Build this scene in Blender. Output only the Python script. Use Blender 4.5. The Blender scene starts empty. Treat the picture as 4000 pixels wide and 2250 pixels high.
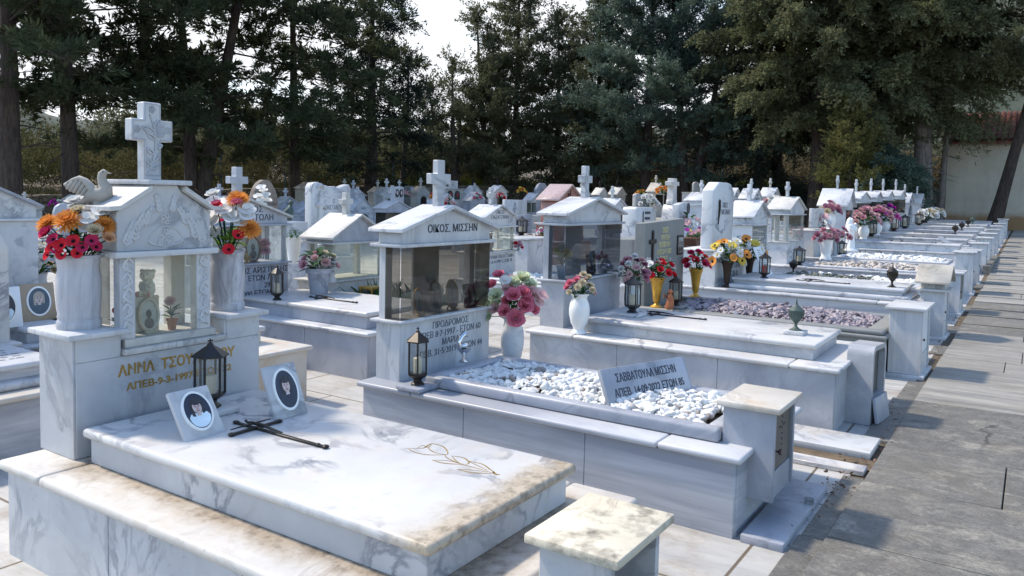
import bpy, bmesh, math, random
import numpy as np
from mathutils import Vector, Matrix, noise
R = math.radians
sc = bpy.context.scene
COL = sc.collection
# ------------------------------------------------------------------ camera, sky, sun, exposure
def setup():
    yaw, pit, rol = .584416, .060203, .0218347
    cy, sy, cp, sp = math.cos(yaw), math.sin(yaw), math.cos(pit), math.sin(pit)
    fw = Vector((-sy*cp, cy*cp, -sp)); r = Vector((cy, sy, 0)); u = r.cross(fw)
    c, s = math.cos(rol), math.sin(rol)
    r, u = r*c+u*s, u*c-r*s
    cam = bpy.data.objects.new('camera', bpy.data.cameras.new('camera')); COL.objects.link(cam)
    m = Matrix((r, u, -fw)).transposed().to_4x4(); m.translation = (0, 0, 1.6)
    cam.matrix_world = m
    cam.data.sensor_width = 36; cam.data.lens = 3082.89/4000*36
    cam.data.shift_y = -(1125-952.5)/4000
    cam.data.clip_end = 3000; cam.data.clip_start = .05
    sc.camera = cam
    sc.view_settings.view_transform = 'Standard'; sc.view_settings.look = 'None'
    sc.view_settings.exposure = EXPOSURE; sc.view_settings.gamma = 1
SUN_EL, SUN_AZ = R(52), R(-101)
EXPOSURE = 1.2
setup()
w = bpy.data.worlds.new('World'); sc.world = w; w.use_nodes = True
nt = w.node_tree; nt.nodes.clear()
def N(nt, t, **k):
    n = nt.nodes.new(t)
    for a, v in k.items():
        if a.startswith('i_'):
            key = a[2:]; n.inputs[int(key) if key.isdigit() else key.replace('_', ' ')].default_value = v
        else: setattr(n, a, v)
    return n
sky = N(nt, 'ShaderNodeTexSky', sky_type='NISHITA', sun_disc=False, sun_elevation=SUN_EL, sun_rotation=SUN_AZ, air_density=1.15, dust_density=.5, ozone_density=2.2)
bg = N(nt, 'ShaderNodeBackground', i_Strength=.138); out = N(nt, 'ShaderNodeOutputWorld')
tc = N(nt, 'ShaderNodeTexCoord')
mp = N(nt, 'ShaderNodeMapping'); mp.inputs['Scale'].default_value = (1.3, 1.3, 4.2)
nz = N(nt, 'ShaderNodeTexNoise', i_Scale=1.7, i_Detail=7.0, i_Roughness=.55)
sep = N(nt, 'ShaderNodeSeparateXYZ')
# more cloud towards the low sun side (north-west), open blue overhead and behind
dt = N(nt, 'ShaderNodeVectorMath', operation='DOT_PRODUCT'); dt.inputs[1].default_value = (-.66, .74, -.32)
ad = N(nt, 'ShaderNodeMath', operation='MULTIPLY_ADD'); ad.inputs[1].default_value = .42
rp = N(nt, 'ShaderNodeValToRGB'); rp.color_ramp.elements[0].position = .60; rp.color_ramp.elements[1].position = .82
mx = N(nt, 'ShaderNodeMix', data_type='RGBA'); mx.inputs[7].default_value = (3.6, 3.7, 3.85, 1)
L = nt.links.new
L(tc.outputs['Generated'], mp.inputs[0]); L(mp.outputs[0], nz.inputs[0]); L(tc.outputs['Generated'], dt.inputs[0])
L(dt.outputs['Value'], ad.inputs[0]); L(nz.outputs[0], ad.inputs[2]); L(ad.outputs[0], rp.inputs[0])
L(rp.outputs[0], mx.inputs[0]); L(sky.outputs[0], mx.inputs[6]); L(mx.outputs[2], bg.inputs[0]); L(bg.outputs[0], out.inputs[0])
sun = bpy.data.objects.new('sun', bpy.data.lights.new('sun', 'SUN')); COL.objects.link(sun)
sun.data.energy = 2.2; sun.data.angle = R(4); sun.data.color = (1, .89, .72)
sd = Vector((math.sin(SUN_AZ)*math.cos(SUN_EL), math.cos(SUN_AZ)*math.cos(SUN_EL), math.sin(SUN_EL)))
sun.rotation_euler = sd.to_track_quat('Z', 'Y').to_euler(); sun.location = (0, 0, 30)
cy_ = sc.cycles
cy_.max_bounces = 6; cy_.diffuse_bounces = 3; cy_.glossy_bounces = 3; cy_.transparent_max_bounces = 24; cy_.transmission_bounces = 4
cy_.use_denoising = True; cy_.sample_clamp_indirect = 6; cy_.caustics_reflective = False; cy_.caustics_refractive = False

# ------------------------------------------------------------------ materials
MATS = {}
class T:
    """small node-tree helper"""
    def __init__(s, name):
        s.m = bpy.data.materials.new(name); s.m.use_nodes = True; s.nt = s.m.node_tree; s.nt.nodes.clear()
        s.out = s.n('ShaderNodeOutputMaterial'); MATS[name] = s.m
    def n(s, t, **k): return N(s.nt, t, **k)
    def l(s, a, b): s.nt.links.new(a, b)
    def coord(s, rnd=True, scale=(1, 1, 1), rot=(0, 0, 0)):
        t = s.n('ShaderNodeTexCoord'); mp = s.n('ShaderNodeMapping'); mp.inputs['Scale'].default_value = scale; mp.inputs['Rotation'].default_value = rot
        if rnd:
            oi = s.n('ShaderNodeObjectInfo'); ml = s.n('ShaderNodeVectorMath', operation='MULTIPLY_ADD'); ml.inputs[1].default_value = (37, 61, 23)
            s.l(oi.outputs['Random'], ml.inputs[0]); s.l(t.outputs['Object'], ml.inputs[2]); s.l(ml.outputs[0], mp.inputs[0])
        else: s.l(t.outputs['Object'], mp.inputs[0])
        return mp.outputs[0]
    def noise(s, co, scale, detail=5, rough=.55, dist=0):
        n = s.n('ShaderNodeTexNoise', i_Scale=scale, i_Detail=detail, i_Roughness=rough, i_Distortion=dist); s.l(co, n.inputs[0]); return n.outputs[0]
    def ramp(s, f, stops):
        r = s.n('ShaderNodeValToRGB'); e = r.color_ramp.elements
        while len(e) < len(stops): e.new(.5)
        for el, (p, v) in zip(e, stops):
            el.position = p; el.color = (v, v, v, 1) if not isinstance(v, tuple) else (*v, 1)
        s.l(f, r.inputs[0]); return r.outputs[0]
    def mix(s, f, a, b, mode='MIX'):
        m = s.n('ShaderNodeMix', data_type='RGBA', blend_type=mode)
        for i, v in ((0, f), (6, a), (7, b)):
            if hasattr(v, 'links'): s.l(v, m.inputs[i])
            elif i == 0: m.inputs[0].default_value = v
            else: m.inputs[i].default_value = (*v, 1)
        return m.outputs[2]
    def math(s, op, a, b=0.0):
        m = s.n('ShaderNodeMath', operation=op)
        for i, v in ((0, a), (1, b)):
            if hasattr(v, 'links'): s.l(v, m.inputs[i])
            else: m.inputs[i].default_value = v
        return m.outputs[0]
    def bsdf(s, col, rough=.5, metal=0, bump=None, bstr=.2, bdist=.01, spec=.5, sss=0, trans=0):
        b = s.n('ShaderNodeBsdfPrincipled')
        for k, v in (('Base Color', col), ('Roughness', rough), ('Metallic', metal), ('Specular IOR Level', spec)):
            if hasattr(v, 'links'): s.l(v, b.inputs[k])
            else: b.inputs[k].default_value = (*v, 1) if isinstance(v, tuple) else v
        if bump is not None:
            bp = s.n('ShaderNodeBump', i_Strength=bstr, i_Distance=bdist); s.l(bump, bp.inputs['Height']); s.l(bp.outputs[0], b.inputs['Normal'])
        s.l(b.outputs[0], s.out.inputs[0]); return b

def marble(name, base=(.80, .80, .80), cloud=(.60, .62, .66), vein=(.30, .32, .37), scale=2.2, veins=.55, clouds=.5, aniso=(1, 1, 1), rot=(.3, .2, .6), dirt=.25, dcol=(.42, .33, .22), drip=.25, rough=.38, specks=.3, stain=None, dscale=3.2, cr=(.36, .66)):
    base, cloud = tuple(x*.74 for x in base), tuple(x*.70 for x in cloud); vein = tuple(x*.7 for x in vein)
    t = T(name); co = t.coord(True, aniso, rot); plain = t.coord(True)
    n1 = t.noise(co, scale, 4, .6)
    big = t.noise(co, scale*.55, 5, .62, .6)
    c = t.mix(t.math('MULTIPLY', t.ramp(big, [(cr[0], 0), (cr[1], 1)]), clouds), base, cloud)
    vn = t.noise(co, scale*.9, 7, .6, 1.1)
    v = t.ramp(vn, [(.468, 0), (.499, 1), (.509, 1), (.545, 0)])
    v = t.math('MULTIPLY', v, t.ramp(n1, [(.42, 0), (.62, 1)]))
    c = t.mix(t.math('MULTIPLY', v, veins), c, vein)
    sp = t.ramp(t.noise(plain, 26, 3, .6), [(.66, 0), (.74, 1)])
    sp = t.math('MULTIPLY', sp, t.ramp(t.noise(plain, 4, 3), [(.5, 0), (.65, 1)]))
    c = t.mix(t.math('MULTIPLY', sp, specks), c, (.28, .27, .28))
    dz = t.noise(plain, dscale, 6, .65)
    c = t.mix(t.math('MULTIPLY', t.ramp(dz, [(.52, 0), (.74, 1)]), dirt), c, dcol)
    dr = t.noise(t.coord(True, (16, 16, .9)), 1.0, 5, .6)
    c = t.mix(t.math('MULTIPLY', t.ramp(dr, [(.56, 0), (.74, 1)]), drip), c, (.33, .31, .29))
    # grey weathering blooms and hairline cracks
    wz = t.noise(plain, 1.1, 7, .72)
    c = t.mix(t.math('MULTIPLY', t.ramp(wz, [(.50, 0), (.66, 1)]), .38), c, tuple(x*.62 for x in base))
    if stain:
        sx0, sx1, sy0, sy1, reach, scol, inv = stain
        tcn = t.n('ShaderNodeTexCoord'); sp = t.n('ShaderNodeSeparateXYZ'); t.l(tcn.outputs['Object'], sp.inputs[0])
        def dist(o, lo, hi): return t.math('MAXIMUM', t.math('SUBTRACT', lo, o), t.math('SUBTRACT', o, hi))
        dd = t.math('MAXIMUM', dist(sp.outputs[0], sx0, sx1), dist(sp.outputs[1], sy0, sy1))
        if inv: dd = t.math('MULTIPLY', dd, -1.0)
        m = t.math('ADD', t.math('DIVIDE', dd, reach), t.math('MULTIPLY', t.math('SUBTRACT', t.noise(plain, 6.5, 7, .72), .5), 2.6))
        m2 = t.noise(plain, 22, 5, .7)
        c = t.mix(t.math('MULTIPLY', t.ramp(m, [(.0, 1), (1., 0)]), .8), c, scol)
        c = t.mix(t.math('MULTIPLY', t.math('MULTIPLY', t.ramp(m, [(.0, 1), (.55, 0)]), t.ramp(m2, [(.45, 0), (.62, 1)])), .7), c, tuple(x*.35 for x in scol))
    ro = t.math('ADD', t.math('MULTIPLY', dz, .25), rough-.1)
    t.bsdf(c, ro, bump=t.noise(plain, 60, 3), bstr=.06, bdist=.003)
    return t.m
marble('marble_white', (.78, .785, .80), (.48, .50, .55), scale=1.9, veins=.95, clouds=.8, dirt=.16)
marble('marble_slab', (.80, .79, .77), (.58, .58, .61), vein=(.28, .29, .34), scale=1.7, veins=.9, clouds=.75, dirt=.32, dcol=(.56, .43, .26), drip=0, specks=.5)
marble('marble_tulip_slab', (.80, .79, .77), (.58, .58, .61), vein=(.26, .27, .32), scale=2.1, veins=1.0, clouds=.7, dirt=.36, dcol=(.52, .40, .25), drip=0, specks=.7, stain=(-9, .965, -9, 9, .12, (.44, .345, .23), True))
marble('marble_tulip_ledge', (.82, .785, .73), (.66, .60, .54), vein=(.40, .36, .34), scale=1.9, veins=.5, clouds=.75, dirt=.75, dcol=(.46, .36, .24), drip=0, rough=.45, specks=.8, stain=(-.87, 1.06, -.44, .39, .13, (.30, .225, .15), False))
marble('marble_streaked', (.70, .71, .74), (.33, .355, .42), vein=(.40, .42, .47), scale=1.6, veins=.5, clouds=.85, aniso=(.3, .5, 4.6), rot=(.04, .05, 0), dirt=.08, drip=.0, cr=(.42, .60))
marble('marble_drip', (.77, .775, .79), (.47, .49, .54), scale=2.5, veins=.4, clouds=.7, aniso=(3, 3, .5), rot=(0, .1, 0), dirt=.10, drip=.75)
marble('marble_speckled', (.66, .67, .70), (.40, .42, .47), vein=(.33, .34, .38), scale=3.6, veins=.5, clouds=.9, dirt=.18, dcol=(.50, .46, .33), drip=.1, specks=.7)
marble('marble_bluegrey', (.56, .58, .645), (.32, .345, .41), vein=(.22, .24, .29), scale=2.4, veins=.7, clouds=.8, aniso=(1, 1.2, .6), dirt=.10, drip=.15)
marble('marble_veined', (.83, .84, .85), (.62, .65, .71), vein=(.22, .25, .32), scale=1.5, veins=.95, clouds=.5, rot=(.6, .5, .2), dirt=.05, drip=0, aniso=(1, 1, 1.4))
marble('marble_old', (.62, .58, .51), (.42, .39, .35), vein=(.22, .2, .18), scale=4.5, veins=.6, clouds=.8, dirt=.7, dcol=(.27, .22, .16), drip=.6, rough=.65, specks=.8)
marble('marble_weathered', (.74, .72, .68), (.50, .50, .51), vein=(.25, .25, .26), scale=3.5, veins=.6, clouds=.7, dirt=.45, dcol=(.33, .29, .24), drip=.4, rough=.55, specks=.9)
marble('marble_vase', (.72, .72, .76), (.30, .31, .37), vein=(.2, .2, .25), scale=2.2, veins=.7, clouds=1.0, aniso=(3.2, 3.2, .45), rot=(0, .08, 0), dirt=.1, drip=.3)
marble('marble_mildew', (.86, .78, .62), (.62, .52, .38), vein=(.05, .045, .04), scale=4.5, veins=.5, clouds=.5, dirt=1.0, dcol=(.065, .055, .042), drip=.2, rough=.6, specks=1.0, dscale=8.5)
marble('marble_ledge', (.80, .76, .69), (.62, .55, .48), vein=(.40, .36, .34), scale=1.9, veins=.5, clouds=.75, dirt=.95, dcol=(.46, .31, .16), drip=0, rough=.45, specks=.6)
marble('stone_grey', (.30, .31, .30), (.24, .25, .25), vein=(.40, .40, .38), scale=3, veins=.3, clouds=.7, dirt=.3, dcol=(.36, .35, .28), drip=.25, rough=.5, specks=.4)
marble('stone_ancient', (.30, .25, .21), (.16, .13, .11), vein=(.55, .5, .45), scale=5, veins=.6, clouds=.9, dirt=.5, dcol=(.12, .1, .08), drip=.8, rough=.8, specks=.8)

def flat(name, col, rough=.5, metal=0, var=.25, vs=8, bump=0, spec=.5):
    t = T(name); co = t.coord(True); n = t.noise(co, vs, 5)
    c = t.mix(t.ramp(n, [(.3, 0), (.7, 1)]), tuple(x*(1-var) for x in col), tuple(min(1, x*(1+var)) for x in col))
    oi = t.n('ShaderNodeObjectInfo')
    c = t.mix(t.math('MULTIPLY', oi.outputs['Random'], .22), c, tuple(x*.55 for x in col))
    t.bsdf(c, rough, metal, bump=n if bump else None, bstr=bump, spec=spec); return t.m
def granite(name, a, b, c3, sc_=90):
    t = T(name); co = t.coord(True)
    n = t.noise(co, sc_, 2, .7); m2 = t.noise(co, sc_*.45, 2, .7)
    c = t.mix(t.ramp(n, [(.42, 0), (.5, 1)]), a, b); c = t.mix(t.ramp(m2, [(.56, 0), (.62, 1)]), c, c3)
    t.bsdf(c, .25); return t.m
granite('granite_red', (.20, .075, .055), (.33, .15, .12), (.06, .03, .03))
granite('granite_pink', (.34, .235, .22), (.40, .30, .285), (.27, .185, .18), 60)
flat('bronze_dark', (.035, .030, .026), .42, .6)
flat('bronze_brown', (.044, .028, .021), .6, .1, spec=.3)
flat('iron_black', (.018, .018, .020), .45, .3)
flat('verdigris', (.065, .095, .085), .55, .4)
flat('gold_paint', (.60, .33, .05), .35, .3)
flat('gold_letter', (.42, .26, .06), .35, .55, .35, 40)
flat('letter_pale_gold', (.75, .66, .32), .4, .2)
flat('letter_black', (.022, .025, .04), .5)
flat('letter_grey', (.12, .13, .16), .6)
flat('silver', (.75, .76, .78), .18, .95, .1)
flat('door_metal', (.13, .13, .125), .45, .5, .15, 3)
flat('ceramic_white', (.83, .83, .82), .22, 0, .04)
flat('plaque_white', (.78, .80, .82), .25, 0, .05)
flat('plaque_tan', (.36, .27, .18), .4, 0, .1)
flat('photo_dark', (.025, .028, .05), .3)
flat('photo_blue', (.05, .09, .13), .3)
flat('photo_pale', (.55, .66, .80), .3)
flat('photo_grey', (.35, .36, .36), .3)
flat('skin_print', (.60, .48, .44), .3, 0, .22, 45)
flat('hair_print', (.028, .024, .026), .35, 0, .7, 60)
flat('hair_print_fair', (.42, .36, .30), .4)
flat('cloth_print', (.62, .74, .88), .4)
flat('plush', (.72, .67, .57), .95, 0, .12, 60, .5)
flat('plush_pink', (.55, .22, .20), .9)
flat('feather_dark', (.05, .055, .07), .8)
flat('terracotta', (.46, .16, .07), .7)
flat('plastic_white', (.82, .83, .85), .35, 0, .04)
flat('plastic_lilac', (.50, .50, .62), .5, 0, .06)
flat('wood_brown', (.13, .06, .035), .6)
flat('candle_wax', (.75, .66, .48), .5)
flat('candle_red', (.35, .02, .02), .35)
flat('door_marble', (.62, .64, .67), .4, 0, .1, 4)
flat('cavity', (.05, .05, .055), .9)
flat('mildew', (.03, .03, .03), .9)
flat('soil', (.13, .095, .06), .95, 0, .35, 12, .5)
flat('blue_paint', (.05, .14, .24), .5)
flat('wire', (.22, .21, .19), .5, .5)
PETAL = dict(petal_orange=(.88, .36, .09), petal_white=(.88, .87, .82), petal_cream=(.72, .62, .44), petal_red=(.74, .04, .06), petal_crimson=(.62, .05, .14), petal_pink=(.86, .25, .34),
    petal_palepink=(.76, .50, .50), petal_rose=(.70, .38, .44), petal_mauve=(.46, .20, .28), petal_peach=(.82, .50, .30), petal_green=(.76, .82, .58), petal_yellow=(.80, .62, .13),
    petal_magenta=(.48, .04, .38), petal_hotpink=(.78, .18, .50), petal_dark=(.03, .02, .03))
def petal(name, col):
    t = T(name); co = t.coord(True); n = t.noise(co, 30, 3)
    c = t.mix(t.ramp(n, [(.3, 0), (.75, 1)]), tuple(x*.72 for x in col), tuple(min(.9, x*1.12) for x in col))
    d = t.n('ShaderNodeBsdfDiffuse'); tr = t.n('ShaderNodeBsdfTranslucent'); ms = t.n('ShaderNodeMixShader', i_0=.28)
    t.l(c, d.inputs[0]); t.l(c, tr.inputs[0]); t.l(d.outputs[0], ms.inputs[1]); t.l(tr.outputs[0], ms.inputs[2]); t.l(ms.outputs[0], t.out.inputs[0])
for k, v in PETAL.items(): petal(k, v)
def foliage(name, a, b, c3=None, s=.55, tr=.42):
    t = T(name); tcn = t.n('ShaderNodeTexCoord'); g = tcn.outputs['Object']
    n = t.noise(g, s, 4, .6); n2 = t.noise(g, 9, 2)
    c = t.mix(t.ramp(n, [(.35, 0), (.65, 1)]), a, b)
    if c3: c = t.mix(t.math('MULTIPLY', t.ramp(t.noise(g, s*1.7+.2, 3), [(.56, 0), (.70, 1)]), .8), c, c3)
    c = t.mix(t.math('MULTIPLY', n2, .5), c, tuple(x*.45 for x in a))
    oi = t.n('ShaderNodeObjectInfo'); c = t.mix(t.math('MULTIPLY', oi.outputs['Random'], .3), c, tuple(x*.7 for x in b))
    d = t.n('ShaderNodeBsdfDiffuse'); tl = t.n('ShaderNodeBsdfTranslucent'); ms = t.n('ShaderNodeMixShader', i_0=tr)
    t.l(c, d.inputs[0]); t.l(c, tl.inputs[0]); t.l(d.outputs[0], ms.inputs[1]); t.l(tl.outputs[0], ms.inputs[2]); t.l(ms.outputs[0], t.out.inputs[0])
foliage('needles_pine', (0.066, 0.085, 0.046), (0.105, 0.122, 0.068), (.10, .085, .045))
foliage('needles_cypress', (0.115, 0.13, 0.072), (0.165, 0.178, 0.108), (.115, .09, .05))
foliage('needles_bluegreen', (0.095, 0.145, 0.115), (0.165, 0.22, 0.175), (.085, .09, .06))
foliage('needles_olive', (0.145, 0.162, 0.085), (0.215, 0.23, 0.13), (.12, .095, .055))
foliage('needles_dark', (0.033, 0.048, 0.037), (0.055, 0.073, 0.053))
foliage('needles_yellow', (0.16, 0.165, 0.06), (0.22, 0.21, 0.09))
foliage('leaf_olive', (.10, .11, .06), (.16, .165, .10), (.19, .16, .09))
foliage('leaf_thicket', (.085, .090, .040), (.15, .145, .07), (.16, .11, .06), s=.35)
foliage('leaf_scrub', (.17, .15, .10), (.25, .21, .14), (.14, .14, .07), s=.4)
foliage('grass_bright', (.16, .22, .04), (.24, .27, .07), (.22, .18, .07), s=.8)
foliage('leaf_green', (.035, .09, .03), (.07, .15, .045), s=14)
foliage('leaf_lime', (.16, .30, .05), (.22, .36, .09), s=14)
foliage('leaf_silk', (.08, .15, .09), (.14, .22, .12), s=14)
foliage('stem_green', (.02, .10, .06), (.03, .13, .07), s=14)
def bark(name, a, b):
    t = T(name); co = t.coord(True, (5, 5, 1.1)); n = t.noise(co, 2.5, 7, .7)
    c = t.mix(t.ramp(n, [(.38, 0), (.62, 1)]), a, b); t.bsdf(c, .9, bump=n, bstr=.9, bdist=.04)
bark('bark_pine', (.028, .019, .015), (.075, .052, .040))
bark('bark_grey', (.10, .085, .075), (.24, .205, .18))
bark('bark_dark', (.028, .020, .018), (.075, .055, .045))
def glass(name, tint, rough=.0, dusty=.06):
    t = T(name)
    tr = t.n('ShaderNodeBsdfTransparent'); tr.inputs[0].default_value = (*tint, 1)
    gl = t.n('ShaderNodeBsdfGlossy', i_Roughness=rough+.01)
    df = t.n('ShaderNodeBsdfDiffuse'); df.inputs[0].default_value = (.55, .55, .5, 1)
    lw = t.n('ShaderNodeLayerWeight', i_Blend=.5); fr = t.math('ADD', t.math('MULTIPLY', t.math('POWER', lw.outputs['Facing'], 4.0), .48), .05)
    m0 = t.n('ShaderNodeMixShader'); n = t.noise(t.coord(True), 5, 6, .7)
    t.l(t.math('MULTIPLY', t.ramp(n, [(.35, .2), (.75, 1)]), dusty), m0.inputs[0]); t.l(tr.outputs[0], m0.inputs[1]); t.l(df.outputs[0], m0.inputs[2])
    m1 = t.n('ShaderNodeMixShader'); t.l(fr, m1.inputs[0]); t.l(m0.outputs[0], m1.inputs[1]); t.l(gl.outputs[0], m1.inputs[2]); t.l(m1.outputs[0], t.out.inputs[0])
glass('glass_clear', (.96, .975, .965), dusty=.10); glass('glass_smoked', (.50, .49, .46), dusty=.04); glass('glass_blue_smoked', (.50, .56, .62), dusty=.05); glass('glass_lantern', (.78, .80, .80), dusty=.10); glass('glass_dusty', (.95, .965, .93), dusty=.12)

def pebble_mat(name, a, b, dark, fdark):
    t = T(name); v = t.n('ShaderNodeAttribute', attribute_name='tone')
    c = t.mix(v.outputs['Fac'], a, b); c = t.mix(t.ramp(v.outputs['Fac'], [(1-fdark, 0), (1-fdark+.005, 1)]), c, dark)
    n = t.noise(t.coord(True), 35, 4); c = t.mix(t.math('MULTIPLY', n, .35), c, tuple(x*.6 for x in b)); t.bsdf(c, .55)
pebble_mat('pebble_white', (.60, .60, .585), (.76, .76, .75), (.20, .155, .13), .06)
pebble_mat('pebble_purple', (.19, .155, .18), (.36, .31, .34), (.45, .42, .42), .06)
pebble_mat('pebble_dark', (.06, .075, .06), (.13, .14, .12), (.5, .5, .5), .03)
pebble_mat('pebble_brown', (.34, .29, .25), (.62, .57, .52), (.12, .1, .09), .1)

def paving_mat(name, a, b, joint, sx, sy, streak, dirt=.5, dcol=(.28, .22, .15), attr=False, gap=.012):
    t = T(name); co = t.coord(False)
    br = t.n('ShaderNodeTexBrick', i_Scale=1.0, i_Mortar_Size=gap, i_Brick_Width=sx, i_Row_Height=sy, i_Bias=-.1); br.offset = .45
    br.inputs['Color1'].default_value = (0, 0, 0, 1); br.inputs['Color2'].default_value = (1, 1, 1, 1); br.inputs['Mortar'].default_value = (.5, .5, .5, 1)
    t.l(co, br.inputs[0])
    st = t.noise(t.coord(False, streak), 1.6, 7, .65, .4)
    blotch = t.noise(co, 2.1, 7, .7)
    c = t.mix(t.ramp(st, [(.35, 0), (.68, 1)]), a, b)
    c = t.mix(t.math('MULTIPLY', br.outputs[0], .3), c, tuple(x*.62 for x in a))
    c = t.mix(t.math('MULTIPLY', t.ramp(blotch, [(.5, 0), (.68, 1)]), dirt), c, dcol)
    c = t.mix(br.outputs['Fac'], c, joint)
    t.bsdf(c, .6, bump=t.math('ADD', t.math('MULTIPLY', st, .4), t.math('MULTIPLY', br.outputs['Fac'], -1.)), bstr=.35, bdist=.01)
paving_mat('paving_marble', (.50, .485, .46), (.34, .335, .33), (.13, .10, .07), 1.02, .62, (1.1, 5, 1), .75, (.25, .20, .14), gap=.008)
def slab_mat():
    t = T('path_slate'); co = t.coord(False); v = t.n('ShaderNodeAttribute', attribute_name='tone')
    st = t.noise(t.coord(False, (.55, 7, 1)), 1.5, 7, .68, .5)
    bl = t.noise(t.coord(False, (.8, 1.6, 1)), 3.3, 10, .80, .7); bl2 = t.noise(co, 11, 6, .7)
    dark = t.mix(t.ramp(bl2, [(.35, 0), (.66, 1)]), (.098, .092, .082), (.175, .165, .146))
    dark = t.mix(t.math('MULTIPLY', t.ramp(bl, [(.52, 0), (.66, 1)]), 1.0), dark, (.31, .29, .245))
    dark = t.mix(t.ramp(t.noise(co, 46, 4, .7), [(.60, 0), (.78, 1)]), dark, (.27, .26, .24))
    light = t.mix(t.ramp(st, [(.36, 0), (.64, 1)]), (.40, .375, .335), (.20, .195, .185))
    light = t.mix(t.math('MULTIPLY', t.ramp(bl, [(.5, 0), (.72, 1)]), .5), light, (.30, .265, .21))
    wl = t.noise(co, 60, 5, .75); dark = t.mix(t.math('MULTIPLY', t.ramp(wl, [(.40, 1), (.55, 0)]), .5), dark, (.045, .045, .044))
    sc_ = t.noise(t.coord(False, (1, 6, 1)), 14, 6, .8, 1.5); dark = t.mix(t.math('MULTIPLY', t.ramp(sc_, [(.60, 0), (.68, 1)]), .6), dark, (.36, .345, .31))
    c = t.mix(v.outputs['Fac'], dark, light)
    dn = t.n('ShaderNodeVectorMath', operation='ADD'); nn = t.n('ShaderNodeTexNoise', i_Scale=3.5, i_Detail=6.0); t.l(co, nn.inputs[0]); ns = t.n('ShaderNodeVectorMath', operation='SCALE'); ns.inputs['Scale'].default_value = .35; t.l(nn.outputs['Color'], ns.inputs[0]); t.l(co, dn.inputs[0]); t.l(ns.outputs[0], dn.inputs[1])
    vc = t.n('ShaderNodeTexVoronoi', feature='DISTANCE_TO_EDGE', i_Scale=.42); t.l(dn.outputs[0], vc.inputs[0])
    ckm = t.math('MULTIPLY', t.ramp(vc.outputs[0], [(.003, 1), (.006, 0)]), t.ramp(t.noise(co, .6, 3), [(.5, 0), (.56, 1)]))
    c = t.mix(t.math('MULTIPLY', ckm, .85), c, (.03, .027, .022))
    gr = t.noise(co, 1.3, 8, .75); c = t.mix(t.math('MULTIPLY', t.ramp(gr, [(.50, 0), (.66, 1)]), .4), c, (.12, .10, .07))
    t.bsdf(c, .62, bump=t.math('ADD', bl2, st), bstr=.35, bdist=.008)
slab_mat()
def ground_mat():
    t = T('earth'); g = t.coord(False); n = t.noise(g, .5, 6); n2 = t.noise(g, 5, 5)
    c = t.mix(t.ramp(n, [(.4, 0), (.6, 1)]), (.10, .075, .05), (.13, .10, .06)); c = t.mix(t.math('MULTIPLY', n2, .5), c, (.06, .05, .035)); t.bsdf(c, .95, bump=n2, bstr=.5)
    t = T('hill'); g = t.coord(False); n = t.noise(g, .035, 7, .7); n2 = t.noise(g, .25, 5, .7)
    c = t.mix(t.ramp(n, [(.4, 0), (.6, 1)]), (.045, .055, .042), (.072, .080, .062)); c = t.mix(t.ramp(n2, [(.48, 0), (.58, 1)]), c, (.035, .048, .032)); t.bsdf(c, .95)
    t = T('rubble_wall'); g = t.coord(False, (1, 1, 1.5))
    vo = t.n('ShaderNodeTexVoronoi', feature='DISTANCE_TO_EDGE', i_Scale=4.2); t.l(g, vo.inputs[0]); v2 = t.n('ShaderNodeTexVoronoi', i_Scale=4.2); t.l(g, v2.inputs[0])
    c = t.mix(t.ramp(v2.outputs['Color'], [(0, 0), (1, 1)]), (.085, .07, .052), (.20, .17, .135)); c = t.mix(t.ramp(vo.outputs[0], [(.02, 1), (.09, 0)]), c, (.03, .026, .02))
    t.bsdf(c, .95, bump=vo.outputs[0], bstr=1, bdist=.05)
    t = T('render_wall'); g = t.coord(False); n = t.noise(g, 1.2, 7, .7); n2 = t.noise(t.coord(False, (1, 1, .25)), 2.2, 6, .65); n3 = t.noise(g, 25, 4)
    c = t.mix(t.ramp(n, [(.35, 0), (.7, 1)]), (.50, .45, .36), (.60, .55, .46)); c = t.mix(t.math('MULTIPLY', t.ramp(n2, [(.5, 0), (.7, 1)]), .35), c, (.35, .31, .25))
    sp_ = t.n('ShaderNodeSeparateXYZ'); tcn = t.n('ShaderNodeTexCoord'); t.l(tcn.outputs['Object'], sp_.inputs[0])
    zz = t.math('ADD', sp_.outputs[2], t.math('MULTIPLY', n, -.9)); c = t.mix(t.ramp(zz, [(.0, .9), (.35, 0)]), c, (.30, .17, .07))
    t.bsdf(c, .9, bump=n3, bstr=.5, bdist=.01)
ground_mat()
flat('roof_tile', (.26, .085, .055), .75, 0, .35, 6, .2); flat('roof_orange', (.45, .15, .06), .75, 0, .3, 6, .2); flat('house_wall', (.62, .56, .47), .8); flat('window_dark', (.04, .045, .05), .2)

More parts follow.
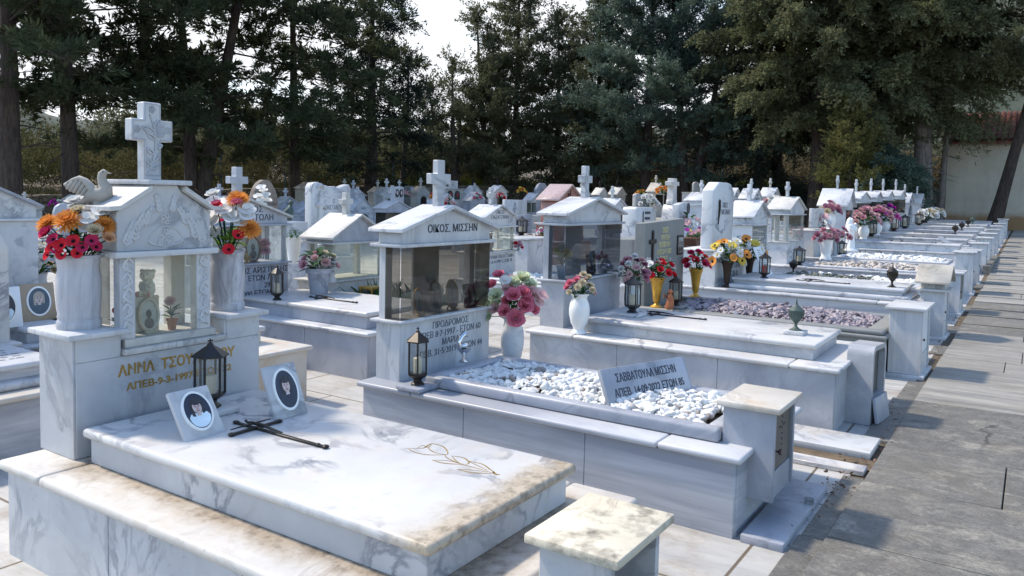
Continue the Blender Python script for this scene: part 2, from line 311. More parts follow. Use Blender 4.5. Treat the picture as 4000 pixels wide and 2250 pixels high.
# ------------------------------------------------------------------ mesh helpers
def bev(bm, geom_edges, o, s=1):
    if o > 0: bmesh.ops.bevel(bm, geom=geom_edges, offset=o, segments=s, affect='EDGES', profile=.5)
def box(bm, x0, x1, y0, y1, z0, z1, b=.003, s=1):
    v = [bm.verts.new((x, y, z)) for z in (z0, z1) for y in (y0, y1) for x in (x0, x1)]
    f = [bm.faces.new([v[i] for i in q]) for q in ((0, 2, 3, 1), (4, 5, 7, 6), (0, 1, 5, 4), (2, 6, 7, 3), (0, 4, 6, 2), (1, 3, 7, 5))]
    b = min(b, .45*min(x1-x0, y1-y0, z1-z0))
    bev(bm, list({e for q in f for e in q.edges}), b, s); return bm
def prism(bm, pts, ax, a0, a1, b=.003, s=1):
    """extrude the 2D outline pts along axis ax ('x': pts are (y,z); 'y': (x,z); 'z': (x,y))"""
    mk = {'x': lambda a, p: (a, p[0], p[1]), 'y': lambda a, p: (p[0], a, p[1]), 'z': lambda a, p: (p[0], p[1], a)}[ax]
    A = [bm.verts.new(mk(a0, p)) for p in pts]; B_ = [bm.verts.new(mk(a1, p)) for p in pts]; n = len(pts)
    f = [bm.faces.new(A), bm.faces.new(B_[::-1])] + [bm.faces.new((A[i], B_[i], B_[(i+1) % n], A[(i+1) % n])) for i in range(n)]
    bmesh.ops.recalc_face_normals(bm, faces=f)
    bev(bm, list({e for q in f for e in q.edges}), b, s); return bm
def lathe(bm, prof, c=(0, 0, 0), n=24, sx=1, sy=1, wob=0, cap=True):
    rings = []
    for r, z in prof:
        rings.append([bm.verts.new((c[0]+r*sx*math.cos(2*math.pi*k/n)*(1+wob*math.cos(8*math.pi*k/n)), c[1]+r*sy*math.sin(2*math.pi*k/n)*(1+wob*math.cos(8*math.pi*k/n)), c[2]+z)) for k in range(n)])
    for a, b_ in zip(rings, rings[1:]):
        for k in range(n): bm.faces.new((a[k], a[(k+1) % n], b_[(k+1) % n], b_[k]))
    if cap: bm.faces.new(rings[0][::-1]); bm.faces.new(rings[-1])
    return bm
def tube(bm, pts, rad, n=8, cap=True):
    pts = [Vector(p) for p in pts]; rings = []
    if not hasattr(rad, '__len__'): rad = [rad]*len(pts)
    up = Vector((0, 0, 1))
    for i, p in enumerate(pts):
        d = (pts[min(i+1, len(pts)-1)]-pts[max(i-1, 0)]).normalized()
        if i == 0: a = d.cross(up if abs(d.z) < .9 else Vector((1, 0, 0))).normalized()
        else: a = (a-d*a.dot(d)).normalized()
        b_ = a.cross(d)
        rings.append([bm.verts.new(p+(a*math.cos(2*math.pi*k/n)+b_*math.sin(2*math.pi*k/n))*rad[i]) for k in range(n)])
    for a, b_ in zip(rings, rings[1:]):
        for k in range(n): bm.faces.new((a[k], a[(k+1) % n], b_[(k+1) % n], b_[k]))
    if cap and n > 2: bm.faces.new(rings[0][::-1]); bm.faces.new(rings[-1])
    return bm
def ell(bm, c, r, n=10, m=7):
    v = bmesh.ops.create_uvsphere(bm, u_segments=n, v_segments=m, radius=1)['verts']
    for q in v: q.co = Vector((q.co.x*r[0]+c[0], q.co.y*r[1]+c[1], q.co.z*r[2]+c[2]))
    return v
def B(): return bmesh.new()
def empty(name, loc, rz=0):
    o = bpy.data.objects.new(name, None); COL.objects.link(o); o.location = loc; o.rotation_euler = (0, 0, rz); o.empty_display_size = .1; return o
def tag(o, label, cat, group=None, kind=None):
    if label: o['label'] = label
    if cat: o['category'] = cat
    if group: o['group'] = group
    if kind: o['kind'] = kind
    return o
def thing(name, label, cat, loc=(0, 0, 0), group=None, rz=0): return tag(empty(name, loc, rz), label, cat, group)
def finish(me, mat, smooth=True, ang=38):
    for m in (mat if isinstance(mat, (list, tuple)) else [mat]): me.materials.append(MATS[m])
    if smooth:
        me.shade_smooth(); me.set_sharp_from_angle(angle=R(ang))
def part(name, bm, mat, parent=None, label=None, smooth=True, local=False, ang=38):
    """one mesh object; bm is in world coordinates and is moved into its thing's frame unless local"""
    me = bpy.data.meshes.new(name); bmesh.ops.recalc_face_normals(bm, faces=bm.faces)
    top = parent
    while top is not None and top.parent is not None: top = top.parent
    if top is not None and not local: bmesh.ops.translate(bm, verts=bm.verts, vec=-Vector(top.location))
    bm.to_mesh(me); bm.free(); finish(me, mat, smooth, ang)
    o = bpy.data.objects.new(name, me); COL.objects.link(o)
    if parent: o.parent = parent
    if label: o['label'] = label
    return o
def solo(name, bm, mat, label, cat, loc, group=None, kind=None, smooth=True):
    """a thing that is one mesh; bm in world coordinates"""
    bmesh.ops.translate(bm, verts=bm.verts, vec=-Vector(loc)); o = part(name, bm, mat, None, smooth=smooth); o.location = loc
    return tag(o, label, cat, group, kind)
def kids(o): return [c for c in bpy.data.objects if c.parent == o]
def dup(o, loc, label=None, rz=None, scale=None):
    ch = CH.setdefault(o.name, None) or kids(o); CH[o.name] = ch
    c = o.copy(); COL.objects.link(c); c.location = loc
    if rz is not None: c.rotation_euler = (0, 0, rz)
    if scale: c.scale = (scale,)*3
    if label: c['label'] = label
    def rec(src, dst):
        for k in (CH.get(src.name) or CH.setdefault(src.name, kids(src))):
            q = k.copy(); COL.objects.link(q); q.parent = dst; rec(k, q)
    rec(o, c); return c
CH = {}
def text(s, size, loc, mat, parent, name='inscription', align='CENTER', ext=.0015, width=None, bold=0, rot=(R(90), 0, R(90)), line=1.0):
    """raised lettering; by default on a face that looks towards +X, reading along +Y"""
    c = bpy.data.curves.new('t', 'FONT'); c.body = s; c.size = size; c.extrude = ext; c.align_x = align; c.space_line = line; c.offset = bold; c.resolution_u = 3
    o = bpy.data.objects.new('t', c); COL.objects.link(o)
    dg = bpy.context.evaluated_depsgraph_get(); me = bpy.data.meshes.new_from_object(o.evaluated_get(dg))
    bpy.data.objects.remove(o); bpy.data.curves.remove(c)
    xs = [v.co.x for v in me.vertices]; k = 1
    if width and xs: k = width/(max(xs)-min(xs))
    from mathutils import Euler
    m = Matrix.Translation(loc) @ Euler(rot).to_matrix().to_4x4() @ Matrix.Diagonal((k, 1, 1, 1))
    top = parent
    while top.parent is not None: top = top.parent
    me.transform(Matrix.Translation(-Vector(top.location)) @ m)
    me.materials.clear(); me.materials.append(MATS[mat]); me.name = name
    q = bpy.data.objects.new(name, me); COL.objects.link(q); q.parent = parent; return q
def quads(name, V, mat, parent=None):
    """V: (n,4,3) or (n,3,3) array of separate small faces"""
    n, k, _ = V.shape; me = bpy.data.meshes.new(name)
    me.vertices.add(n*k); me.vertices.foreach_set('co', V.reshape(-1).astype(np.float32))
    me.loops.add(n*k); me.loops.foreach_set('vertex_index', np.arange(n*k, dtype=np.int32))
    me.polygons.add(n); me.polygons.foreach_set('loop_start', np.arange(0, n*k, k, dtype=np.int32))
    me.update(calc_edges=True); me.materials.append(MATS[mat])
    o = bpy.data.objects.new(name, me); COL.objects.link(o)
    if parent: o.parent = parent
    return o
def gz(y): return max(0., .021*(y-12.))
# ------------------------------------------------------------------ the setting
rng = np.random.default_rng(7); random.seed(7)
WALL = [(-31, -12), (-29, 8), (-28.6, 20), (-26.6, 30), (-22.5, 37.6), (-14, 39.6), (-3.55, 40.2)]
def wall_d(x, y):
    """signed distance outside the yard wall (positive beyond it) and the nearest wall point"""
    best = 1e9
    for (ax, ay), (bx, by) in zip(WALL, WALL[1:]):
        vx, vy = bx-ax, by-ay; t = max(0, min(1, ((x-ax)*vx+(y-ay)*vy)/(vx*vx+vy*vy)))
        d = math.hypot(x-ax-t*vx, y-ay-t*vy)
        if d < best: best = d; side = vx*(y-ay)-vy*(x-ax)
    return best*(1 if side > 0 else -1)
def wall_top(x, y): return 1.15+max(0, min(1, (y-12)/26))*1.0+gz(y)*.35
def land(x, y):
    d = wall_d(x, y)
    if x > -3.5: return gz(min(y, 46)) + max(0, y-46)*.03
    if d <= .1: return gz(y)
    yy = min(y, 45)
    return wall_top(x, yy)-.12 + min(d, 60)*.035*(1 if y > 15 else .45) + max(0, d-60)*.05
def set_ground():
    xs = sorted(set(list(np.arange(-60, 12.1, 1.0)) + [-600, -400, -250, -160, -110, -80, 25, 50, 90, 160, 300, 600]))
    ys = sorted(set(list(np.arange(-12, 70.1, 1.0)) + [-300, -120, -40, 90, 120, 170, 250, 350, 500, 700]))
    bm = B(); V = [[bm.verts.new((x, y, land(x, y) if not (wall_d(x, y) < .6 and x <= -3.5) else gz(y))) for x in xs] for y in ys]
    for j in range(len(ys)-1):
        for i in range(len(xs)-1): bm.faces.new((V[j][i], V[j][i+1], V[j+1][i+1], V[j+1][i]))
    o = part('ground', bm, 'earth'); o['kind'] = 'structure'
    # marble paving of the yard
    bm = B(); ys = list(np.arange(-8, 40.1, 2)); 
    A = [(bm.verts.new((-27.5 if y > 22 else -28.2, y, gz(y)+.004)), bm.verts.new((-.83, y, gz(y)+.004))) for y in ys]
    for a, b in zip(A, A[1:]): bm.faces.new((a[0], a[1], b[1], b[0]))
    o = part('paving', bm, 'paving_marble'); o['kind'] = 'structure'
    # gutter strip: earth and dark slate beside the path
    bm = B()
    for y0, y1, xo, z1 in ((-6, 3.86, -.87, .012), (3.87, 4.88, -.86, .010), (5.72, 7.1, -.9, .022), (7.12, 7.9, -.88, .014), (9.5, 10.1, -.88, .016), (11.2, 11.9, -.9, .012), (13.4, 15.2, -.88, .02), (16.4, 18, -.88, .06), (19.5, 24, -.88, .2)): box(bm, xo, -.742, y0, y1, -.05, gz(y0)*.9+z1, .002)
    o = part('gutter_strip', bm, 'path_slate'); o['kind'] = 'structure'
    a = o.data.attributes.new('tone', 'FLOAT', 'POINT')
    # path of slate slabs
    bm = B(); tones = []
    y = -6.0; rr = random.Random(3)
    while y < 42:
        tone = .0
        h = rr.choice((.62, .74, .9, .8))
        for st in (3.88, 7.07, 11.36, 14.6):
            if y < st-.05 and y+h > st-.35: h = st-y; break
        base = 0. if y < 7.06 else (.62 if y < 11.35 else (.12 if y < 14.59 else .8))
        edges = [-.74] + [(-.08+rr.uniform(-.1, .1)) if rr.random() < .6 else (.35+rr.uniform(-.1, .2))] + [1.1+rr.uniform(-.2, .2), 2.0+rr.uniform(-.1, .2), 3.2]
        for x0, x1 in zip(edges, edges[1:]):
            n0 = len(bm.verts); z = gz(y+h/2); g = .0035
            box(bm, x0+g-(rr.uniform(0, .012) if x0 < -.7 else 0), x1-g, y+g, y+h-g, z-.05, z+.028+rr.uniform(-.0012, .0012), .003)
            tn = min(1, max(0, base+rr.uniform(-.12, .14)*(1 if base > .5 else .7))); tones += [tn]*(len(bm.verts)-n0)
        y += h
    o = part('path', bm, 'path_slate'); o['kind'] = 'structure'
    a = o.data.attributes.new('tone', 'FLOAT', 'POINT'); a.data.foreach_set('value', tones)
    # far hills
    def hill(name, cx, cy, rx, ry, h, seed, label=None):
        bm = B(); n = 44; V = []
        for j in range(n+1):
            row = []
            for i in range(n+1):
                u, v = i/n*2-1, j/n*2-1
                e = max(0, 1-u*u)*max(0, 1-v*v)
                zz = h*e**.8*(.75+.5*noise.fractal(Vector((u*2.3+seed, v*2.3, seed)), 1, 2, 5))
                row.append(bm.verts.new((cx+u*rx, cy+v*ry, zz-3)))
            V.append(row)
        for j in range(n):
            for i in range(n): bm.faces.new((V[j][i], V[j][i+1], V[j+1][i+1], V[j+1][i]))
        o = part(name, bm, 'hill'); o['kind'] = 'structure'
    hill('mountain', 60, 520, 330, 190, 128, 2.2); hill('hill', -420, 300, 260, 260, 52, 5.1); hill('hill', -250, 120, 150, 210, 24, 3.3)
    # boundary wall
    bm = B(); n = 0; segs = []
    for (ax, ay), (bx, by) in zip(WALL, WALL[1:]):
        k = max(1, int(math.hypot(bx-ax, by-ay)/2)); segs += [(ax+(bx-ax)*i/k, ay+(by-ay)*i/k) for i in range(k)]
    segs.append(WALL[-1]); rows = []
    for i, (x, y) in enumerate(segs):
        p, q = segs[max(i-1, 0)], segs[min(i+1, len(segs)-1)]; d = Vector((q[0]-p[0], q[1]-p[1], 0)).normalized(); nrm = Vector((-d.y, d.x, 0))*.45
        zt = wall_top(x, y)+random.uniform(-.07, .07); zb = gz(y)-.1
        rows.append([bm.verts.new(c) for c in ((x, y, zb), (x, y, zt), (x+nrm.x, y+nrm.y, zt+.03), (x+nrm.x, y+nrm.y, zb))])
    for a, b in zip(rows, rows[1:]):
        for k in range(4): bm.faces.new((a[k], a[(k+1) % 4], b[(k+1) % 4], b[k]))
    bm.faces.new(rows[0]); bm.faces.new(rows[-1][::-1])
    bmesh.ops.subdivide_edges(bm, edges=[e for e in bm.edges if e.calc_length() > .9], cuts=3, use_grid_fill=True)
    for v in bm.verts: v.co += Vector((noise.noise(v.co*1.9), noise.noise(v.co*1.9+Vector((9, 0, 0))), noise.noise(v.co*2.3)*.5))*.06
    solo('boundary_wall', bm, 'rubble_wall', 'rough rubble stone retaining wall running behind the last graves', 'wall', (-20, 30, 0))
set_ground()

def house():
    x0, z0 = -3.42, gz(40); t = thing('chapel_building', 'plain ochre rendered building with red tiled roof behind the leaning pine', 'building', (x0, 40.3, z0))
    def at(bm): return bm
    bm = B(); box(bm, x0, 9, 40.3, 47, z0-.1, 4.42, .02); part('wall', bm, 'render_wall', t)
    bm = B(); rr = random.Random(5)
    # curved tiles in courses up a slope of 20 degrees
    sl = math.tan(R(20))
    for j in range(12):
        for i in range(30):
            xx = x0-.25+i*.23; yy = 39.98+j*.36
            zz = 4.47+(yy-39.98)*sl
            a = [bm.verts.new((xx+.115+.115*math.cos(math.pi*k/6), yy, zz+.012+.085*math.sin(math.pi*k/6)+rr.uniform(0, .01))) for k in range(7)]
            b = [bm.verts.new((xx+.115+.10*math.cos(math.pi*k/6), yy+.44, zz+.44*sl+.075*math.sin(math.pi*k/6))) for k in range(7)]
            for k in range(6): bm.faces.new((a[k], a[k+1], b[k+1], b[k]))
    bmesh.ops.solidify(bm, geom=bm.faces[:], thickness=.018)
    rf = part('roof', bm, 'roof_tile', t)
    bm = B(); prism(bm, [(39.98, 4.40), (44.4, 4.40+4.42*sl), (48, 4.42), (48, 4.34), (44.4, 4.30+4.42*sl), (39.98, 4.33)], 'x', x0-.25, 9.2, 0); part('roof_deck', bm, 'roof_tile', rf)
    bm = B(); box(bm, 3.2, 4.4, 40.26, 40.34, 1.9, 3.3, .01); wn = part('window', bm, 'window_dark', t)
    bm = B()
    for a, b, c, d in ((3.12, 4.48, 3.3, 3.38), (3.12, 4.48, 1.82, 1.9), (3.12, 3.2, 1.9, 3.3), (4.4, 4.48, 1.9, 3.3)): box(bm, a, b, 40.2, 40.33, c, d, .005)
    part('window_frame', bm, 'wood_brown', wn)
    def small_house(x, y, z, w, d, h, roof, label):
        t = thing('house', label, 'house', (x, y, z), 'houses beyond the cemetery')
        bm = B(); box(bm, x-w/2, x+w/2, y, y+d, z-2, z+h, .02); part('wall', bm, 'house_wall', t)
        bm = B(); prism(bm, [(y-.5, z+h-.05), (y+d/2, z+h+d*.22), (y+d+.5, z+h-.05), (y+d+.5, z+h+.08), (y+d/2, z+h+d*.22+.15), (y-.5, z+h+.08)], 'x', x-w/2-.5, x+w/2+.5, 0); rf = part('roof', bm, roof, t)
        bm = B(); box(bm, x+w*.25, x+w*.25+.6, y+d*.3, y+d*.3+.6, z+h+d*.1, z+h+d*.3+.5, .02); part('chimney', bm, 'house_wall', rf)
        for k in (-.3, .05, .33):
            bm = B(); box(bm, x+w*k-.5, x+w*k+.5, y-.04, y+.05, z+h*.35, z+h*.8, .01); wi = part('window', bm, 'window_dark', t)
            bm = B()
            for s in (-1, 1): box(bm, x+w*k+s*.56-.05, x+w*k+s*.56+.05, y-.07, y+.02, z+h*.32, z+h*.83, .01)
            box(bm, x+w*k-.6, x+w*k+.6, y-.1, y+.02, z+h*.28, z+h*.32, .01); part('window_frame', bm, 'wood_brown', wi)
    small_house(-31, 92, 4.2, 12, 8, 2.6, 'roof_orange', 'low house with orange roof glimpsed between the dark conifer trunks')
    small_house(-22, 105, 6.4, 13, 8, 3.0, 'roof_tile', 'pale house behind the big blue green conifer')
    small_house(4, 78, 3.2, 11, 9, 3.6, 'roof_orange', 'house with bright orange roof behind the chapel roof')
house()

def fence():
    """blue posts and wires along the terrace above the wall"""
    t = thing('wire_fence', 'sagging wire fence on blue posts above the stone wall', 'fence', (-14, 41.5, wall_top(-14, 40)))
    pts = [(-30, 22), (-28, 31), (-24, 39.2), (-19, 40.5), (-14, 41.4), (-9.5, 41.8), (-5.2, 42)]
    P = []
    for (ax, ay), (bx, by) in zip(pts, pts[1:]):
        k = max(1, round(math.hypot(bx-ax, by-ay)/3.2)); P += [(ax+(bx-ax)*i/k, ay+(by-ay)*i/k) for i in range(k)]
    P.append(pts[-1])
    for x, y in P:
        z = land(x, y); bm = B(); tube(bm, [(x, y, z-.2), (x+random.uniform(-.05, .05), y, z+1.55)], .035, 8); part('post', bm, 'blue_paint', t)
    for h in (.35, .9, 1.45):
        bm = B(); tube(bm, [(x, y, land(x, y)+h+random.uniform(-.05, .05)) for x, y in P], .007, 4); part('wire', bm, 'wire', t)
fence()

# ------------------------------------------------------------------ trees
def unit(v): return v/np.maximum(np.linalg.norm(v, axis=-1, keepdims=True), 1e-9)
def sprays(P, D, Ln, wid, nq, leaf, rng, droop=.0, flat_=False, wf=.30):
    """feathery sprays: nq small leaves along each axis P + t*D*Ln, spread sideways, tips tapering"""
    n = len(P); P = P[:, None, :]; D = unit(D)[:, None, :]; Ln = np.asarray(Ln).reshape(-1, 1, 1)
    t = rng.random((n, nq, 1))**.8
    side = unit(rng.normal(size=(n, nq, 3)))
    if flat_: side[..., 2] *= .35
    c = P+D*Ln*t+side*wid*(1.05-t)*rng.random((n, nq, 1))**.6*Ln
    c[..., 2] -= droop*(t[..., 0]**2)*Ln[..., 0]
    d = unit(D*1.0+side*.75+rng.normal(size=(n, nq, 3))*.35)
    nrm = unit(rng.normal(size=(n, nq, 3))+np.array([0, 0, .8])); s = unit(np.cross(d, nrm))
    l = leaf*(.6+.8*rng.random((n, nq, 1))); w = l*wf
    q = np.stack([c-s*w*.4, c+d*l*.5-s*w, c+d*l, c+d*l*.5+s*w], axis=2)
    return q.reshape(-1, 4, 3)
def limb_path(p, d, ln, rnd, droop, n=5):
    pts = [Vector(p)]; d = Vector(d).normalized()
    for i in range(n):
        d = (d+Vector((rnd.uniform(-.16, .16), rnd.uniform(-.16, .16), rnd.uniform(-.1, .1)-droop))).normalized(); pts.append(pts[-1]+d*ln/n)
    return pts
def tree(name, label, x, y, z, H, r0, bark_, needles, shape, seed, kind='cypress', lean=(0, 0), clear=2.2, dens=1.0, leaf=.15, group=None, stems=1, gaps=.15, dead=10, up=.35, droop=.0, cat='tree', spray=.75):
    rnd = random.Random(seed); g = np.random.default_rng(seed)
    t = thing(name, label, cat, (x, y, z), group)
    bm = B(); P = []; D = []; Ls = []
    axes = []
    for s in range(stems):
        a = rnd.uniform(0, 6.28); k = 0 if stems == 1 else .16
        top = Vector((lean[0]*H+math.cos(a)*k*H*.7, lean[1]*H+math.sin(a)*k*H*.7, H*(1 if s == 0 else rnd.uniform(.72, .95))))
        pts = []; m = 9
        for i in range(m+1):
            u = i/m; pts.append(Vector((top.x*u+rnd.uniform(-.06, .06)*(i > 0)*r0*6*.25, top.y*u+rnd.uniform(-.06, .06)*(i > 0)*r0*6*.25, top.z*u-(.15 if i == 0 else 0))))
        tube(bm, pts, [r0*(1.25 if i == 0 else 1)*(1-.93*(i/m)**.9)+.012 for i in range(m+1)], 10); axes.append(pts)
    def axpos(pts, u):
        f = u*(len(pts)-1); i = min(int(f), len(pts)-2); return pts[i].lerp(pts[i+1], f-i)
    zc = clear/H
    # bare or dead low limbs
    for k in range(dead):
        pts = rnd.choice(axes); u = rnd.uniform(zc*.45, min(.6, zc*1.5)); a = rnd.uniform(0, 6.28); ln = rnd.uniform(.6, 2.0)
        lp = limb_path(axpos(pts, u), (math.cos(a), math.sin(a), rnd.uniform(-.3, .3)), ln, rnd, .06, 4); tube(bm, lp, [.03, .024, .018, .012, .006], 5)
        for q in lp[2:]:
            for e in range(2): tube(bm, limb_path(q, (rnd.uniform(-1, 1), rnd.uniform(-1, 1), rnd.uniform(-.5, .4)), rnd.uniform(.2, .6), rnd, .03, 2), [.009, .006, .003], 3)
    nl = int((24 if kind == 'pine' else 66)*dens*max(.7, H/10))
    for k in range(nl):
        pts = rnd.choice(axes); u = zc+(1-zc)*((k+rnd.random())/nl)**(1.0 if kind == 'pine' else .9)
        if u > .995: u = .995
        uu = (u-zc)/(1-zc); a = k*2.4+rnd.uniform(-.5, .5)
        if rnd.random() < gaps: continue
        ln = shape(uu)*rnd.uniform(.55, 1.22); p = axpos(pts, u)
        if ln < .12: ln = .12
        el = up*(.4+1.3*uu)+rnd.uniform(-.2, .2)
        d = Vector((math.cos(a), math.sin(a), el)); lp = limb_path(p, d, ln, rnd, droop*.25, 5)
        rr = max(.008, r0*.20*(1-u*.75)*min(1, ln/2)); tube(bm, lp, [rr*(1-.16*i) for i in range(6)], 5)
        if kind == 'pine':
            for i in range(1, 6):
                nn = 2+i
                for e in range(nn):
                    sd = Vector((rnd.uniform(-1, 1), rnd.uniform(-1, 1), rnd.uniform(-.22, .35))).normalized(); sl = rnd.uniform(.3, .85)*(.6+.12*i)
                    q0 = lp[i]; q1 = q0+sd*sl
                    if rnd.random() < .4: tube(bm, [q0, q1], [.012, .005], 3)
                    P.append(q1); D.append(sd+Vector((0, 0, .3))); Ls.append(rnd.uniform(.3, .55))
                    if rnd.random() < .75: P.append(q0.lerp(q1, .55)); D.append(sd+Vector((0, 0, .4))); Ls.append(rnd.uniform(.25, .45))
        else:
            m = max(3, int(ln*8.5*dens))
            for e in range(m):
                f = (.10+.92*rnd.random()**.62)*5; i = min(int(f), 4); q = lp[i].lerp(lp[i+1], min(1, f-i)) if f < 5 else lp[5]
                sd = (lp[min(i+1, 5)]-lp[i]).normalized()*.8+Vector((rnd.uniform(-1, 1), rnd.uniform(-1, 1), rnd.uniform(-.35, .75)-droop))
                P.append(q); D.append(sd); Ls.append(spray*rnd.uniform(.55, 1.15)*(.75 if uu > .85 else 1))
        if kind != 'pine':
            for e in range(int(3*dens)+1):
                q = lp[5]; sd = (lp[5]-lp[4]).normalized()+Vector((rnd.uniform(-.8, .8), rnd.uniform(-.8, .8), rnd.uniform(-.5, .5)-droop)); P.append(q); D.append(sd); Ls.append(spray*rnd.uniform(.9, 1.5))
    # leader
    if kind != 'pine':
        for pts in axes:
            for e in range(16):
                P.append(axpos(pts, .9+.1*rnd.random())); D.append(Vector((rnd.uniform(-.5, .5), rnd.uniform(-.5, .5), 1))); Ls.append(.5)
    part('trunk', bm, bark_, t, local=True)
    P = np.array([tuple(v) for v in P]); D = np.array([tuple(v) for v in D]); Ls = np.array(Ls)
    if kind == 'pine': V = sprays(P, D, Ls, .5, 36, leaf*1.12, g, wf=.12)
    else: V = sprays(P, D, Ls, .36, 36, leaf*.68, g, droop=max(0, droop)*.6, wf=.26)
    quads('crown', V, needles, t)
    return t
cone = lambda R_, p=.75: (lambda u: R_*max(.04, (1-u))**p*min(1, .35+u*4))
egg = lambda R_: (lambda u: R_*(math.sin(math.pi*min(1, .12+u*.88))**.6)*(1 if u < .7 else (1.05-u)/.35))
pinesh = lambda R_: (lambda u: R_*(.65+.5*math.sin(math.pi*(u*.9+.05)))*(1 if u < .8 else max(.15, (1-u)/.2)))
def T_at(ratio, Y): return ratio*Y, Y
# tall pines on the left
tree('pine_tree', 'thick trunked dark pine at the far left edge', -26.6, 11.9, 0, 15, .36, 'bark_pine', 'needles_pine', pinesh(4.4), 11, 'pine', (.0, .0), 4.0, .95, .21, 'tall dark pines behind the left graves', gaps=.22, dead=14, up=.10)
tree('pine_tree', 'dark pine whose trunk bends above its base, left of the carved cross', -26.8, 13.95, 0, 15.5, .31, 'bark_pine', 'needles_pine', pinesh(3.9), 12, 'pine', (-.02, -.035), 4.2, .9, .21, 'tall dark pines behind the left graves', gaps=.2, dead=18, up=.08)
tree('pine_tree', 'straight slim pine rising right behind the tall carved cross', -26.6, 16.4, 0, 16, .27, 'bark_pine', 'needles_pine', pinesh(3.6), 13, 'pine', (-.01, 0), 4.4, .9, .21, 'tall dark pines behind the left graves', gaps=.2, dead=16, up=.08)
tree('pine_tree', 'twin stemmed pine with forked red trunk and long layered limbs', -26.4, 18.2, 0, 15.5, .30, 'bark_pine', 'needles_pine', pinesh(5.2), 14, 'pine', (.05, .05), 3.6, 1.2, .22, 'tall dark pines behind the left graves', stems=2, gaps=.12, dead=14, up=.02, droop=.12)
tree('pine_tree', 'pine with wide drooping limbs left of the black conifer', -25.9, 22.6, .2, 13, .26, 'bark_pine', 'needles_pine', pinesh(3.8), 15, 'pine', (.0, -.02), 2.6, 1.05, .22, 'tall dark pines behind the left graves', gaps=.15, dead=8, up=.0, droop=.16)
# conifers along the back wall, left to right
CG = 'conifers along the back wall'
tree('conifer_tree', 'nearly black dense conifer with low hanging skirt left of the sky gap', *T_at(-.955, 27.3), .3, 12.2, .36, 'bark_dark', 'needles_dark', cone(2.9, .55), 21, 'cypress', (.0, .0), 1.6, 1.25, .15, CG, gaps=.08, dead=6, up=.3, droop=.35)
tree('conifer_tree', 'lone pointed dark conifer just left of the bright sky gap', *T_at(-.885, 31.0), .3, 8.3, .22, 'bark_dark', 'needles_dark', cone(1.6, .9), 22, 'cypress', (.03, .02), 2.0, .8, .14, CG, gaps=.25, dead=6, up=.6)
tree('conifer_tree', 'short many stemmed conifer with slanting trunks under the sky gap', *T_at(-.772, 33.0), .4, 8.0, .24, 'bark_dark', 'needles_cypress', cone(3.1, .7), 23, 'cypress', (-.09, -.02), 1.7, 1.2, .15, CG, stems=3, gaps=.25, dead=24, up=.35)
tree('conifer_tree', 'tall double topped conifer right of the sky gap', *T_at(-.705, 35.2), .45, 10.9, .24, 'bark_pine', 'needles_cypress', cone(3.2, .85), 24, 'cypress', (.0, .0), 1.7, 1.3, .16, CG, stems=2, gaps=.2, dead=20, up=.35)
tree('conifer_tree', 'tallest brownish conifer with open whorled limbs', *T_at(-.660, 36.0), .5, 12.6, .27, 'bark_pine', 'needles_cypress', cone(3.7, .85), 25, 'cypress', (.005, .0), 1.7, 1.4, .16, CG, gaps=.15, dead=20, up=.3)
tree('conifer_tree', 'slim ragged conifer with a leaning side shoot', *T_at(-.583, 37.0), .5, 10.9, .23, 'bark_dark', 'needles_cypress', cone(3.1, .85), 26, 'cypress', (-.02, .0), 1.5, 1.3, .16, CG, gaps=.2, dead=14, up=.35)
tree('conifer_tree', 'conifer with grey green whorls and a straight brown trunk', *T_at(-.520, 37.4), .5, 11.4, .25, 'bark_pine', 'needles_cypress', cone(3.3, .85), 27, 'cypress', (-.005, .0), 1.7, 1.4, .16, CG, gaps=.15, dead=16, up=.3)
tree('conifer_tree', 'low dark conifer growing under the taller trees', *T_at(-.55, 38.4), .5, 6.0, .2, 'bark_dark', 'needles_dark', egg(2.3), 28, 'cypress', (0, 0), 1.3, .9, .15, CG, gaps=.15, dead=6, up=.2, droop=.2)
tree('conifer_tree', 'dense blue green conifer with feathery branches, the left one of the bluish pair', *T_at(-.446, 36.9), .5, 13.5, .30, 'bark_dark', 'needles_bluegreen', cone(4.4, .6), 29, 'cypress', (.01, .0), 2.2, 1.3, .17, CG, gaps=.06, dead=14, up=.3)
tree('conifer_tree', 'dense blue green conifer on two crossing trunks, the right one of the bluish pair', *T_at(-.385, 37.3), .5, 14, .27, 'bark_dark', 'needles_bluegreen', cone(4.3, .6), 30, 'cypress', (.02, .0), 2.4, 1.2, .17, CG, stems=2, gaps=.08, dead=14, up=.3)
tree('conifer_tree', 'low black green conifer drooping to the wall', *T_at(-.293, 37.9), .5, 6.8, .26, 'bark_dark', 'needles_dark', egg(2.4), 31, 'cypress', (.0, .0), 1.0, 1.1, .15, CG, gaps=.1, dead=6, up=.1, droop=.5)
tree('conifer_tree', 'tall olive conifer with brown tinged hanging sprays', *T_at(-.27, 39.3), .5, 15, .28, 'bark_dark', 'needles_olive', cone(4.2, .5), 32, 'cypress', (.0, .0), 4.2, 1.25, .18, CG, gaps=.15, dead=10, up=.25, droop=.25)
tree('conifer_tree', 'huge olive green conifer on a dark leaning trunk', *T_at(-.222, 36.4), .5, 15.5, .34, 'bark_dark', 'needles_olive', egg(4.4), 33, 'cypress', (-.015, -.01), 4.6, 1.6, .18, CG, gaps=.08, dead=14, up=.2, droop=.35)
tree('conifer_tree', 'huge olive green conifer behind the row of identical white shrines', *T_at(-.168, 37.4), .5, 16, .34, 'bark_dark', 'needles_olive', egg(4.5), 34, 'cypress', (.01, .0), 4.6, 1.6, .18, CG, gaps=.08, dead=14, up=.2, droop=.35)
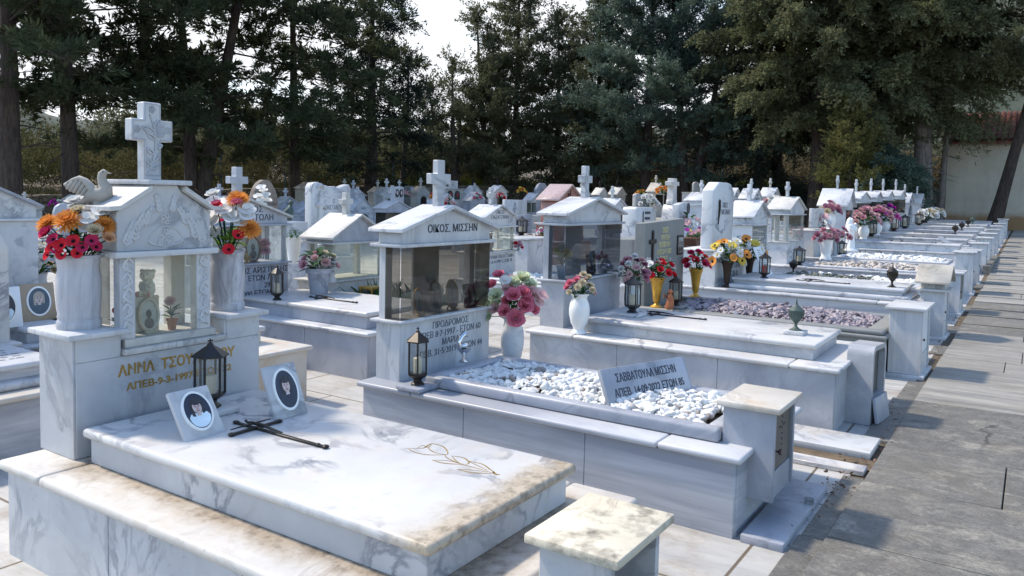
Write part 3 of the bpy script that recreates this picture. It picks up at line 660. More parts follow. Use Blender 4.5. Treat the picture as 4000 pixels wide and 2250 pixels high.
tree('conifer_tree', 'conifer on a pale grey fluted trunk beside the ochre building', -4.05, 37.7, .5, 14.5, .46, 'bark_grey', 'needles_olive', egg(2.9), 35, 'cypress', (-.03, -.01), 4.9, 1.4, .17, CG, gaps=.1, dead=16, up=.15, droop=.35)
tree('conifer_tree', 'dark drooping branches of the conifer over the ochre wall', -3.5, 38.9, .5, 10.5, .16, 'bark_grey', 'needles_olive', cone(2.1, .5), 36, 'cypress', (.03, .0), 4.5, .9, .15, CG, gaps=.15, dead=4, up=.05, droop=.6)
tree('pine_tree', 'leaning pine on a bare slanting trunk in front of the ochre wall', -1.5, 38.4, .55, 13, .27, 'bark_pine', 'needles_olive', pinesh(4.4), 37, 'pine', (.20, .0), 5.8, 1.3, .20, None, gaps=.1, dead=3, up=.1)
tree('young_conifer', 'small yellowish conifer in front of the big olive conifers', *T_at(-.185, 33.6), .45, 5.2, .10, 'bark_dark', 'needles_yellow', cone(1.25, .7), 38, 'cypress', (.0, .0), .7, 1.2, .14, None, gaps=.05, dead=0, up=.6, spray=.55)
tree('young_conifer', 'low blue green conifer bush at the foot of the pale trunk', *T_at(-.150, 35.4), .48, 3.4, .12, 'bark_dark', 'needles_bluegreen', egg(1.5), 39, 'cypress', (.0, .0), .8, 1.3, .15, None, gaps=.05, dead=0, up=.2, droop=.2)

# olive trees and thicket beyond the wall
OG = 'olive trees on the terrace beyond the wall'
ol = [(-33.5, 27, 'bushy grey green olive behind the black conifer', 4.2), (-27.5, 41, 'twiggy olive tree left of the sky gap trunks', 4.0), (-23.5, 44.5, 'olive tree on forked trunk behind the slanting stems', 4.2), (-19.5, 45, 'olive on the bright grass left of the red granite shrine', 4.0), (-16, 46.5, 'pruned olive on the bright grass right of the red granite shrine', 3.8),
      (-35, 22, 'olive tree right behind the twin stemmed pine', 4.4), (-36, 15, 'olive tree filling the space behind the carved cross', 4.4), (-12, 47, 'bare twigged olive behind the tall standing cross', 4.0), (-7.5, 46, 'olive tree at the right end of the terrace', 3.8)]
for i, (x, y, lb, h) in enumerate(ol):
    tree('olive_tree', lb, x, y, land(x, y)-.1, h, .16, 'bark_grey', 'leaf_olive', egg(2.0), 60+i, 'cypress', (0, 0), .9, .75, .12, OG, stems=3, gaps=.2, dead=8, up=.5, spray=.55)
def scatter(name, label, n, fn, leaf, mat, seed, kind=None):
    g = np.random.default_rng(seed); P = np.array([fn(g) for _ in range(n)]); D = g.normal(size=(n, 3))*.7+np.array([0, 0, .8])
    V = sprays(P, D, .4+.6*g.random(n), .5, 16, leaf, g); o = quads(name, V, mat); tag(o, label, 'undergrowth' if kind is None else kind, None, 'stuff'); return o
def along(g, lo, hi, a, b, hmax):
    """random point lo..hi metres beyond the wall, between fractions a..b of its length, under a bumpy top"""
    while True:
        f = (a+(b-a)*g.random())*(len(WALL)-1); i = min(int(f), len(WALL)-2); (ax, ay), (bx, by) = WALL[i], WALL[i+1]; u = f-i
        dx, dy = bx-ax, by-ay; l = math.hypot(dx, dy); d = lo+(hi-lo)*g.random()
        x, y = ax+dx*u-dy/l*d, ay+dy*u+dx/l*d
        h = hmax*(.55+.9*max(-.4, noise.noise(Vector((x*.3, y*.3, 2)))))
        if x < -3.8: return (x, y, land(x, y)+h*g.random()**.75)
scatter('thicket', 'dense olive brown thicket behind the left wall under the pines', 12000, lambda g: along(g, 1.0, 9, .10, .62, 2.9), .085, 'leaf_thicket', 71)
scatter('far_thicket', 'grey green thicket far behind the back wall', 8000, lambda g: along(g, 11, 26, .3, 1.0, 4.2), .15, 'leaf_olive', 72)
scatter('scrub', 'dry brown scrub and vine stems along the back terrace', 3600, lambda g: along(g, 3.5, 9, .62, 1.0, 2.0), .16, 'leaf_scrub', 73)
def grassy(name, label, n, a, b, lo, hi, h, mat, seed):
    g = np.random.default_rng(seed); P = []
    while len(P) < n:
        x, y, z = along(g, lo, hi, a, b, .01)
        if noise.noise(Vector((x*.35, y*.35, 7))) > -.15: P.append((x, y, land(x, y)-.03))
    P = np.array(P); d = np.concatenate([g.normal(size=(n, 2))*.25, np.ones((n, 1))], 1); d = unit(d); s = unit(np.cross(d, g.normal(size=(n, 3))))
    l = h*(.5+.9*g.random((n, 1))); V = np.stack([P-s*.02, P+s*.02, P+d*l*.6+s*.015, P+d*l], 1); tag(quads(name, V, mat), label, 'grass', None, 'stuff')
grassy('grass', 'bright yellow green grass on top of the stone wall', 16000, .5, .985, .35, 9, .42, 'grass_bright', 74)
grassy('rough_grass', 'dull rough grass at the foot of the thicket', 6000, .1, .55, .35, 4, .4, 'leaf_thicket', 75)
# ------------------------------------------------------------------ grave builders (all coordinates in metres, world frame)
def cross_bm(bm, x, y, z, h, w=None, t=.055, sh=None, ah=None, za=None):
    w = w or h*.62; sh = sh or h*.22; ah = ah or h*.21; za = za or h*.62
    a = [(y-sh/2, z), (y+sh/2, z), (y+sh/2, z+za-ah/2), (y+w/2, z+za-ah/2), (y+w/2, z+za+ah/2), (y+sh/2, z+za+ah/2), (y+sh/2, z+h), (y-sh/2, z+h), (y-sh/2, z+za+ah/2), (y-w/2, z+za+ah/2), (y-w/2, z+za-ah/2), (y-sh/2, z+za-ah/2)]
    return prism(bm, a, 'x', x-t/2, x+t/2, .004, 1)
def slab_rect(bm, x0, x1, y0, y1, z0, z1, joints=(), bull=True):
    """a slab with rounded nosing, cut into pieces along x"""
    e = [x0]+list(joints)+[x1]
    for a, b in zip(e, e[1:]): box(bm, a+(.001 if a != x0 else 0), b-(.001 if b != x1 else 0), y0, y1, z0, z1, (z1-z0)*.42 if bull else .004, 4 if bull else 1)
    return bm
def tomb(label, x0, x1, y0, y1, zb, zl, zs, mat='marble_white', lmat=None, smat=None, kind='slab', ins=.17, xin0=None, xin1=None, ov=.035, joints=(), group='marble tombs in the row by the path', lt=.034, step=0, name='tomb', plates=True):
    """plinth with a rounded ledge; on it a raised slab, or a curb round a bed. Returns the thing and its bed box"""
    lmat = lmat or mat; smat = smat or mat
    t = thing(name, label, 'tomb', ((x0+x1)/2, (y0+y1)/2, zb), group)
    b = B(); box(b, x0+ov, x1-ov, y0+ov, y1-ov, zb-.12, zl-lt, .003)
    if plates:  # cladding plates a hair proud of the core, with open joints between them
        n = 3; L_ = (x1-x0-2*ov)/n
        for i in range(n): box(b, x0+ov+i*L_+.002, x0+ov+(i+1)*L_-.002, y0+ov-.006, y0+ov+.01, zb-.12, zl-lt-.002, .002)
        box(b, x1-ov-.01, x1-ov+.006, y0+ov+.018, y1-ov-.018, zb-.12, zl-lt-.002, .002)
    part('plinth', b, mat, t)
    b = B(); slab_rect(b, x0, x1, y0, y1, zl-lt, zl, joints); part('ledge', b, lmat, t)
    xa = xin0 if xin0 is not None else x0+.33; xb = xin1 if xin1 is not None else x1-ins; ya, yb = y0+ins, y1-ins
    if kind == 'slab':
        if step:
            b = B(); box(b, xa-.02, xb+.06, ya-.05, yb+.05, zl, zl+step, step*.4, 3); part('step', b, smat, t); zl2 = zl+step
        else: zl2 = zl
        b = B(); box(b, xa+.02, xb-.03, ya+.03, yb-.03, zl2, zs-.038, .003); part('slab_base', b, mat, t)
        b = B(); slab_rect(b, xa, xb, ya, yb, zs-.04, zs); part('cover_slab', b, smat, t)
    elif kind == 'curb':
        cw = .085 if name == 'tomb' else .16; b = B()
        for q in ((xa, xb, ya, ya+cw), (xa, xb, yb-cw, yb), (xa, xa+cw, ya+cw, yb-cw), (xb-cw, xb, ya+cw, yb-cw)): box(b, *q, zl, zs, .018, 3)
        part('curb', b, smat, t); b = B(); box(b, xa+cw-.005, xb-cw+.005, ya+cw-.005, yb-cw+.005, zl-.03, zl+.01, 0); part('bed_floor', b, 'soil', t)
    return t, (xa, xb, ya, yb)
def gravel(name, label, x0, x1, y0, y1, z, n, r, mat, seed, heap=.05, hole=None, angular=.28, group='gravel beds on the tombs'):
    """loose stones filling a bed"""
    g = np.random.default_rng(seed); bm = B()
    base = bmesh.new(); bmesh.ops.create_icosphere(base, subdivisions=2, radius=1); bv = np.array([v.co[:] for v in base.verts]); bf = [[v.index for v in f.verts] for f in base.faces]; base.free()
    V = []; F = []; tone = []
    A = (x1-x0)*(y1-y0); cx, cy = (x0+x1)/2, (y0+y1)/2
    for i in range(n):
        for _ in range(20):
            x, y = g.uniform(x0, x1), g.uniform(y0, y1)
            if not (hole and hole(x, y)): break
        s = r*(.5+.95*g.random()**1.6)*np.array([g.uniform(.75, 1.5), g.uniform(.65, 1.15), g.uniform(.45, .9)])
        q = bv*(1+angular*g.normal(size=(1, 3))*.3); q = q*(1+angular*np.sin(q@g.normal(size=(3, 1))*2.6+g.uniform(0, 6))); q = q*s
        a, b_, c_ = g.uniform(0, 6.28), g.uniform(-.6, .6), g.uniform(-.6, .6)
        M = np.array(Matrix.Rotation(a, 3, 'Z') @ Matrix.Rotation(b_, 3, 'X') @ Matrix.Rotation(c_, 3, 'Y')); q = q@M.T
        dome = heap*max(0, 1-((x-cx)/(x1-x0)*2)**4)*max(0, 1-((y-cy)/(y1-y0)*2)**4)
        q += np.array([x, y, z+dome*g.uniform(.3, 1.0)+g.uniform(0, r*.8)]); k = len(V)*len(bv); V.append(q); F += [[j+k for j in f] for f in bf]; tone += [g.random()]*len(bv)
    V = np.concatenate(V); loc = np.array([cx, cy, z]); me = bpy.data.meshes.new(name); me.from_pydata((V-loc).tolist(), [], F)
    finish(me, mat, True, 60 if angular < .3 else 25); a = me.attributes.new('tone', 'FLOAT', 'POINT'); a.data.foreach_set('value', tone)
    o = bpy.data.objects.new(name, me); COL.objects.link(o); o.location = loc; return tag(o, label, 'gravel', None, 'stuff')
def shrine(label, X, yc, w, dep, zb, zp, zc, ze, zk, zx=0, mat='marble_white', style='glass', rmat=None, pw=None, pdep=None, gmat=None, cmat=None, glassm='glass_clear', txt=None, tmat='letter_black', tsize=.06, ped_txt=None, posts=True, backwall=True, roof_t=.024, ov=.035, cross_t=.05, ledge=.02, group='house shaped grave shrines', crossm=None, name='grave_shrine', low_base=None):
    """house-shaped shrine facing +X: pedestal, sill, case (glass, arch or niche), cornice, gable block, roof, cross"""
    rmat = rmat or mat; gmat = gmat or mat; y0, y1 = yc-w/2, yc+w/2; xb = X-dep; pw = pw or w; pdep = pdep or dep
    t = thing(name, label, 'grave shrine', (X-dep/2, yc, zb), group)
    if low_base:
        b = B(); box(b, X-dep-.1, X+low_base, yc-pw/2-.12, yc+pw/2+.12, zb-.1, zb+.36, .003); box(b, X-dep-.13, X+low_base+.03, yc-pw/2-.15, yc+pw/2+.15, zb+.36, zb+.40, .015, 3); part('tomb_base', b, mat, t)
        b = B(); box(b, X+.05, X+low_base-.1, yc-pw/2, yc+pw/2, zb+.40, zb+.52, .012, 2); part('cover_slab', b, mat, t)
    b = B(); box(b, X-pdep, X, yc-pw/2, yc+pw/2, zb-.05, zp-ledge, .004); ped = part('pedestal', b, mat, t)
    b = B(); box(b, X-pdep-.03, X+.03, yc-pw/2-.03, yc+pw/2+.03, zp-ledge, zp, .006, 2); part('sill', b, mat, t)
    zg = zc-.022
    if style == 'glass':
        if posts:
            for a in (y0+.01, y1-.07):
                b = B(); box(b, xb+.01, xb+.07, a, a+.06, zp, zg, .003); part('post', b, mat, t)
            if dep > .24:
                for a in (y0+.015, y1-.05):
                    b = B(); box(b, X-.055, X-.018, a, a+.035, zp, zg, .003); part('post', b, mat, t)
        if backwall == 'half':
            b = B(); box(b, xb+.02, xb+.04, yc-w*.18, yc+w*.1, zp, zg, .003); part('back_panel', b, mat, t)
        elif backwall:
            b = B(); box(b, xb+.012, xb+.03, y0+.071, y1-.071, zp, zg, .002); part('back_panel', b, glassm, t)
        b = B(); box(b, X-.008, X-.002, y0+.008, y1-.008, zp+.001, zg-.001, 0); part('glass_pane', b, glassm, t)
        for a in (y0, y1-.006):
            b = B(); box(b, xb+.072, X-.012, a, a+.006, zp+.001, zg-.001, 0); part('glass_pane', b, glassm, t)
    elif style == 'arch':
        b = B(); wa = w*.27; sp_ = zp+(zg-zp)*.45; n = 10
        arc = [(yc+wa*math.cos(math.pi*k/n), sp_+min(wa, (zg-sp_)*.85)*math.sin(math.pi*k/n)) for k in range(n+1)]
        prism(b, [(y0, zp), (yc-wa, zp)]+arc[::-1]+[(yc+wa, zp), (y1, zp), (y1, zg), (y0, zg)], 'x', X-.07, X, .003)
        box(b, xb, X-.071, y0, y0+.05, zp, zg, .002); box(b, xb, X-.071, y1-.05, y1, zp, zg, .002); box(b, xb, xb+.04, y0+.051, y1-.051, zp, zg, .002)
        part('arch_wall', b, mat, t)
        b = B(); box(b, X-.064, X-.058, yc-wa-.01, yc+wa+.01, zp+.002, zg-.01, 0); part('glass_pane', b, glassm, t)
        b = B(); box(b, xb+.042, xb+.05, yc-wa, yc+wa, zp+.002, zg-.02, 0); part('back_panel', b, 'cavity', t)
    elif style == 'niche':
        b = B(); box(b, xb, X, y0+.01, y0+.06, zp, zg, .003); box(b, xb, X, y1-.06, y1-.01, zp, zg, .003); box(b, xb, xb+.04, y0+.061, y1-.061, zp, zg, .003); part('side_walls', b, mat, t)
        b = B(); box(b, X-.03, X-.024, y0+.061, y1-.061, zp+.001, zg-.001, 0); part('glass_pane', b, glassm, t)
    elif style == 'solid':
        b = B(); box(b, xb, X, y0+.005, y1-.005, zp, zg, .004); part('block', b, mat, t)
    b = B(); box(b, xb-.035, X+.03, y0-.035, y1+.035, zg, zc, .005, 2); part('cornice', b, mat, t)
    b = B(); prism(b, [(y0+.008, zc), (y1-.008, zc), (y1-.008, ze-.012), (yc, zk-roof_t*1.2), (y0+.008, ze-.012)], 'x', xb+.004, X-.006, .003); gb = part('gable', b, gmat, t)
    b = B(); s = (zk-ze)/(w/2); yo = w/2+ov; zo = ze-ov*s
    for q in (-1, 1):
        prism(b, [(yc+q*.0005, zk-roof_t), (yc+q*yo, zo-roof_t), (yc+q*yo, zo), (yc+q*.0005, zk)], 'x', xb-.04, X+ov, .003)
    rf = part('roof', b, rmat, t)
    if zx:
        b = B(); cross_bm(b, X-dep*.5, yc, zk-.035, zx-zk+.035, t=cross_t); part('cross', b, crossm or cmat or mat, t)
    if txt:
        text(txt, tsize, (X-.004, yc+(.05 if w > .95 else 0), (ze if txt.count('\n') else ze-.05)+(zk-ze)*(.18 if txt.count('\n') else .05)), tmat, t)
    if ped_txt: text(ped_txt, tsize*.9, (X+.002, yc, zp-.10), tmat, t)
    return t
def vase(label, loc, prof, mat='marble_white', n=28, wob=0, group='flower vases', name='flower_vase', sq=None, handles=False, foot=None):
    t = thing(name, label, 'vase', loc, group); b = B(); lathe(b, prof, loc, n, wob=wob, cap=True); part('body', b, mat, t, ang=50)
    r, z = prof[-1]; b = B(); lathe(b, [(r*.98, z-.012), (r*1.05, z-.004), (r*1.05, z+.004), (r*.86, z+.004), (r*.84, z-.01)], loc, n, wob=wob, cap=False); part('rim', b, mat, t, ang=50)
    return t
P_URN = lambda h, r: [(r*.62, 0), (r*.70, h*.01), (r*.70, h*.06), (r*.55, h*.10), (r*.60, h*.18), (r*.80, h*.26), (r*.98, h*.48), (r*1.0, h*.62), (r*.92, h*.76), (r*.74, h*.86), (r*.72, h*.92), (r*.84, h*.985), (r*.86, h)]
P_FLUTED = lambda h, r: [(r*.98, 0), (r*1.0, h*.02), (r*1.0, h*.10), (r*.93, h*.135), (r*.97, h*.165), (r*.93, h*.20), (r*.97, h*.30), (r*1.0, h*.5), (r*1.0, h*.70), (r*.92, h*.80), (r*.93, h*.86), (r*1.0, h*.97), (r*1.0, h)]
P_CONE = lambda h, r: [(r*.55, 0), (r*.6, h*.01), (r*.52, h*.2), (r*.62, h*.5), (r*.78, h*.8), (r*.98, h*.98), (r, h)]
P_POT = lambda h, r: [(r*.62, 0), (r*.64, h*.02), (r*.86, h*.80), (r*.88, h*.82), (r, h*.83), (r, h)]
P_GOLD = lambda h, r: [(r*.85, 0), (r*.88, h*.02), (r*.70, h*.05), (r*.36, h*.10), (r*.30, h*.14), (r*.42, h*.18), (r*.50, h*.22), (r*.56, h*.40), (r*.72, h*.70), (r*.86, h*.86), (r*.98, h*.90), (r, h*.99), (r, h)]
def lantern(label, loc, h, r, mat='iron_black', base=None, group='grave lanterns', n=6, cross=False, candle='candle_wax', bmat='marble_white', rot=.26):
    """hexagonal lantern: footed base, ring, posts, panes, roof, finial; optional marble foot plate as a part"""
    t = thing('grave_lantern', label, 'lantern', loc, group); x, y, z = loc
    if base:
        b = B(); box(b, x-base/2, x+base/2, y-base/2, y+base/2, z, z+.028, .008, 2); part('foot_plate', b, bmat, t); z += .028; h -= .028
    def ring(bm, prof): 
        V = [[bm.verts.new((x+q*math.cos(rot+2*math.pi*k/n), y+q*math.sin(rot+2*math.pi*k/n), z+u*h)) for k in range(n)] for q, u in prof]
        for a, c in zip(V, V[1:]):
            for k in range(n): bm.faces.new((a[k], a[(k+1) % n], c[(k+1) % n], c[k]))
        bm.faces.new(V[0][::-1]); bm.faces.new(V[-1]); return bm
    part('base', ring(B(), [(r*.72, 0), (r*.66, .025), (r*.42, .06), (r*.44, .10), (r*.86, .155), (r*.95, .17), (r*.95, .20), (r*.85, .205)]), mat, t, ang=20)
    part('roof', ring(B(), [(r*.92, .735), (r*1.16, .745), (r*1.16, .765), (r*.60, .85), (r*.22, .905), (r*.18, .93), (r*.08, .94)]), mat, t, ang=20)
    b = B()
    for k in range(n):
        a = rot+2*math.pi*k/n; px, py = x+r*.92*math.cos(a), y+r*.92*math.sin(a); tube(b, [(px, py, z+.19*h), (px, py, z+.745*h)], r*.085, 5)
    part('posts', b, mat, t)
    b = B(); q = r*.86
    for k in range(n):
        a0, a1 = rot+2*math.pi*k/n, rot+2*math.pi*(k+1)/n
        V = [b.verts.new((x+q*math.cos(a), y+q*math.sin(a), z+u*h)) for a, u in ((a0, .205), (a1, .205), (a1, .735), (a0, .735))]; b.faces.new(V)
    part('glass_panes', b, 'glass_lantern', t, smooth=False)
    b = B(); lathe(b, [(r*.4, .205*h), (r*.4, .46*h), (r*.34, .47*h)], (x, y, z), 12); part('candle', b, candle, t)
    b = B()
    if cross:
        tube(b, [(x, y, z+.92*h), (x, y, z+1.0*h)], r*.05, 5); tube(b, [(x, y-r*.18, z+.972*h), (x, y+r*.18, z+.972*h)], r*.05, 5); ell(b, (x, y, z+.94*h), (r*.1, r*.1, r*.08), 8, 5)
    else: lathe(b, [(r*.07, .93*h), (r*.12, .95*h), (r*.05, .965*h), (r*.03, 1.0*h)], (x, y, z), 8)
    part('finial', b, mat, t); return t
def urn(label, loc, h, r, mat='verdigris', base=None, group='metal incense urns on the slabs'):
    t = thing('incense_urn', label, 'urn', loc, group); x, y, z = loc
    if base:
        b = B(); box(b, x-base*.42, x+base*.42, y-base*.5, y+base*.5, z, z+.03, .008, 2); part('foot_plate', b, 'marble_white', t); z += .03; h -= .03
    b = B(); lathe(b, [(r*.86, 0), (r*.86, h*.015), (r*.5, h*.05), (r*.2, h*.12), (r*.2, h*.22), (r*.45, h*.28), (r*.85, h*.40), (r*1.0, h*.55), (r*1.0, h*.60)], (x, y, z), 18); part('bowl', b, mat, t)
    b = B()
    for k in range(12):
        a = 2*math.pi*k/12; tube(b, [(x+r*.86*math.cos(a), y+r*.86*math.sin(a), z+h*.40), (x+r*1.02*math.cos(a), y+r*1.02*math.sin(a), z+h*.56)], r*.05, 4)
    part('ribs', b, mat, t)
    b = B(); lathe(b, [(r*1.06, h*.60), (r*1.06, h*.64), (r*.62, h*.72), (r*.5, h*.74), (r*.3, h*.78), (r*.12, h*.81), (r*.12, h*.85), (r*.03, h*1.0)], (x, y, z), 18); part('lid', b, mat, t); return t
def crucifix(label, loc, L_, mat='bronze_dark', w=None, fig=True, group='bronze crucifixes lying on the graves', yaw=0):
    """crucifix lying flat, its foot towards +X; loc is the crossing"""
    t = thing('lying_crucifix', label, 'crucifix', loc, group); x, y, z = loc; w = w or L_*.36; r = L_*.0175; h0 = L_*.24
    def caps(b, ps):
        for p in ps: ell(b, (p[0], p[1], z+r*.8), (r*1.6, r*1.6, r*.8), 8, 6); ell(b, (p[0]+(x-p[0])*.10, p[1]+(y-p[1])*.10, z+r*.7), (r*1.2, r*1.2, r*.75), 8, 6)
    b = B(); box(b, x-h0, x+L_-h0, y-r, y+r, z+.002, z+.002+r*.8, r*.3, 1); caps(b, ((x-h0, y), (x+L_-h0, y))); part('shaft', b, mat, t)
    b = B(); box(b, x-r, x+r, y-w/2, y+w/2, z+.0025+r*.1, z+.003+r*.9, r*.3, 1); caps(b, ((x, y-w/2), (x, y+w/2))); part('crossbar', b, mat, t)
    if fig:
        b = B(); tube(b, [(x-.11*L_, y, z+r*2), (x-.05*L_, y, z+r*2.4), (x+.08*L_, y+.004, z+r*2.5), (x+.2*L_, y-.006, z+r*2.3), (x+.3*L_, y, z+r*1.7)], [r*.5, r*.8, r*.75, r*.6, r*.3], 7)
        tube(b, [(x-.06*L_, y-w*.42, z+r*1.7), (x-.03*L_, y, z+r*2.4), (x-.06*L_, y+w*.42, z+r*1.7)], [r*.25, r*.5, r*.25], 6); ell(b, (x-.13*L_, y+.004, z+r*2.4), (r*.7, r*.6, r*.6), 8, 6); part('figure', b, mat, t)
    return t
def portrait(t, c, ry, rz, style, tilt, plate):
    """oval enamel portrait in the plane of a tilted plate: c is the centre, 'tilt' leans it back"""
    M = Matrix.Translation(c) @ Matrix.Rotation(-tilt, 4, 'Y')
    def oval(y0, z0, a, b_, x0, x1, n=28, cut=None):
        bm = B(); pts = [(y0+a*math.cos(2*math.pi*k/n), z0+b_*math.sin(2*math.pi*k/n)) for k in range(n)]
        if cut is not None: pts = [(p[0], min(p[1], cut)) for p in pts]
        prism(bm, pts, 'x', x0, x1, 0); return bm
    def put(nm, bm, mat, par): bmesh.ops.transform(bm, matrix=M, verts=bm.verts); return part(nm, bm, mat, par)
    bg_, hair, cloth = style
    f = put('oval_frame', oval(0, 0, ry, rz, 0, .009), 'ceramic_white', t)
    ph = put('photo', oval(0, 0, ry*.86, rz*.88, .0085, .010), bg_, t)
    bm = B()
    pts = [(ry*.72*math.cos(a)*.98, -rz*.30+rz*.54*math.sin(a)) for a in [math.pi+math.pi*k/14 for k in range(15)]]
    prism(bm, [(p[0], max(p[1], -rz*.84*math.sqrt(max(0, 1-(p[0]/(ry*.86))**2)))) for p in pts]+[(ry*.55, -rz*.14), (ry*.2, -rz*.08), (-ry*.2, -rz*.08), (-ry*.55, -rz*.14)], 'x', .0101, .0108, 0); put('clothing', bm, cloth, ph)
    bm = oval(0, rz*.24, ry*.47, rz*.40, .0101, .0109); prism(bm, [(-ry*.47, rz*.2), (-ry*.30, rz*.2), (-ry*.24, -rz*.28), (-ry*.46, -rz*.24)], 'x', .0101, .0110, 0); prism(bm, [(ry*.47, rz*.2), (ry*.30, rz*.2), (ry*.26, -rz*.2), (ry*.44, -rz*.16)], 'x', .0101, .0110, 0); put('hair', bm, hair, ph)
    bm = oval(0, rz*.16, ry*.30, rz*.31, .0112, .0120); prism(bm, [(-ry*.13, -rz*.05), (-ry*.15, -rz*.26), (ry*.15, -rz*.26), (ry*.13, -rz*.05)], 'x', .0109, .0117, 0); put('face', bm, 'skin_print', ph)
    bm = oval(ry*.02, rz*.40, ry*.32, rz*.13, .0121, .0126)
    put('fringe', bm, hair, ph)
    bm = B()
    for q in (-1, 1):
        prism(bm, [(q*ry*.06, rz*.265), (q*ry*.20, rz*.255), (q*ry*.20, rz*.275), (q*ry*.06, rz*.285)], 'x', .0121, .0124, 0)
        prism(bm, [(q*ry*.125+ry*.072*math.cos(2*math.pi*k/8), rz*.20+rz*.034*math.sin(2*math.pi*k/8)) for k in range(8)], 'x', .0121, .0125, 0)
    prism(bm, [(-ry*.02, rz*.16), (ry*.02, rz*.16), (ry*.04, rz*.07), (-ry*.04, rz*.07)], 'x', .0121, .0124, 0)
    prism(bm, [(ry*.12*math.cos(2*math.pi*k/8), -rz*.01+rz*.03*math.sin(2*math.pi*k/8)) for k in range(8)], 'x', .0121, .0125, 0); put('features', bm, 'photo_dark' if hair != 'hair_print' else 'petal_mauve', ph)
def photo_plaque(label, c, w, h, tilt, mat, style, group='portrait plaques', frame=.36, flip=False, oy=0):
    """small plate leaning back on a wedge, carrying an oval portrait; c is the middle of its lower front edge"""
    t = thing('portrait_plaque', label, 'photo plaque', c, group); c = Vector(c)
    M = Matrix.Translation(c) @ Matrix.Rotation(-tilt, 4, 'Y')
    bm = B(); box(bm, -.022, 0, -w/2, w/2, 0, h, .005, 2); bmesh.ops.transform(bm, matrix=M, verts=bm.verts); part('plate', bm, mat, t)
    bm = B(); s = math.sin(tilt); prism(bm, [(c.x-.02, c.z), (c.x-.03-h*.5*s-.05, c.z), (c.x-.024-h*.5*s, c.z+h*.42)], 'y', c.y-w*.18, c.y-w*.06, .002); part('prop', bm, mat, t)
    portrait(t, c+Vector((-math.sin(tilt)*h*.52, oy, math.cos(tilt)*h*.52)), w*frame, h*.40, style, tilt, None); return t
def foot_box(label, x0, x1, y0, y1, zb, z1, door='marble', mat='marble_drip', tmat=None, ov=.035, group='small marble ossuary boxes at the grave feet', cap=.03, base=True, name='ossuary_box'):
    t = thing(name, label, 'ossuary box', ((x0+x1)/2, (y0+y1)/2, zb), group); tmat = tmat or mat; zt = z1-cap
    if base:
        b = B(); box(b, x0-.03, x1+.03, y0-.03, y1+.03, zb-.02, zb+.035, .008, 2); part('base', b, mat, t)
    zb2 = zb+(.035 if base else -.02); h = zt-zb2; wt = .025
    b = B(); box(b, x0, x1, y0, y0+wt, zb2, zt, .003); box(b, x0, x1, y1-wt, y1, zb2, zt, .003); box(b, x0, x0+wt, y0+wt, y1-wt, zb2, zt, .002); box(b, x1-wt-.02, x1-.012, y0+wt, y1-wt, zb2, zb2+h*.30, .003); part('walls', b, mat, t)
    b = B(); box(b, x0-ov, x1+ov, y0-ov, y1+ov, zt, z1, .007, 2); part('top_slab', b, tmat, t)
    if door != 'open':
        b = B(); box(b, x1-.030, x1-.016, y0+wt+.006, y1-wt-.002, zb2+h*.305, zt-.01, .002); d = part('door', b, 'door_metal' if door == 'metal' else 'door_marble', t)
        yc, zc = (y0+y1)/2, zb2+h*.68; b = B()
        for k in range(-4, 5): lathe(b, [(.0045, 0), (.0045, .002)], (0, 0, 0), 8); bmesh.ops.transform(b, matrix=Matrix.Translation((x1-.0158, yc, zc+k*.028)) @ Matrix.Rotation(R(90), 4, 'Y'), verts=b.verts[-16:])
        for k in (-2, -1, 1, 2): lathe(b, [(.0045, 0), (.0045, .002)], (0, 0, 0), 8); bmesh.ops.transform(b, matrix=Matrix.Translation((x1-.0158, yc+k*.025, zc+.04)) @ Matrix.Rotation(R(90), 4, 'Y'), verts=b.verts[-16:])
        if door == 'metal': part('vent_holes', b, 'mildew', d)
        else: b.free()
        b = B(); tube(b, [(x1-.016, y0+wt+.03, zb2+h*.55), (x1+.008, y0+wt+.03, zb2+h*.55)], .004, 6); ell(b, (x1+.012, y0+wt+.03, zb2+h*.55), (.008, .014, .014), 8, 6); part('knob', b, 'bronze_brown', d)
    else:
        b = B(); box(b, x0+wt+.001, x0+wt+.006, y0+wt+.001, y1-wt-.001, zb2+.002, zt-.002, 0); part('back_panel', b, 'stone_grey', t)
    return t

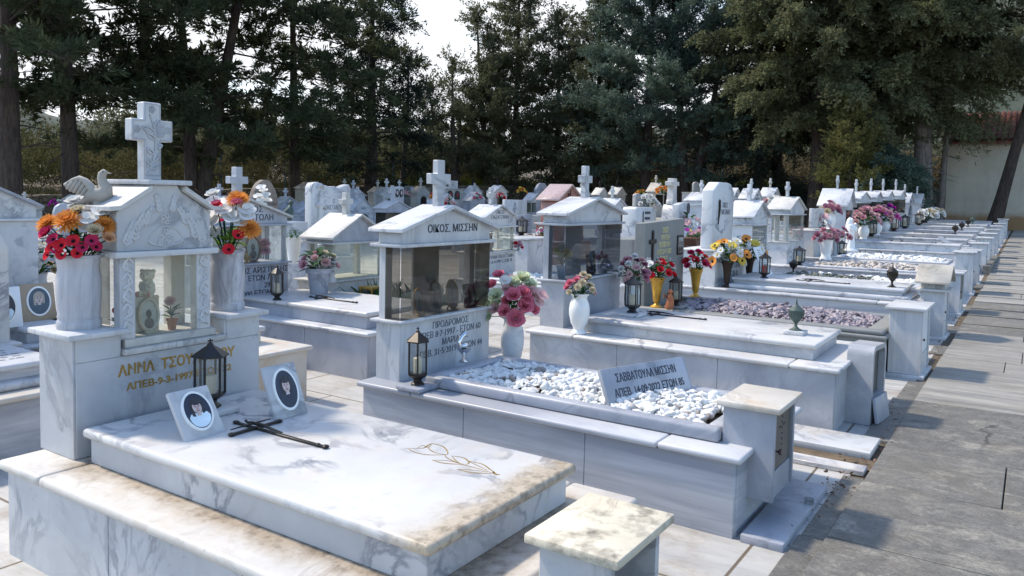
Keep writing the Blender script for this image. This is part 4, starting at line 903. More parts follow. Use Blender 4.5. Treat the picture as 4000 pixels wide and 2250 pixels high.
# ------------------------------------------------------------------ flowers
PRO = {}
def fl_mesh(kind):
    """unit-radius blossoms facing +Z"""
    if kind in PRO: return PRO[kind]
    rnd = random.Random(sum(map(ord, kind))); bm = B()
    def pet(n, l, w, el, curl, r0=.06, z0=0, off=0, wid=.5, cup=.2):
        for k in range(n):
            a = off+2*math.pi*k/n+rnd.uniform(-.08, .08); L_ = l*rnd.uniform(.9, 1.08); rows = []
            for i in range(4):
                u = i/3; e = el+curl*u; rr = r0+L_*u*math.cos(el+curl*u*.5); zz = z0+L_*u*math.sin(el+curl*u*.5); ww = w*(.35+1.3*math.sin(math.pi*min(1, u*.85+.08)))*wid*(1 if i < 3 else .75)
                row = []
                for s in (-1, 0, 1): row.append(bm.verts.new((rr*math.cos(a)-s*ww*math.sin(a), rr*math.sin(a)+s*ww*math.cos(a), zz+(abs(s))*ww*cup)))
                rows.append(row)
            for r1, r2 in zip(rows, rows[1:]):
                for s in range(2): bm.faces.new((r1[s], r1[s+1], r2[s+1], r2[s]))
    if kind == 'mum':
        for j, (n, l, el) in enumerate(((20, .92, -.25), (20, .9, .05), (18, .82, .32), (16, .7, .62), (12, .5, .95), (8, .34, 1.25))): pet(n, l, .085, el, .22, .06, .05*j, j*.17, .75, .45)
    elif kind == 'rose':
        for j, (n, l, el) in enumerate(((6, .95, .25), (5, .82, .65), (5, .62, 1.0), (4, .45, 1.25), (3, .3, 1.4))): pet(n, l, .42, el, .35-.1*j, .08, .03*j, j*.6, .8, .25)
    elif kind == 'poppy': pet(5, .95, .46, .35, .25, .05, 0, 0, .95, .15)
    elif kind == 'lily': pet(4, 1.0, .42, .12, .15, .04, 0, .4, .95, .12); pet(2, .6, .3, .8, .2, .03, .05, 1.2, .9, .2)
    elif kind == 'daisy': pet(12, .95, .15, .08, .05, .1, 0, 0, .9, .1); pet(10, .75, .13, .3, .05, .1, .05, .2, .9, .1)
    elif kind == 'carnation':
        for j, (n, l, el) in enumerate(((9, .9, .1), (9, .85, .5), (8, .75, .85), (6, .6, 1.2))): pet(n, l, .26, el, rnd.uniform(-.2, .3), .05, .04*j, j*.4, .9, -.35)
    elif kind == 'eye': ell(bm, (0, 0, .12), (.26, .26, .2), 10, 6)
    elif kind == 'leaf':
        rows = []
        for i in range(5):
            u = i/4; ww = .24*math.sin(math.pi*(u*.92+.04)); rows.append([bm.verts.new((s*ww, 0+u, .25*u*(1-u)+abs(s)*ww*.35)) for s in (-1, 0, 1)])
        for r1, r2 in zip(rows, rows[1:]):
            for s in range(2): bm.faces.new((r1[s], r1[s+1], r2[s+1], r2[s]))
    me = bpy.data.meshes.new('bloom_'+kind); bm.to_mesh(me); bm.free(); me.shade_smooth(); PRO[kind] = me; return me
PM = {}
def fl_obj(name, kind, mat, parent, pos, d, r):
    key = (kind, mat)
    if key not in PM:
        me = fl_mesh(kind).copy(); me.materials.append(MATS[mat]); PM[key] = me
    o = bpy.data.objects.new(name, PM[key]); COL.objects.link(o); o.parent = parent
    q = Vector(d).normalized().to_track_quat('Z', 'Y').to_matrix().to_4x4() @ Matrix.Rotation(random.uniform(0, 6.28), 4, 'Z')
    o.matrix_local = Matrix.Translation(pos) @ q @ Matrix.Scale(r, 4); return o
FN = dict(mum='chrysanthemum', rose='rose', poppy='anemone', lily='lily', daisy='daisy', carnation='carnation')
UX = Vector((.834, .552, 0)); VX = Vector((.552, -.834, 0))
def bouquet(label, top, flowers, leaves=24, leafm='leaf_green', lr=.06, spread=.16, group='artificial flower bouquets', name='flower_bouquet', low=-.01, seed=1, sprig=0):
    """flowers: (kind, material, across, towards viewer, up, radius[, eye material]) relative to the vase mouth"""
    rnd = random.Random(seed); t = thing(name, label, 'flowers', top, group); stems = B()
    for f in flowers:
        k, m, a, v, c, r = f[:6]; p = UX*a+VX*v+Vector((0, 0, c)); d = (p+Vector((0, 0, .02))).normalized()*.8+VX*.55+Vector((0, 0, .25))
        o = fl_obj(FN[k], k, m, t, p, d, r)
        if len(f) > 6: fl_obj('flower_centre', 'eye', f[6], t, p+d.normalized()*r*.02, d, r*.9)
        tube(stems, [Vector((p.x*.12, p.y*.12, low-.03)), Vector((p.x*.55, p.y*.55, c*.5)), p-d.normalized()*r*.1], .003, 4)
    part('stems', stems, 'stem_green', t, local=True)
    lv = B(); base = fl_mesh('leaf')
    for k in range(leaves):
        a = rnd.uniform(0, 6.28); s = lr*rnd.uniform(.7, 1.35); u = rnd.random(); p = Vector((math.cos(a)*spread*u*.5, math.sin(a)*spread*u*.5, rnd.uniform(low, spread*.9*(1-u*.4))))
        d = Vector((math.cos(a), math.sin(a), rnd.uniform(-.35, .8)))
        M = Matrix.Translation(p) @ d.normalized().to_track_quat('Y', 'Z').to_matrix().to_4x4() @ Matrix.Scale(s, 4); n0 = len(lv.verts)
        lv.from_mesh(base); lv.verts.ensure_lookup_table(); bmesh.ops.transform(lv, matrix=M, verts=lv.verts[n0:])
    part('leaves', lv, leafm, t, local=True)
    if sprig:
        b = B()
        for k in range(sprig):
            a = rnd.uniform(0, 6.28); p = Vector((math.cos(a), math.sin(a), 0))*spread*rnd.uniform(.4, 1)+Vector((0, 0, rnd.uniform(.0, spread)))
            for q in range(5): ell(b, p+Vector((rnd.uniform(-1, 1), rnd.uniform(-1, 1), rnd.uniform(-1, 1)))*.018, (.005,)*3, 5, 4)
        part('sprigs', b, 'petal_white', t, local=True)['kind'] = 'stuff'
    return t
def dome(n, R_, H, kinds, r, seed, v=.0, zlo=.1):
    """n blossoms spread over a rounded bunch"""
    rnd = random.Random(seed); out = []; i = 0
    for k in range(n):
        u = (k+.5)/n; el = math.asin(zlo+(1-zlo)*u); a = k*2.399+rnd.uniform(-.3, .3); q = rnd.uniform(.8, 1.06)
        f = kinds[k % len(kinds)] if k >= len(kinds) else kinds[k]
        out.append((f[0], f[1], R_*math.cos(el)*math.cos(a)*q, R_*math.cos(el)*math.sin(a)*q+v, H*math.sin(el)*q, r*rnd.uniform(.8, 1.15))+tuple(f[2:]))
    return out
# ------------------------------------------------------------------ first grave: carved shrine, tulip slab
RG = 'marble tombs in the row by the path'
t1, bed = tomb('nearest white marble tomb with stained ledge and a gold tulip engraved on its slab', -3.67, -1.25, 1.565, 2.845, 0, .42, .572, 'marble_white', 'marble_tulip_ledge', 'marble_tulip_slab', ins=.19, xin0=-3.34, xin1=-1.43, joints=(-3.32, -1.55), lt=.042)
def tulip():
    b = B(); z = .5725
    def ln(pts, w=.006):
        P = [Vector((x, y, z)) for x, y in pts]
        # smooth the stroke
        Q = []
        for i in range(len(P)-1):
            p0, p1, p2, p3 = P[max(i-1, 0)], P[i], P[i+1], P[min(i+2, len(P)-1)]
            for k in range(5):
                u = k/5; Q.append(.5*((2*p1)+(p2-p0)*u+(2*p0-5*p1+4*p2-p3)*u*u+(3*p1-p0-3*p2+p3)*u**3))
        Q.append(P[-1]); n = len(Q)
        for i in range(n-1):
            d = (Q[i+1]-Q[i]).normalized(); s = Vector((-d.y, d.x, 0)); w0 = w*(.35+.65*math.sin(math.pi*i/(n-1))); w1 = w*(.35+.65*math.sin(math.pi*(i+1)/(n-1)))
            v = [b.verts.new(q) for q in (Q[i]-s*w0/2, Q[i]+s*w0/2, Q[i+1]+s*w1/2, Q[i+1]-s*w1/2)]; b.faces.new(v)
    ln([(-2.075, 2.385), (-2.04, 2.42), (-2.02, 2.44), (-2.03, 2.50), (-1.97, 2.50), (-1.91, 2.455), (-1.895, 2.43)], .007)
    ln([(-2.04, 2.42), (-2.045, 2.46), (-2.01, 2.455), (-2.03, 2.50)], .005)
    ln([(-2.01, 2.455), (-1.985, 2.435), (-1.94, 2.42), (-1.895, 2.43)], .006)
    ln([(-2.06, 2.39), (-2.01, 2.375), (-1.95, 2.385), (-1.90, 2.425)], .007)
    ln([(-1.90, 2.425), (-1.87, 2.40), (-1.80, 2.38), (-1.72, 2.375), (-1.62, 2.37)], .006)
    ln([(-1.87, 2.43), (-1.82, 2.44), (-1.77, 2.41), (-1.765, 2.385)], .007); ln([(-1.87, 2.43), (-1.83, 2.40), (-1.80, 2.385)], .005)
    ln([(-1.90, 2.345), (-1.84, 2.345), (-1.78, 2.375)], .008); ln([(-1.90, 2.345), (-1.85, 2.375), (-1.80, 2.38)], .005)
    ln([(-1.78, 2.42), (-1.72, 2.425), (-1.66, 2.395), (-1.625, 2.375)], .007); ln([(-1.78, 2.42), (-1.72, 2.40), (-1.66, 2.38)], .005)
    ln([(-1.76, 2.32), (-1.70, 2.325), (-1.66, 2.345), (-1.625, 2.37)], .008); ln([(-1.76, 2.32), (-1.71, 2.35), (-1.65, 2.365)], .005)
    ln([(-1.64, 2.385), (-1.615, 2.365), (-1.60, 2.372)], .012)
    part('tulip_engraving', b, 'gold_letter', t1, smooth=False)
tulip()
def relief(bm, pts, w=.006, h=.004, x=0):
    """raised carved stroke on a face looking +X; pts are (y,z)"""
    Q = []; P = [Vector((x, p[0], p[1])) for p in pts]
    for i in range(len(P)-1):
        p0, p1, p2, p3 = P[max(i-1, 0)], P[i], P[i+1], P[min(i+2, len(P)-1)]
        for k in range(4):
            u = k/4; Q.append(.5*((2*p1)+(p2-p0)*u+(2*p0-5*p1+4*p2-p3)*u*u+(3*p1-p0-3*p2+p3)*u**3))
    Q.append(P[-1]); n = len(Q)
    tube(bm, Q, [w*1.15*(.3+.7*math.sin(math.pi*min(1, (i+.6)/n))) for i in range(n)], 5)
def frond(bm, x, y, z, ang, L_, n, lw, curl=.6):
    """carved leafy spray"""
    a = ang; pts = [(y, z)]
    for i in range(6): a += curl/6; pts.append((pts[-1][0]+math.cos(a)*L_/6, pts[-1][1]+math.sin(a)*L_/6))
    relief(bm, pts, .005, x=x)
    for i in range(n):
        f = .12+.85*i/n; k = min(int(f*6), 5); p = (pts[k][0]+(pts[k+1][0]-pts[k][0])*(f*6-k), pts[k][1]+(pts[k+1][1]-pts[k][1])*(f*6-k)); b_ = ang+curl*f
        for s in (-1, 1):
            q = b_+s*.75; l = lw*(1.1-f*.6); relief(bm, [p, (p[0]+math.cos(q)*l*.55, p[1]+math.sin(q)*l*.55), (p[0]+math.cos(q-s*.55)*l, p[1]+math.sin(q-s*.55)*l)], .008, x=x)
def carved_shrine():
    t = thing('grave_shrine', 'nearest shrine, carved with leaf fronds and topped by a tall carved cross', 'grave shrine', (-3.55, 2.24, .42), 'house shaped grave shrines')
    b = B(); prism(b, [(1.755, .42), (2.73, .42), (2.73, .944), (2.515, .944), (2.515, .845), (1.97, .845), (1.97, .944), (1.755, .944)], 'x', -3.69, -3.402, .003); part('pedestal', b, 'marble_white', t)
    b = B(); box(b, -3.4015, -3.396, 1.764, 2.721, .424, .84, .002); box(b, -3.4015, -3.396, 1.764, 1.963, .841, .942, .002); box(b, -3.4015, -3.396, 2.522, 2.721, .841, .942, .002); fp = part('front_plate', b, 'marble_white', t)
    for y0, y1 in ((1.72, 1.985), (2.50, 2.765)):
        b = B(); box(b, -3.72, -3.365, y0, y1, .945, .970, .005, 2); part('wing_cap', b, 'marble_drip', t)
    b = B(); box(b, -3.70, -3.375, 1.972, 2.513, .846, .872, .004, 2); part('sill', b, 'marble_weathered', t)
    b = B(); box(b, -3.68, -3.405, 1.965+.025, 2.468, .873, .912, .004); part('case_base', b, 'marble_weathered', t)
    for y0, y1 in ((1.972, 2.045), (2.362, 2.438)):
        b = B(); box(b, -3.465, -3.412, y0, y1, .912, 1.284, .002); c = part('front_column', b, 'marble_white', t)
        b = B(); ym = (y0+y1)/2
        for k in range(5):
            z = .935+k*.07; s = 1 if k % 2 else -1; relief(b, [(ym-s*.022, z), (ym+s*.02, z+.03), (ym-s*.005, z+.075)], .008, x=-3.411); relief(b, [(ym+s*.024, z+.012), (ym, z+.03), (ym+s*.02, z+.062)], .007, x=-3.411); relief(b, [(ym-s*.026, z+.04), (ym-s*.01, z+.062), (ym+s*.012, z+.07)], .006, x=-3.411)
        part('carving', b, 'marble_white', c)
        b = B(); box(b, -3.69, -3.62, y0, y1, .912, 1.284, .002); part('back_column', b, 'marble_ledge', t)
    b = B(); box(b, -3.419, -3.413, 2.047, 2.360, .914, 1.282, 0); part('glass_pane', b, 'glass_dusty', t)
    for y in (1.978, 2.428):
        b = B(); box(b, -3.618, -3.467, y, y+.006, .914, 1.282, 0); part('glass_pane', b, 'glass_clear', t)
    b = B(); box(b, -3.75, -3.385, 1.94, 2.468, 1.285, 1.312, .004, 2); part('cornice', b, 'marble_white', t)
    pts = [(1.962, 1.313), (2.442, 1.313), (2.442, 1.492), (2.285, 1.585), (2.262, 1.617), (2.142, 1.617), (2.118, 1.585), (1.962, 1.492)]
    b = B(); prism(b, pts, 'x', -3.71, -3.418, .002); g = part('gable', b, 'marble_white', t)
    b = B(); x = -3.417
    for s in (-1, 1):
        yc = 2.202
        frond(b, x, yc+s*.20, 1.325, math.pi/2+s*.15, .13, 6, .045, s*.35); frond(b, x, yc+s*.155, 1.345, math.pi/2+s*-.05, .15, 6, .045, s*.75); frond(b, x, yc+s*.03, 1.43+.05, math.pi/2-s*.1, .10, 4, .03, -s*.2)
        frond(b, x, yc+s*.105, 1.42, math.pi/2, .11, 4, .035, s*.8); relief(b, [(yc+s*.02, 1.33), (yc+s*.075, 1.345), (yc+s*.09, 1.36)], .006, x=x); relief(b, [(yc+s*.015, 1.325), (yc+s*.04, 1.345), (yc+s*.03, 1.365)], .006, x=x)
        for q in ((.055, 1.50), (.118, 1.475)): relief(b, [(yc+s*q[0]+.009*math.cos(k), q[1]+.009*math.sin(k)) for k in np.linspace(0, 6.28, 9)], .004, x=x)
    relief(b, [(2.202+.095*math.cos(k), 1.328+.095*math.sin(k)) for k in np.linspace(.1, math.pi-.1, 12)], .004, x=x)
    for q in np.linspace(0, 6.28, 6)[:-1]: relief(b, [(2.202+.016*math.cos(q)+.009*math.cos(k), 1.458+.016*math.sin(q)+.009*math.sin(k)) for k in np.linspace(0, 6.28, 8)], .004, x=x)
    for q in range(4):
        a = q*math.pi/2; d = Vector((math.cos(a), math.sin(a))); n = Vector((-d.y, d.x)); c = Vector((2.202, 1.372)); l = .034
        relief(b, [tuple(c+d*.006), tuple(c+d*l+n*.010)], .005, x=x); relief(b, [tuple(c+d*.006), tuple(c+d*l-n*.010)], .005, x=x); relief(b, [tuple(c+d*l-n*.010), tuple(c+d*l+n*.010)], .004, x=x)
    part('carving', b, 'marble_white', g)
    b = B(); th = .020
    for s in (-1, 1):
        yc = 2.202; e = [(yc+s*.085, 1.590), (yc+s*.235, 1.500), (yc+s*.290, 1.496)]
        prism(b, [e[0], e[1], e[2], (e[2][0], e[2][1]+th), (e[1][0]+s*.004, e[1][1]+th), (e[0][0], e[0][1]+th*1.25)], 'x', -3.745, -3.385, .002)
    part('roof', b, 'marble_weathered', t)
    b = B(); box(b, -3.74, -3.385, 2.098, 2.322, 1.6175, 1.640, .004, 2); part('top_slab', b, 'marble_drip', t)
    b = B(); cross_bm(b, -3.53, 2.19, 1.640, .365, .208, .058, .088, .100, .234); c = part('cross', b, 'marble_white', t)
    b = B(); x = -3.4995
    o = [(2.152, 1.662), (2.228, 1.662), (2.228, 1.830), (2.288, 1.830), (2.288, 1.916), (2.228, 1.916), (2.228, 1.998), (2.152, 1.998), (2.152, 1.916), (2.092, 1.916), (2.092, 1.830), (2.152, 1.830), (2.152, 1.662)]
    for p, q in zip(o, o[1:]): tube(b, [(x, p[0], p[1]), (x, q[0], q[1])], .0028, 5)
    relief(b, [(2.165, 1.668), (2.19, 1.73), (2.205, 1.80), (2.198, 1.88), (2.172, 1.95)], .006, x=x)
    for p, a, l in (((2.178, 1.69), .5, .05), ((2.185, 1.71), 2.3, .045), ((2.19, 1.73), .8, .05), ((2.198, 1.76), 2.5, .05), ((2.204, 1.79), .5, .04), ((2.205, 1.83), 2.6, .055), ((2.204, 1.85), .35, .06), ((2.204, 1.86), 2.75, .075), ((2.202, 1.87), .6, .06), ((2.2, 1.88), 1.2, .05)):
        for s in (-1, 1): relief(b, [p, (p[0]+math.cos(a+s*.35)*l*.5, p[1]+math.sin(a+s*.35)*l*.5), (p[0]+math.cos(a)*l, p[1]+math.sin(a)*l)], .006, x=x)
    for cy, cz in ((2.112, 1.875), (2.270, 1.878), (2.188, 1.972)):
        for q in np.linspace(0, 6.28, 6)[:-1]: relief(b, [(cy+.010*math.cos(q)+.006*math.cos(k), cz+.010*math.sin(q)+.006*math.sin(k)) for k in np.linspace(0, 6.28, 7)], .0035, x=x)
    part('carving', b, 'marble_white', c)
    text('ΑΝΝΑ  ΤΣΟΥΛΦΙΔΟΥ', .068, (-3.396, 2.26, .752), 'gold_letter', fp, width=.62, bold=.0018, ext=.002)
    text('ΑΠΕΒ-9-3-1997-ΕΤΩΝ 22', .045, (-3.396, 2.27, .682), 'gold_letter', fp, width=.56, bold=.0012, ext=.002)
carved_shrine()
VG = 'flower vases'
vase('large streaked marble vase on the left wing of the carved shrine', (-3.55, 1.862, .970), P_FLUTED(.325, .092), 'marble_vase', 32, .015, VG)
vase('large streaked marble vase on the right wing of the carved shrine', (-3.55, 2.64, .970), P_FLUTED(.315, .090), 'marble_vase', 32, .02, VG)
W, O, RD, CR, PK, CM = 'petal_white', 'petal_orange', 'petal_red', 'petal_crimson', 'petal_pink', 'petal_cream'
bouquet('tall bouquet of three orange chrysanthemums and red anemones in the vase beside the dove', (-3.55, 1.862, 1.295), [
    ('mum', O, -.12, .02, .135, .058), ('mum', O, -.01, .06, .150, .066), ('mum', O, .118, .0, .132, .056), ('rose', CR, -.098, .07, .098, .036, 'petal_cream'),
    ('poppy', CR, -.060, .085, .072, .032, 'petal_dark'), ('poppy', RD, -.020, .095, .048, .034, 'petal_dark'), ('poppy', RD, .028, .09, .066, .034, 'petal_dark'), ('poppy', CR, .090, .06, .068, .032, 'petal_dark'), ('poppy', CR, .062, .08, .040, .030, 'petal_dark'), ('poppy', RD, -.014, .10, .008, .028, 'petal_dark'), ('poppy', RD, -.100, .06, .002, .026, 'petal_dark'), ('poppy', CR, .10, .04, .04, .028, 'petal_dark'), ('poppy', CR, -.04, .09, .03, .026, 'petal_dark'),
    ('rose', W, -.03, -.03, .235, .042), ('rose', CM, .008, .02, .198, .034), ('rose', CM, .100, .05, .112, .036), ('lily', W, .095, -.01, .195, .04), ('lily', W, .060, .03, .165, .045), ('rose', PK, -.03, .0, .185, .03), ('lily', W, .055, .04, .125, .036), ('poppy', W, -.115, .03, .025, .024), ('rose', CM, .03, -.04, .15, .03), ('mum', O, .05, -.06, .17, .05), ('rose', W, .13, -.02, .19, .035), ('poppy', RD, -.075, .07, .035, .03, 'petal_dark'), ('poppy', RD, .045, .09, .015, .028, 'petal_dark'), ('rose', PK, -.07, -.02, .17, .035), ('rose', 'petal_peach', .145, .02, .08, .032)], 60, 'leaf_green', .05, .13, seed=3, sprig=14)
bouquet('bouquet of two orange chrysanthemums and white lilies in the vase on the right wing', (-3.55, 2.64, 1.285), [
    ('mum', O, .055, .0, .262, .066), ('mum', O, .130, .04, .112, .066), ('poppy', RD, -.035, .05, .22, .036, 'petal_dark'), ('poppy', RD, .085, .08, .080, .034, 'petal_dark'), ('poppy', RD, .045, .10, .008, .034, 'petal_dark'), ('rose', PK, .065, .045, .248, .032),
    ('lily', W, -.090, .03, .175, .052), ('lily', W, -.065, .05, .145, .05), ('lily', W, -.10, .02, .105, .05), ('lily', W, -.055, .04, .085, .045), ('lily', W, .050, .06, .175, .055), ('lily', W, .110, .03, .215, .05), ('lily', W, .12, .05, .185, .045), ('lily', W, -.02, .0, .18, .045), ('rose', W, -.082, -.02, .285, .042), ('poppy', CR, -.03, -.02, .15, .03), ('lily', W, -.11, .05, .15, .042), ('lily', W, .0, .05, .21, .05), ('rose', W, .02, -.03, .26, .04), ('lily', W, .09, .06, .15, .04), ('rose', PK, -.05, .02, .24, .03)], 44, 'leaf_lime', .06, .12, seed=4)
def dove():
    base = Vector((-3.60, 1.985, 1.517)); t = thing('dove_statue', 'weathered stone dove with one raised wing on the roof of the carved shrine', 'statue', base)
    def P(a, v, c): return base+UX*a+VX*v+Vector((0, 0, c))
    b = B(); tube(b, [P(-.118, 0, -.002), P(-.085, 0, .012), P(-.055, 0, .030), P(-.025, 0, .044), P(.006, 0, .050), P(.028, 0, .062), P(.030, 0, .082), P(.018, 0, .104), P(.012, 0, .126), P(.016, 0, .143), P(.026, 0, .152), P(.036, 0, .150)], [.006, .013, .026, .040, .046, .038, .029, .022, .0185, .019, .017, .008], 18)
    tube(b, [P(.032, 0, .150), P(.046, 0, .149), P(.058, 0, .147)], [.0065, .004, .001], 8); lathe(b, [(.032, 0), (.027, .012), (.03, .03)], P(0, 0, -.008), 14)
    # raised wing: a curved leading edge with long feathers hanging from it, rooted in the shoulder
    lead = [(-.012, .062), (-.03, .088), (-.052, .112), (-.078, .124), (-.108, .114), (-.148, .094)]; tube(b, [P(q[0], .022, q[1]) for q in lead], [.020, .018, .014, .011, .008, .003], 10)
    ends = [(-.146, .088), (-.138, .074), (-.124, .064), (-.108, .058), (-.090, .050), (-.074, .044), (-.058, .038)]
    for k, e in enumerate(ends):
        f = (1-k/len(ends))*4.6; i = min(int(f), 4); r0 = (lead[i][0]+(lead[i+1][0]-lead[i][0])*(f-i), lead[i][1]+(lead[i+1][1]-lead[i][1])*(f-i)-.006)
        tube(b, [P(r0[0], .022, r0[1]), P((r0[0]*.5+e[0]*.5)+.004, .024, (r0[1]+e[1])*.5), P(e[0]*.88+r0[0]*.12, .025, e[1]), P(e[0], .025, e[1]-.002)], [.009, .0105, .008, .002], 8)
    tube(b, [P(.012, -.03, .058), P(-.04, -.046, .046), P(-.09, -.032, .024)], [.018, .016, .005], 10)
    for k in (-1, 0, 1): tube(b, [P(-.07, k*.006, .020), P(-.128, k*.016, -.008)], [.012, .006], 6)
    part('body', b, 'marble_old', t, ang=60)
    b = B()
    for s in (-1, 1): ell(b, P(.026, s*.0165, .154), (.003, .003, .003), 8, 6)
    part('eyes', b, 'photo_dark', t)
dove()
lantern('large black hexagonal lantern in front of the gold lettering', (-3.13, 2.235, .572), .345, .072, 'iron_black', .19, cross=True, rot=.1)
photo_plaque('marble plaque with oval portrait of a woman in pale blue', (-2.83, 2.005, .572), .19, .225, .62, 'marble_white', ('photo_dark', 'hair_print', 'cloth_print'))
photo_plaque('marble plaque with oval portrait close to the right edge of the tulip slab', (-2.78, 2.42, .572), .185, .25, .42, 'marble_white', ('photo_dark', 'hair_print', 'photo_dark'))
crucifix('bronze crucifix with flared ends lying beside the portrait plaques', (-2.755, 2.195, .572), .56, w=.25)
# inside the case
def bear():
    c = Vector((-3.54, 2.185, 1.085)); t = thing('teddy_bear', 'white plush bear with red paws sitting in the carved shrine case', 'toy', c)
    def P(a, v, z): return c+UX*a+VX*v+Vector((0, 0, z))
    b = B(); tube(b, [P(0, 0, 0), P(0, 0, .02), P(0, 0, .05), P(0, .004, .075)], [.022, .034, .032, .022], 14)
    for q in ell(b, P(0, .006, .098), (.034, .034, .030), 14, 10): pass
    for q in (-1, 1): ell(b, P(q*.027, .0, .118), (.011,)*3, 8, 6); tube(b, [P(q*.022, .02, .01), P(q*.028, .045, .012)], [.016, .013], 10); tube(b, [P(q*.025, .01, .06), P(q*.02, .034, .045)], [.012, .009], 8)
    ell(b, P(.002, .036, .092), (.015, .014, .012), 10, 7); part('body', b, 'plush', t, ang=60)
    b = B()
    for q in (-1, 1): ell(b, P(q*.029, .056, .012), (.011, .005, .012), 10, 7)
    part('paw_pads', b, 'plush_pink', t)
    b = B(); ell(b, P(.003, .049, .096), (.005, .004, .004), 8, 5)
    for q in (-1, 1): ell(b, P(q*.013, .036, .108), (.003, .003, .003), 6, 5)
    part('eyes_and_nose', b, 'photo_dark', t)
    b = B(); prism(b, [(0, 0), (.03, 0), (.03, .03), (0, .03)], 'y', -.004, .004, .002); bmesh.ops.transform(b, matrix=Matrix.Translation(P(-.02, .045, .03)) @ Matrix.Rotation(R(33), 4, 'Z'), verts=b.verts); part('tag', b, 'photo_grey', t)
bear()
def frame_in_case(label, loc, w, h, mat, oval=True, tilt=.12, rz=0, stand=True):
    t = thing('picture_frame', label, 'picture frame', loc, 'small picture frames in the shrine cases', rz); l = Vector(loc)
    M = Matrix.Translation(l+Vector((0, 0, 0))) @ Matrix.Rotation(-tilt, 4, 'Y'); n = 26
    def put(nm, bm, m, par=None): bmesh.ops.transform(bm, matrix=M, verts=bm.verts); return part(nm, bm, m, par or t)
    b = B()
    if oval:
        for k in range(n):
            a0, a1 = 2*math.pi*k/n, 2*math.pi*(k+1)/n; tube(b, [(0, w/2*math.cos(a0), h/2+h/2*math.sin(a0)+.01), (0, w/2*math.cos(a1), h/2+h/2*math.sin(a1)+.01)], w*.075, 5)
        put('rim', b, mat); b = B(); prism(b, [(w*.45*math.cos(2*math.pi*k/n), h/2+.01+h*.46*math.sin(2*math.pi*k/n)) for k in range(n)], 'x', -.006, -.002, 0); p = put('photo', b, 'photo_grey')
    else:
        for q in ((-w/2, w/2, 0, w*.12), (-w/2, w/2, h-w*.12, h), (-w/2, -w/2+w*.12, w*.121, h-w*.121), (w/2-w*.12, w/2, w*.121, h-w*.121)): box(b, -.012, .01, q[0], q[1], q[2], q[3], .003)
        put('rim', b, mat); b = B(); box(b, -.010, -.004, -w*.4, w*.4, w*.1, h-w*.1, 0); p = put('photo', b, 'photo_grey')
    b = B(); ell(b, (.0005, 0, h*.60), (.0012, w*.14, h*.14), 12, 8); ell(b, (-.001, 0, h*.30), (.0012, w*.24, h*.17), 12, 8); put('portrait', b, 'hair_print', p)
    if stand: b = B(); tube(b, [(-.01, 0, h*.4), (-.05-.1*w, 0, .004)], .006, 5); box(b, -.02, .02, -w*.3, w*.3, 0, .008, .002); put('stand', b, mat)
    return t
frame_in_case('pale stone oval frame leaning under the bear', (-3.50, 2.17, .912), .10, .15, 'marble_ledge', True, .1)
def stone_back():
    b = B(); box(b, -3.545, -3.525, 2.105, 2.235, .912, 1.085, .006, 2); solo('stone_tablet', b, 'marble_ledge', 'square cream stone tablet behind the oval frame in the carved shrine', 'tablet', (-3.535, 2.17, .912))
stone_back()
def flower_pot(label, loc, r, h, mat, blooms, seed, leafm='leaf_silk', spread=.05, lr=.04, leaves=10):
    t = thing('flower_pot', label, 'flower pot', loc, 'small flower pots'); b = B(); lathe(b, P_POT(h, r), loc, 20); part('pot', b, mat, t, ang=50)
    b = B(); lathe(b, [(r*.9, h*.9), (r*.5, h*.93)], loc, 16); part('soil', b, 'soil', t); rnd = random.Random(seed); z = Vector((0, 0, h))
    st = B()
    for f in blooms:
        p = UX*f[2]+VX*f[3]+Vector((0, 0, f[4]+h)); fl_obj(FN[f[0]], f[0], f[1], t, p, VX+Vector((0, 0, .6)), f[5]); tube(st, [(0, 0, h*.9), p*.6+Vector((0, 0, h*.3)), p], .003, 4)
    if blooms: part('stems', st, 'stem_green', t, local=True)
    else: st.free()
    lv = B(); base = fl_mesh('leaf')
    for k in range(leaves):
        a = rnd.uniform(0, 6.28); d = Vector((math.cos(a), math.sin(a), rnd.uniform(.1, 1.2))); M = Matrix.Translation(z+Vector((0, 0, rnd.uniform(0, spread)))) @ d.normalized().to_track_quat('Y', 'Z').to_matrix().to_4x4() @ Matrix.Scale(lr*rnd.uniform(.8, 1.3), 4); n0 = len(lv.verts)
        lv.from_mesh(base); lv.verts.ensure_lookup_table(); bmesh.ops.transform(lv, matrix=M, verts=lv.verts[n0:])
    part('leaves', lv, leafm, t, local=True); return t
flower_pot('terracotta pot with one pink carnation in the carved shrine case', (-3.50, 2.285, .912), .028, .055, 'terracotta', [('carnation', 'petal_palepink', -.004, .01, .085, .03)], 5, spread=.03, lr=.05)
flower_pot('small terracotta pot with a red bloom by the left pane of the carved shrine', (-3.56, 2.035, .912), .026, .045, 'terracotta', [('carnation', 'petal_red', 0, .0, .07, .018)], 6, spread=.02, lr=.04)
foot_box('nearest ossuary box, open fronted with black mildew on its cream top', -1.185, -.945, 1.975, 2.32, 0, .60, 'open', 'marble_white', 'marble_mildew')
def mildew_spots():
    pass
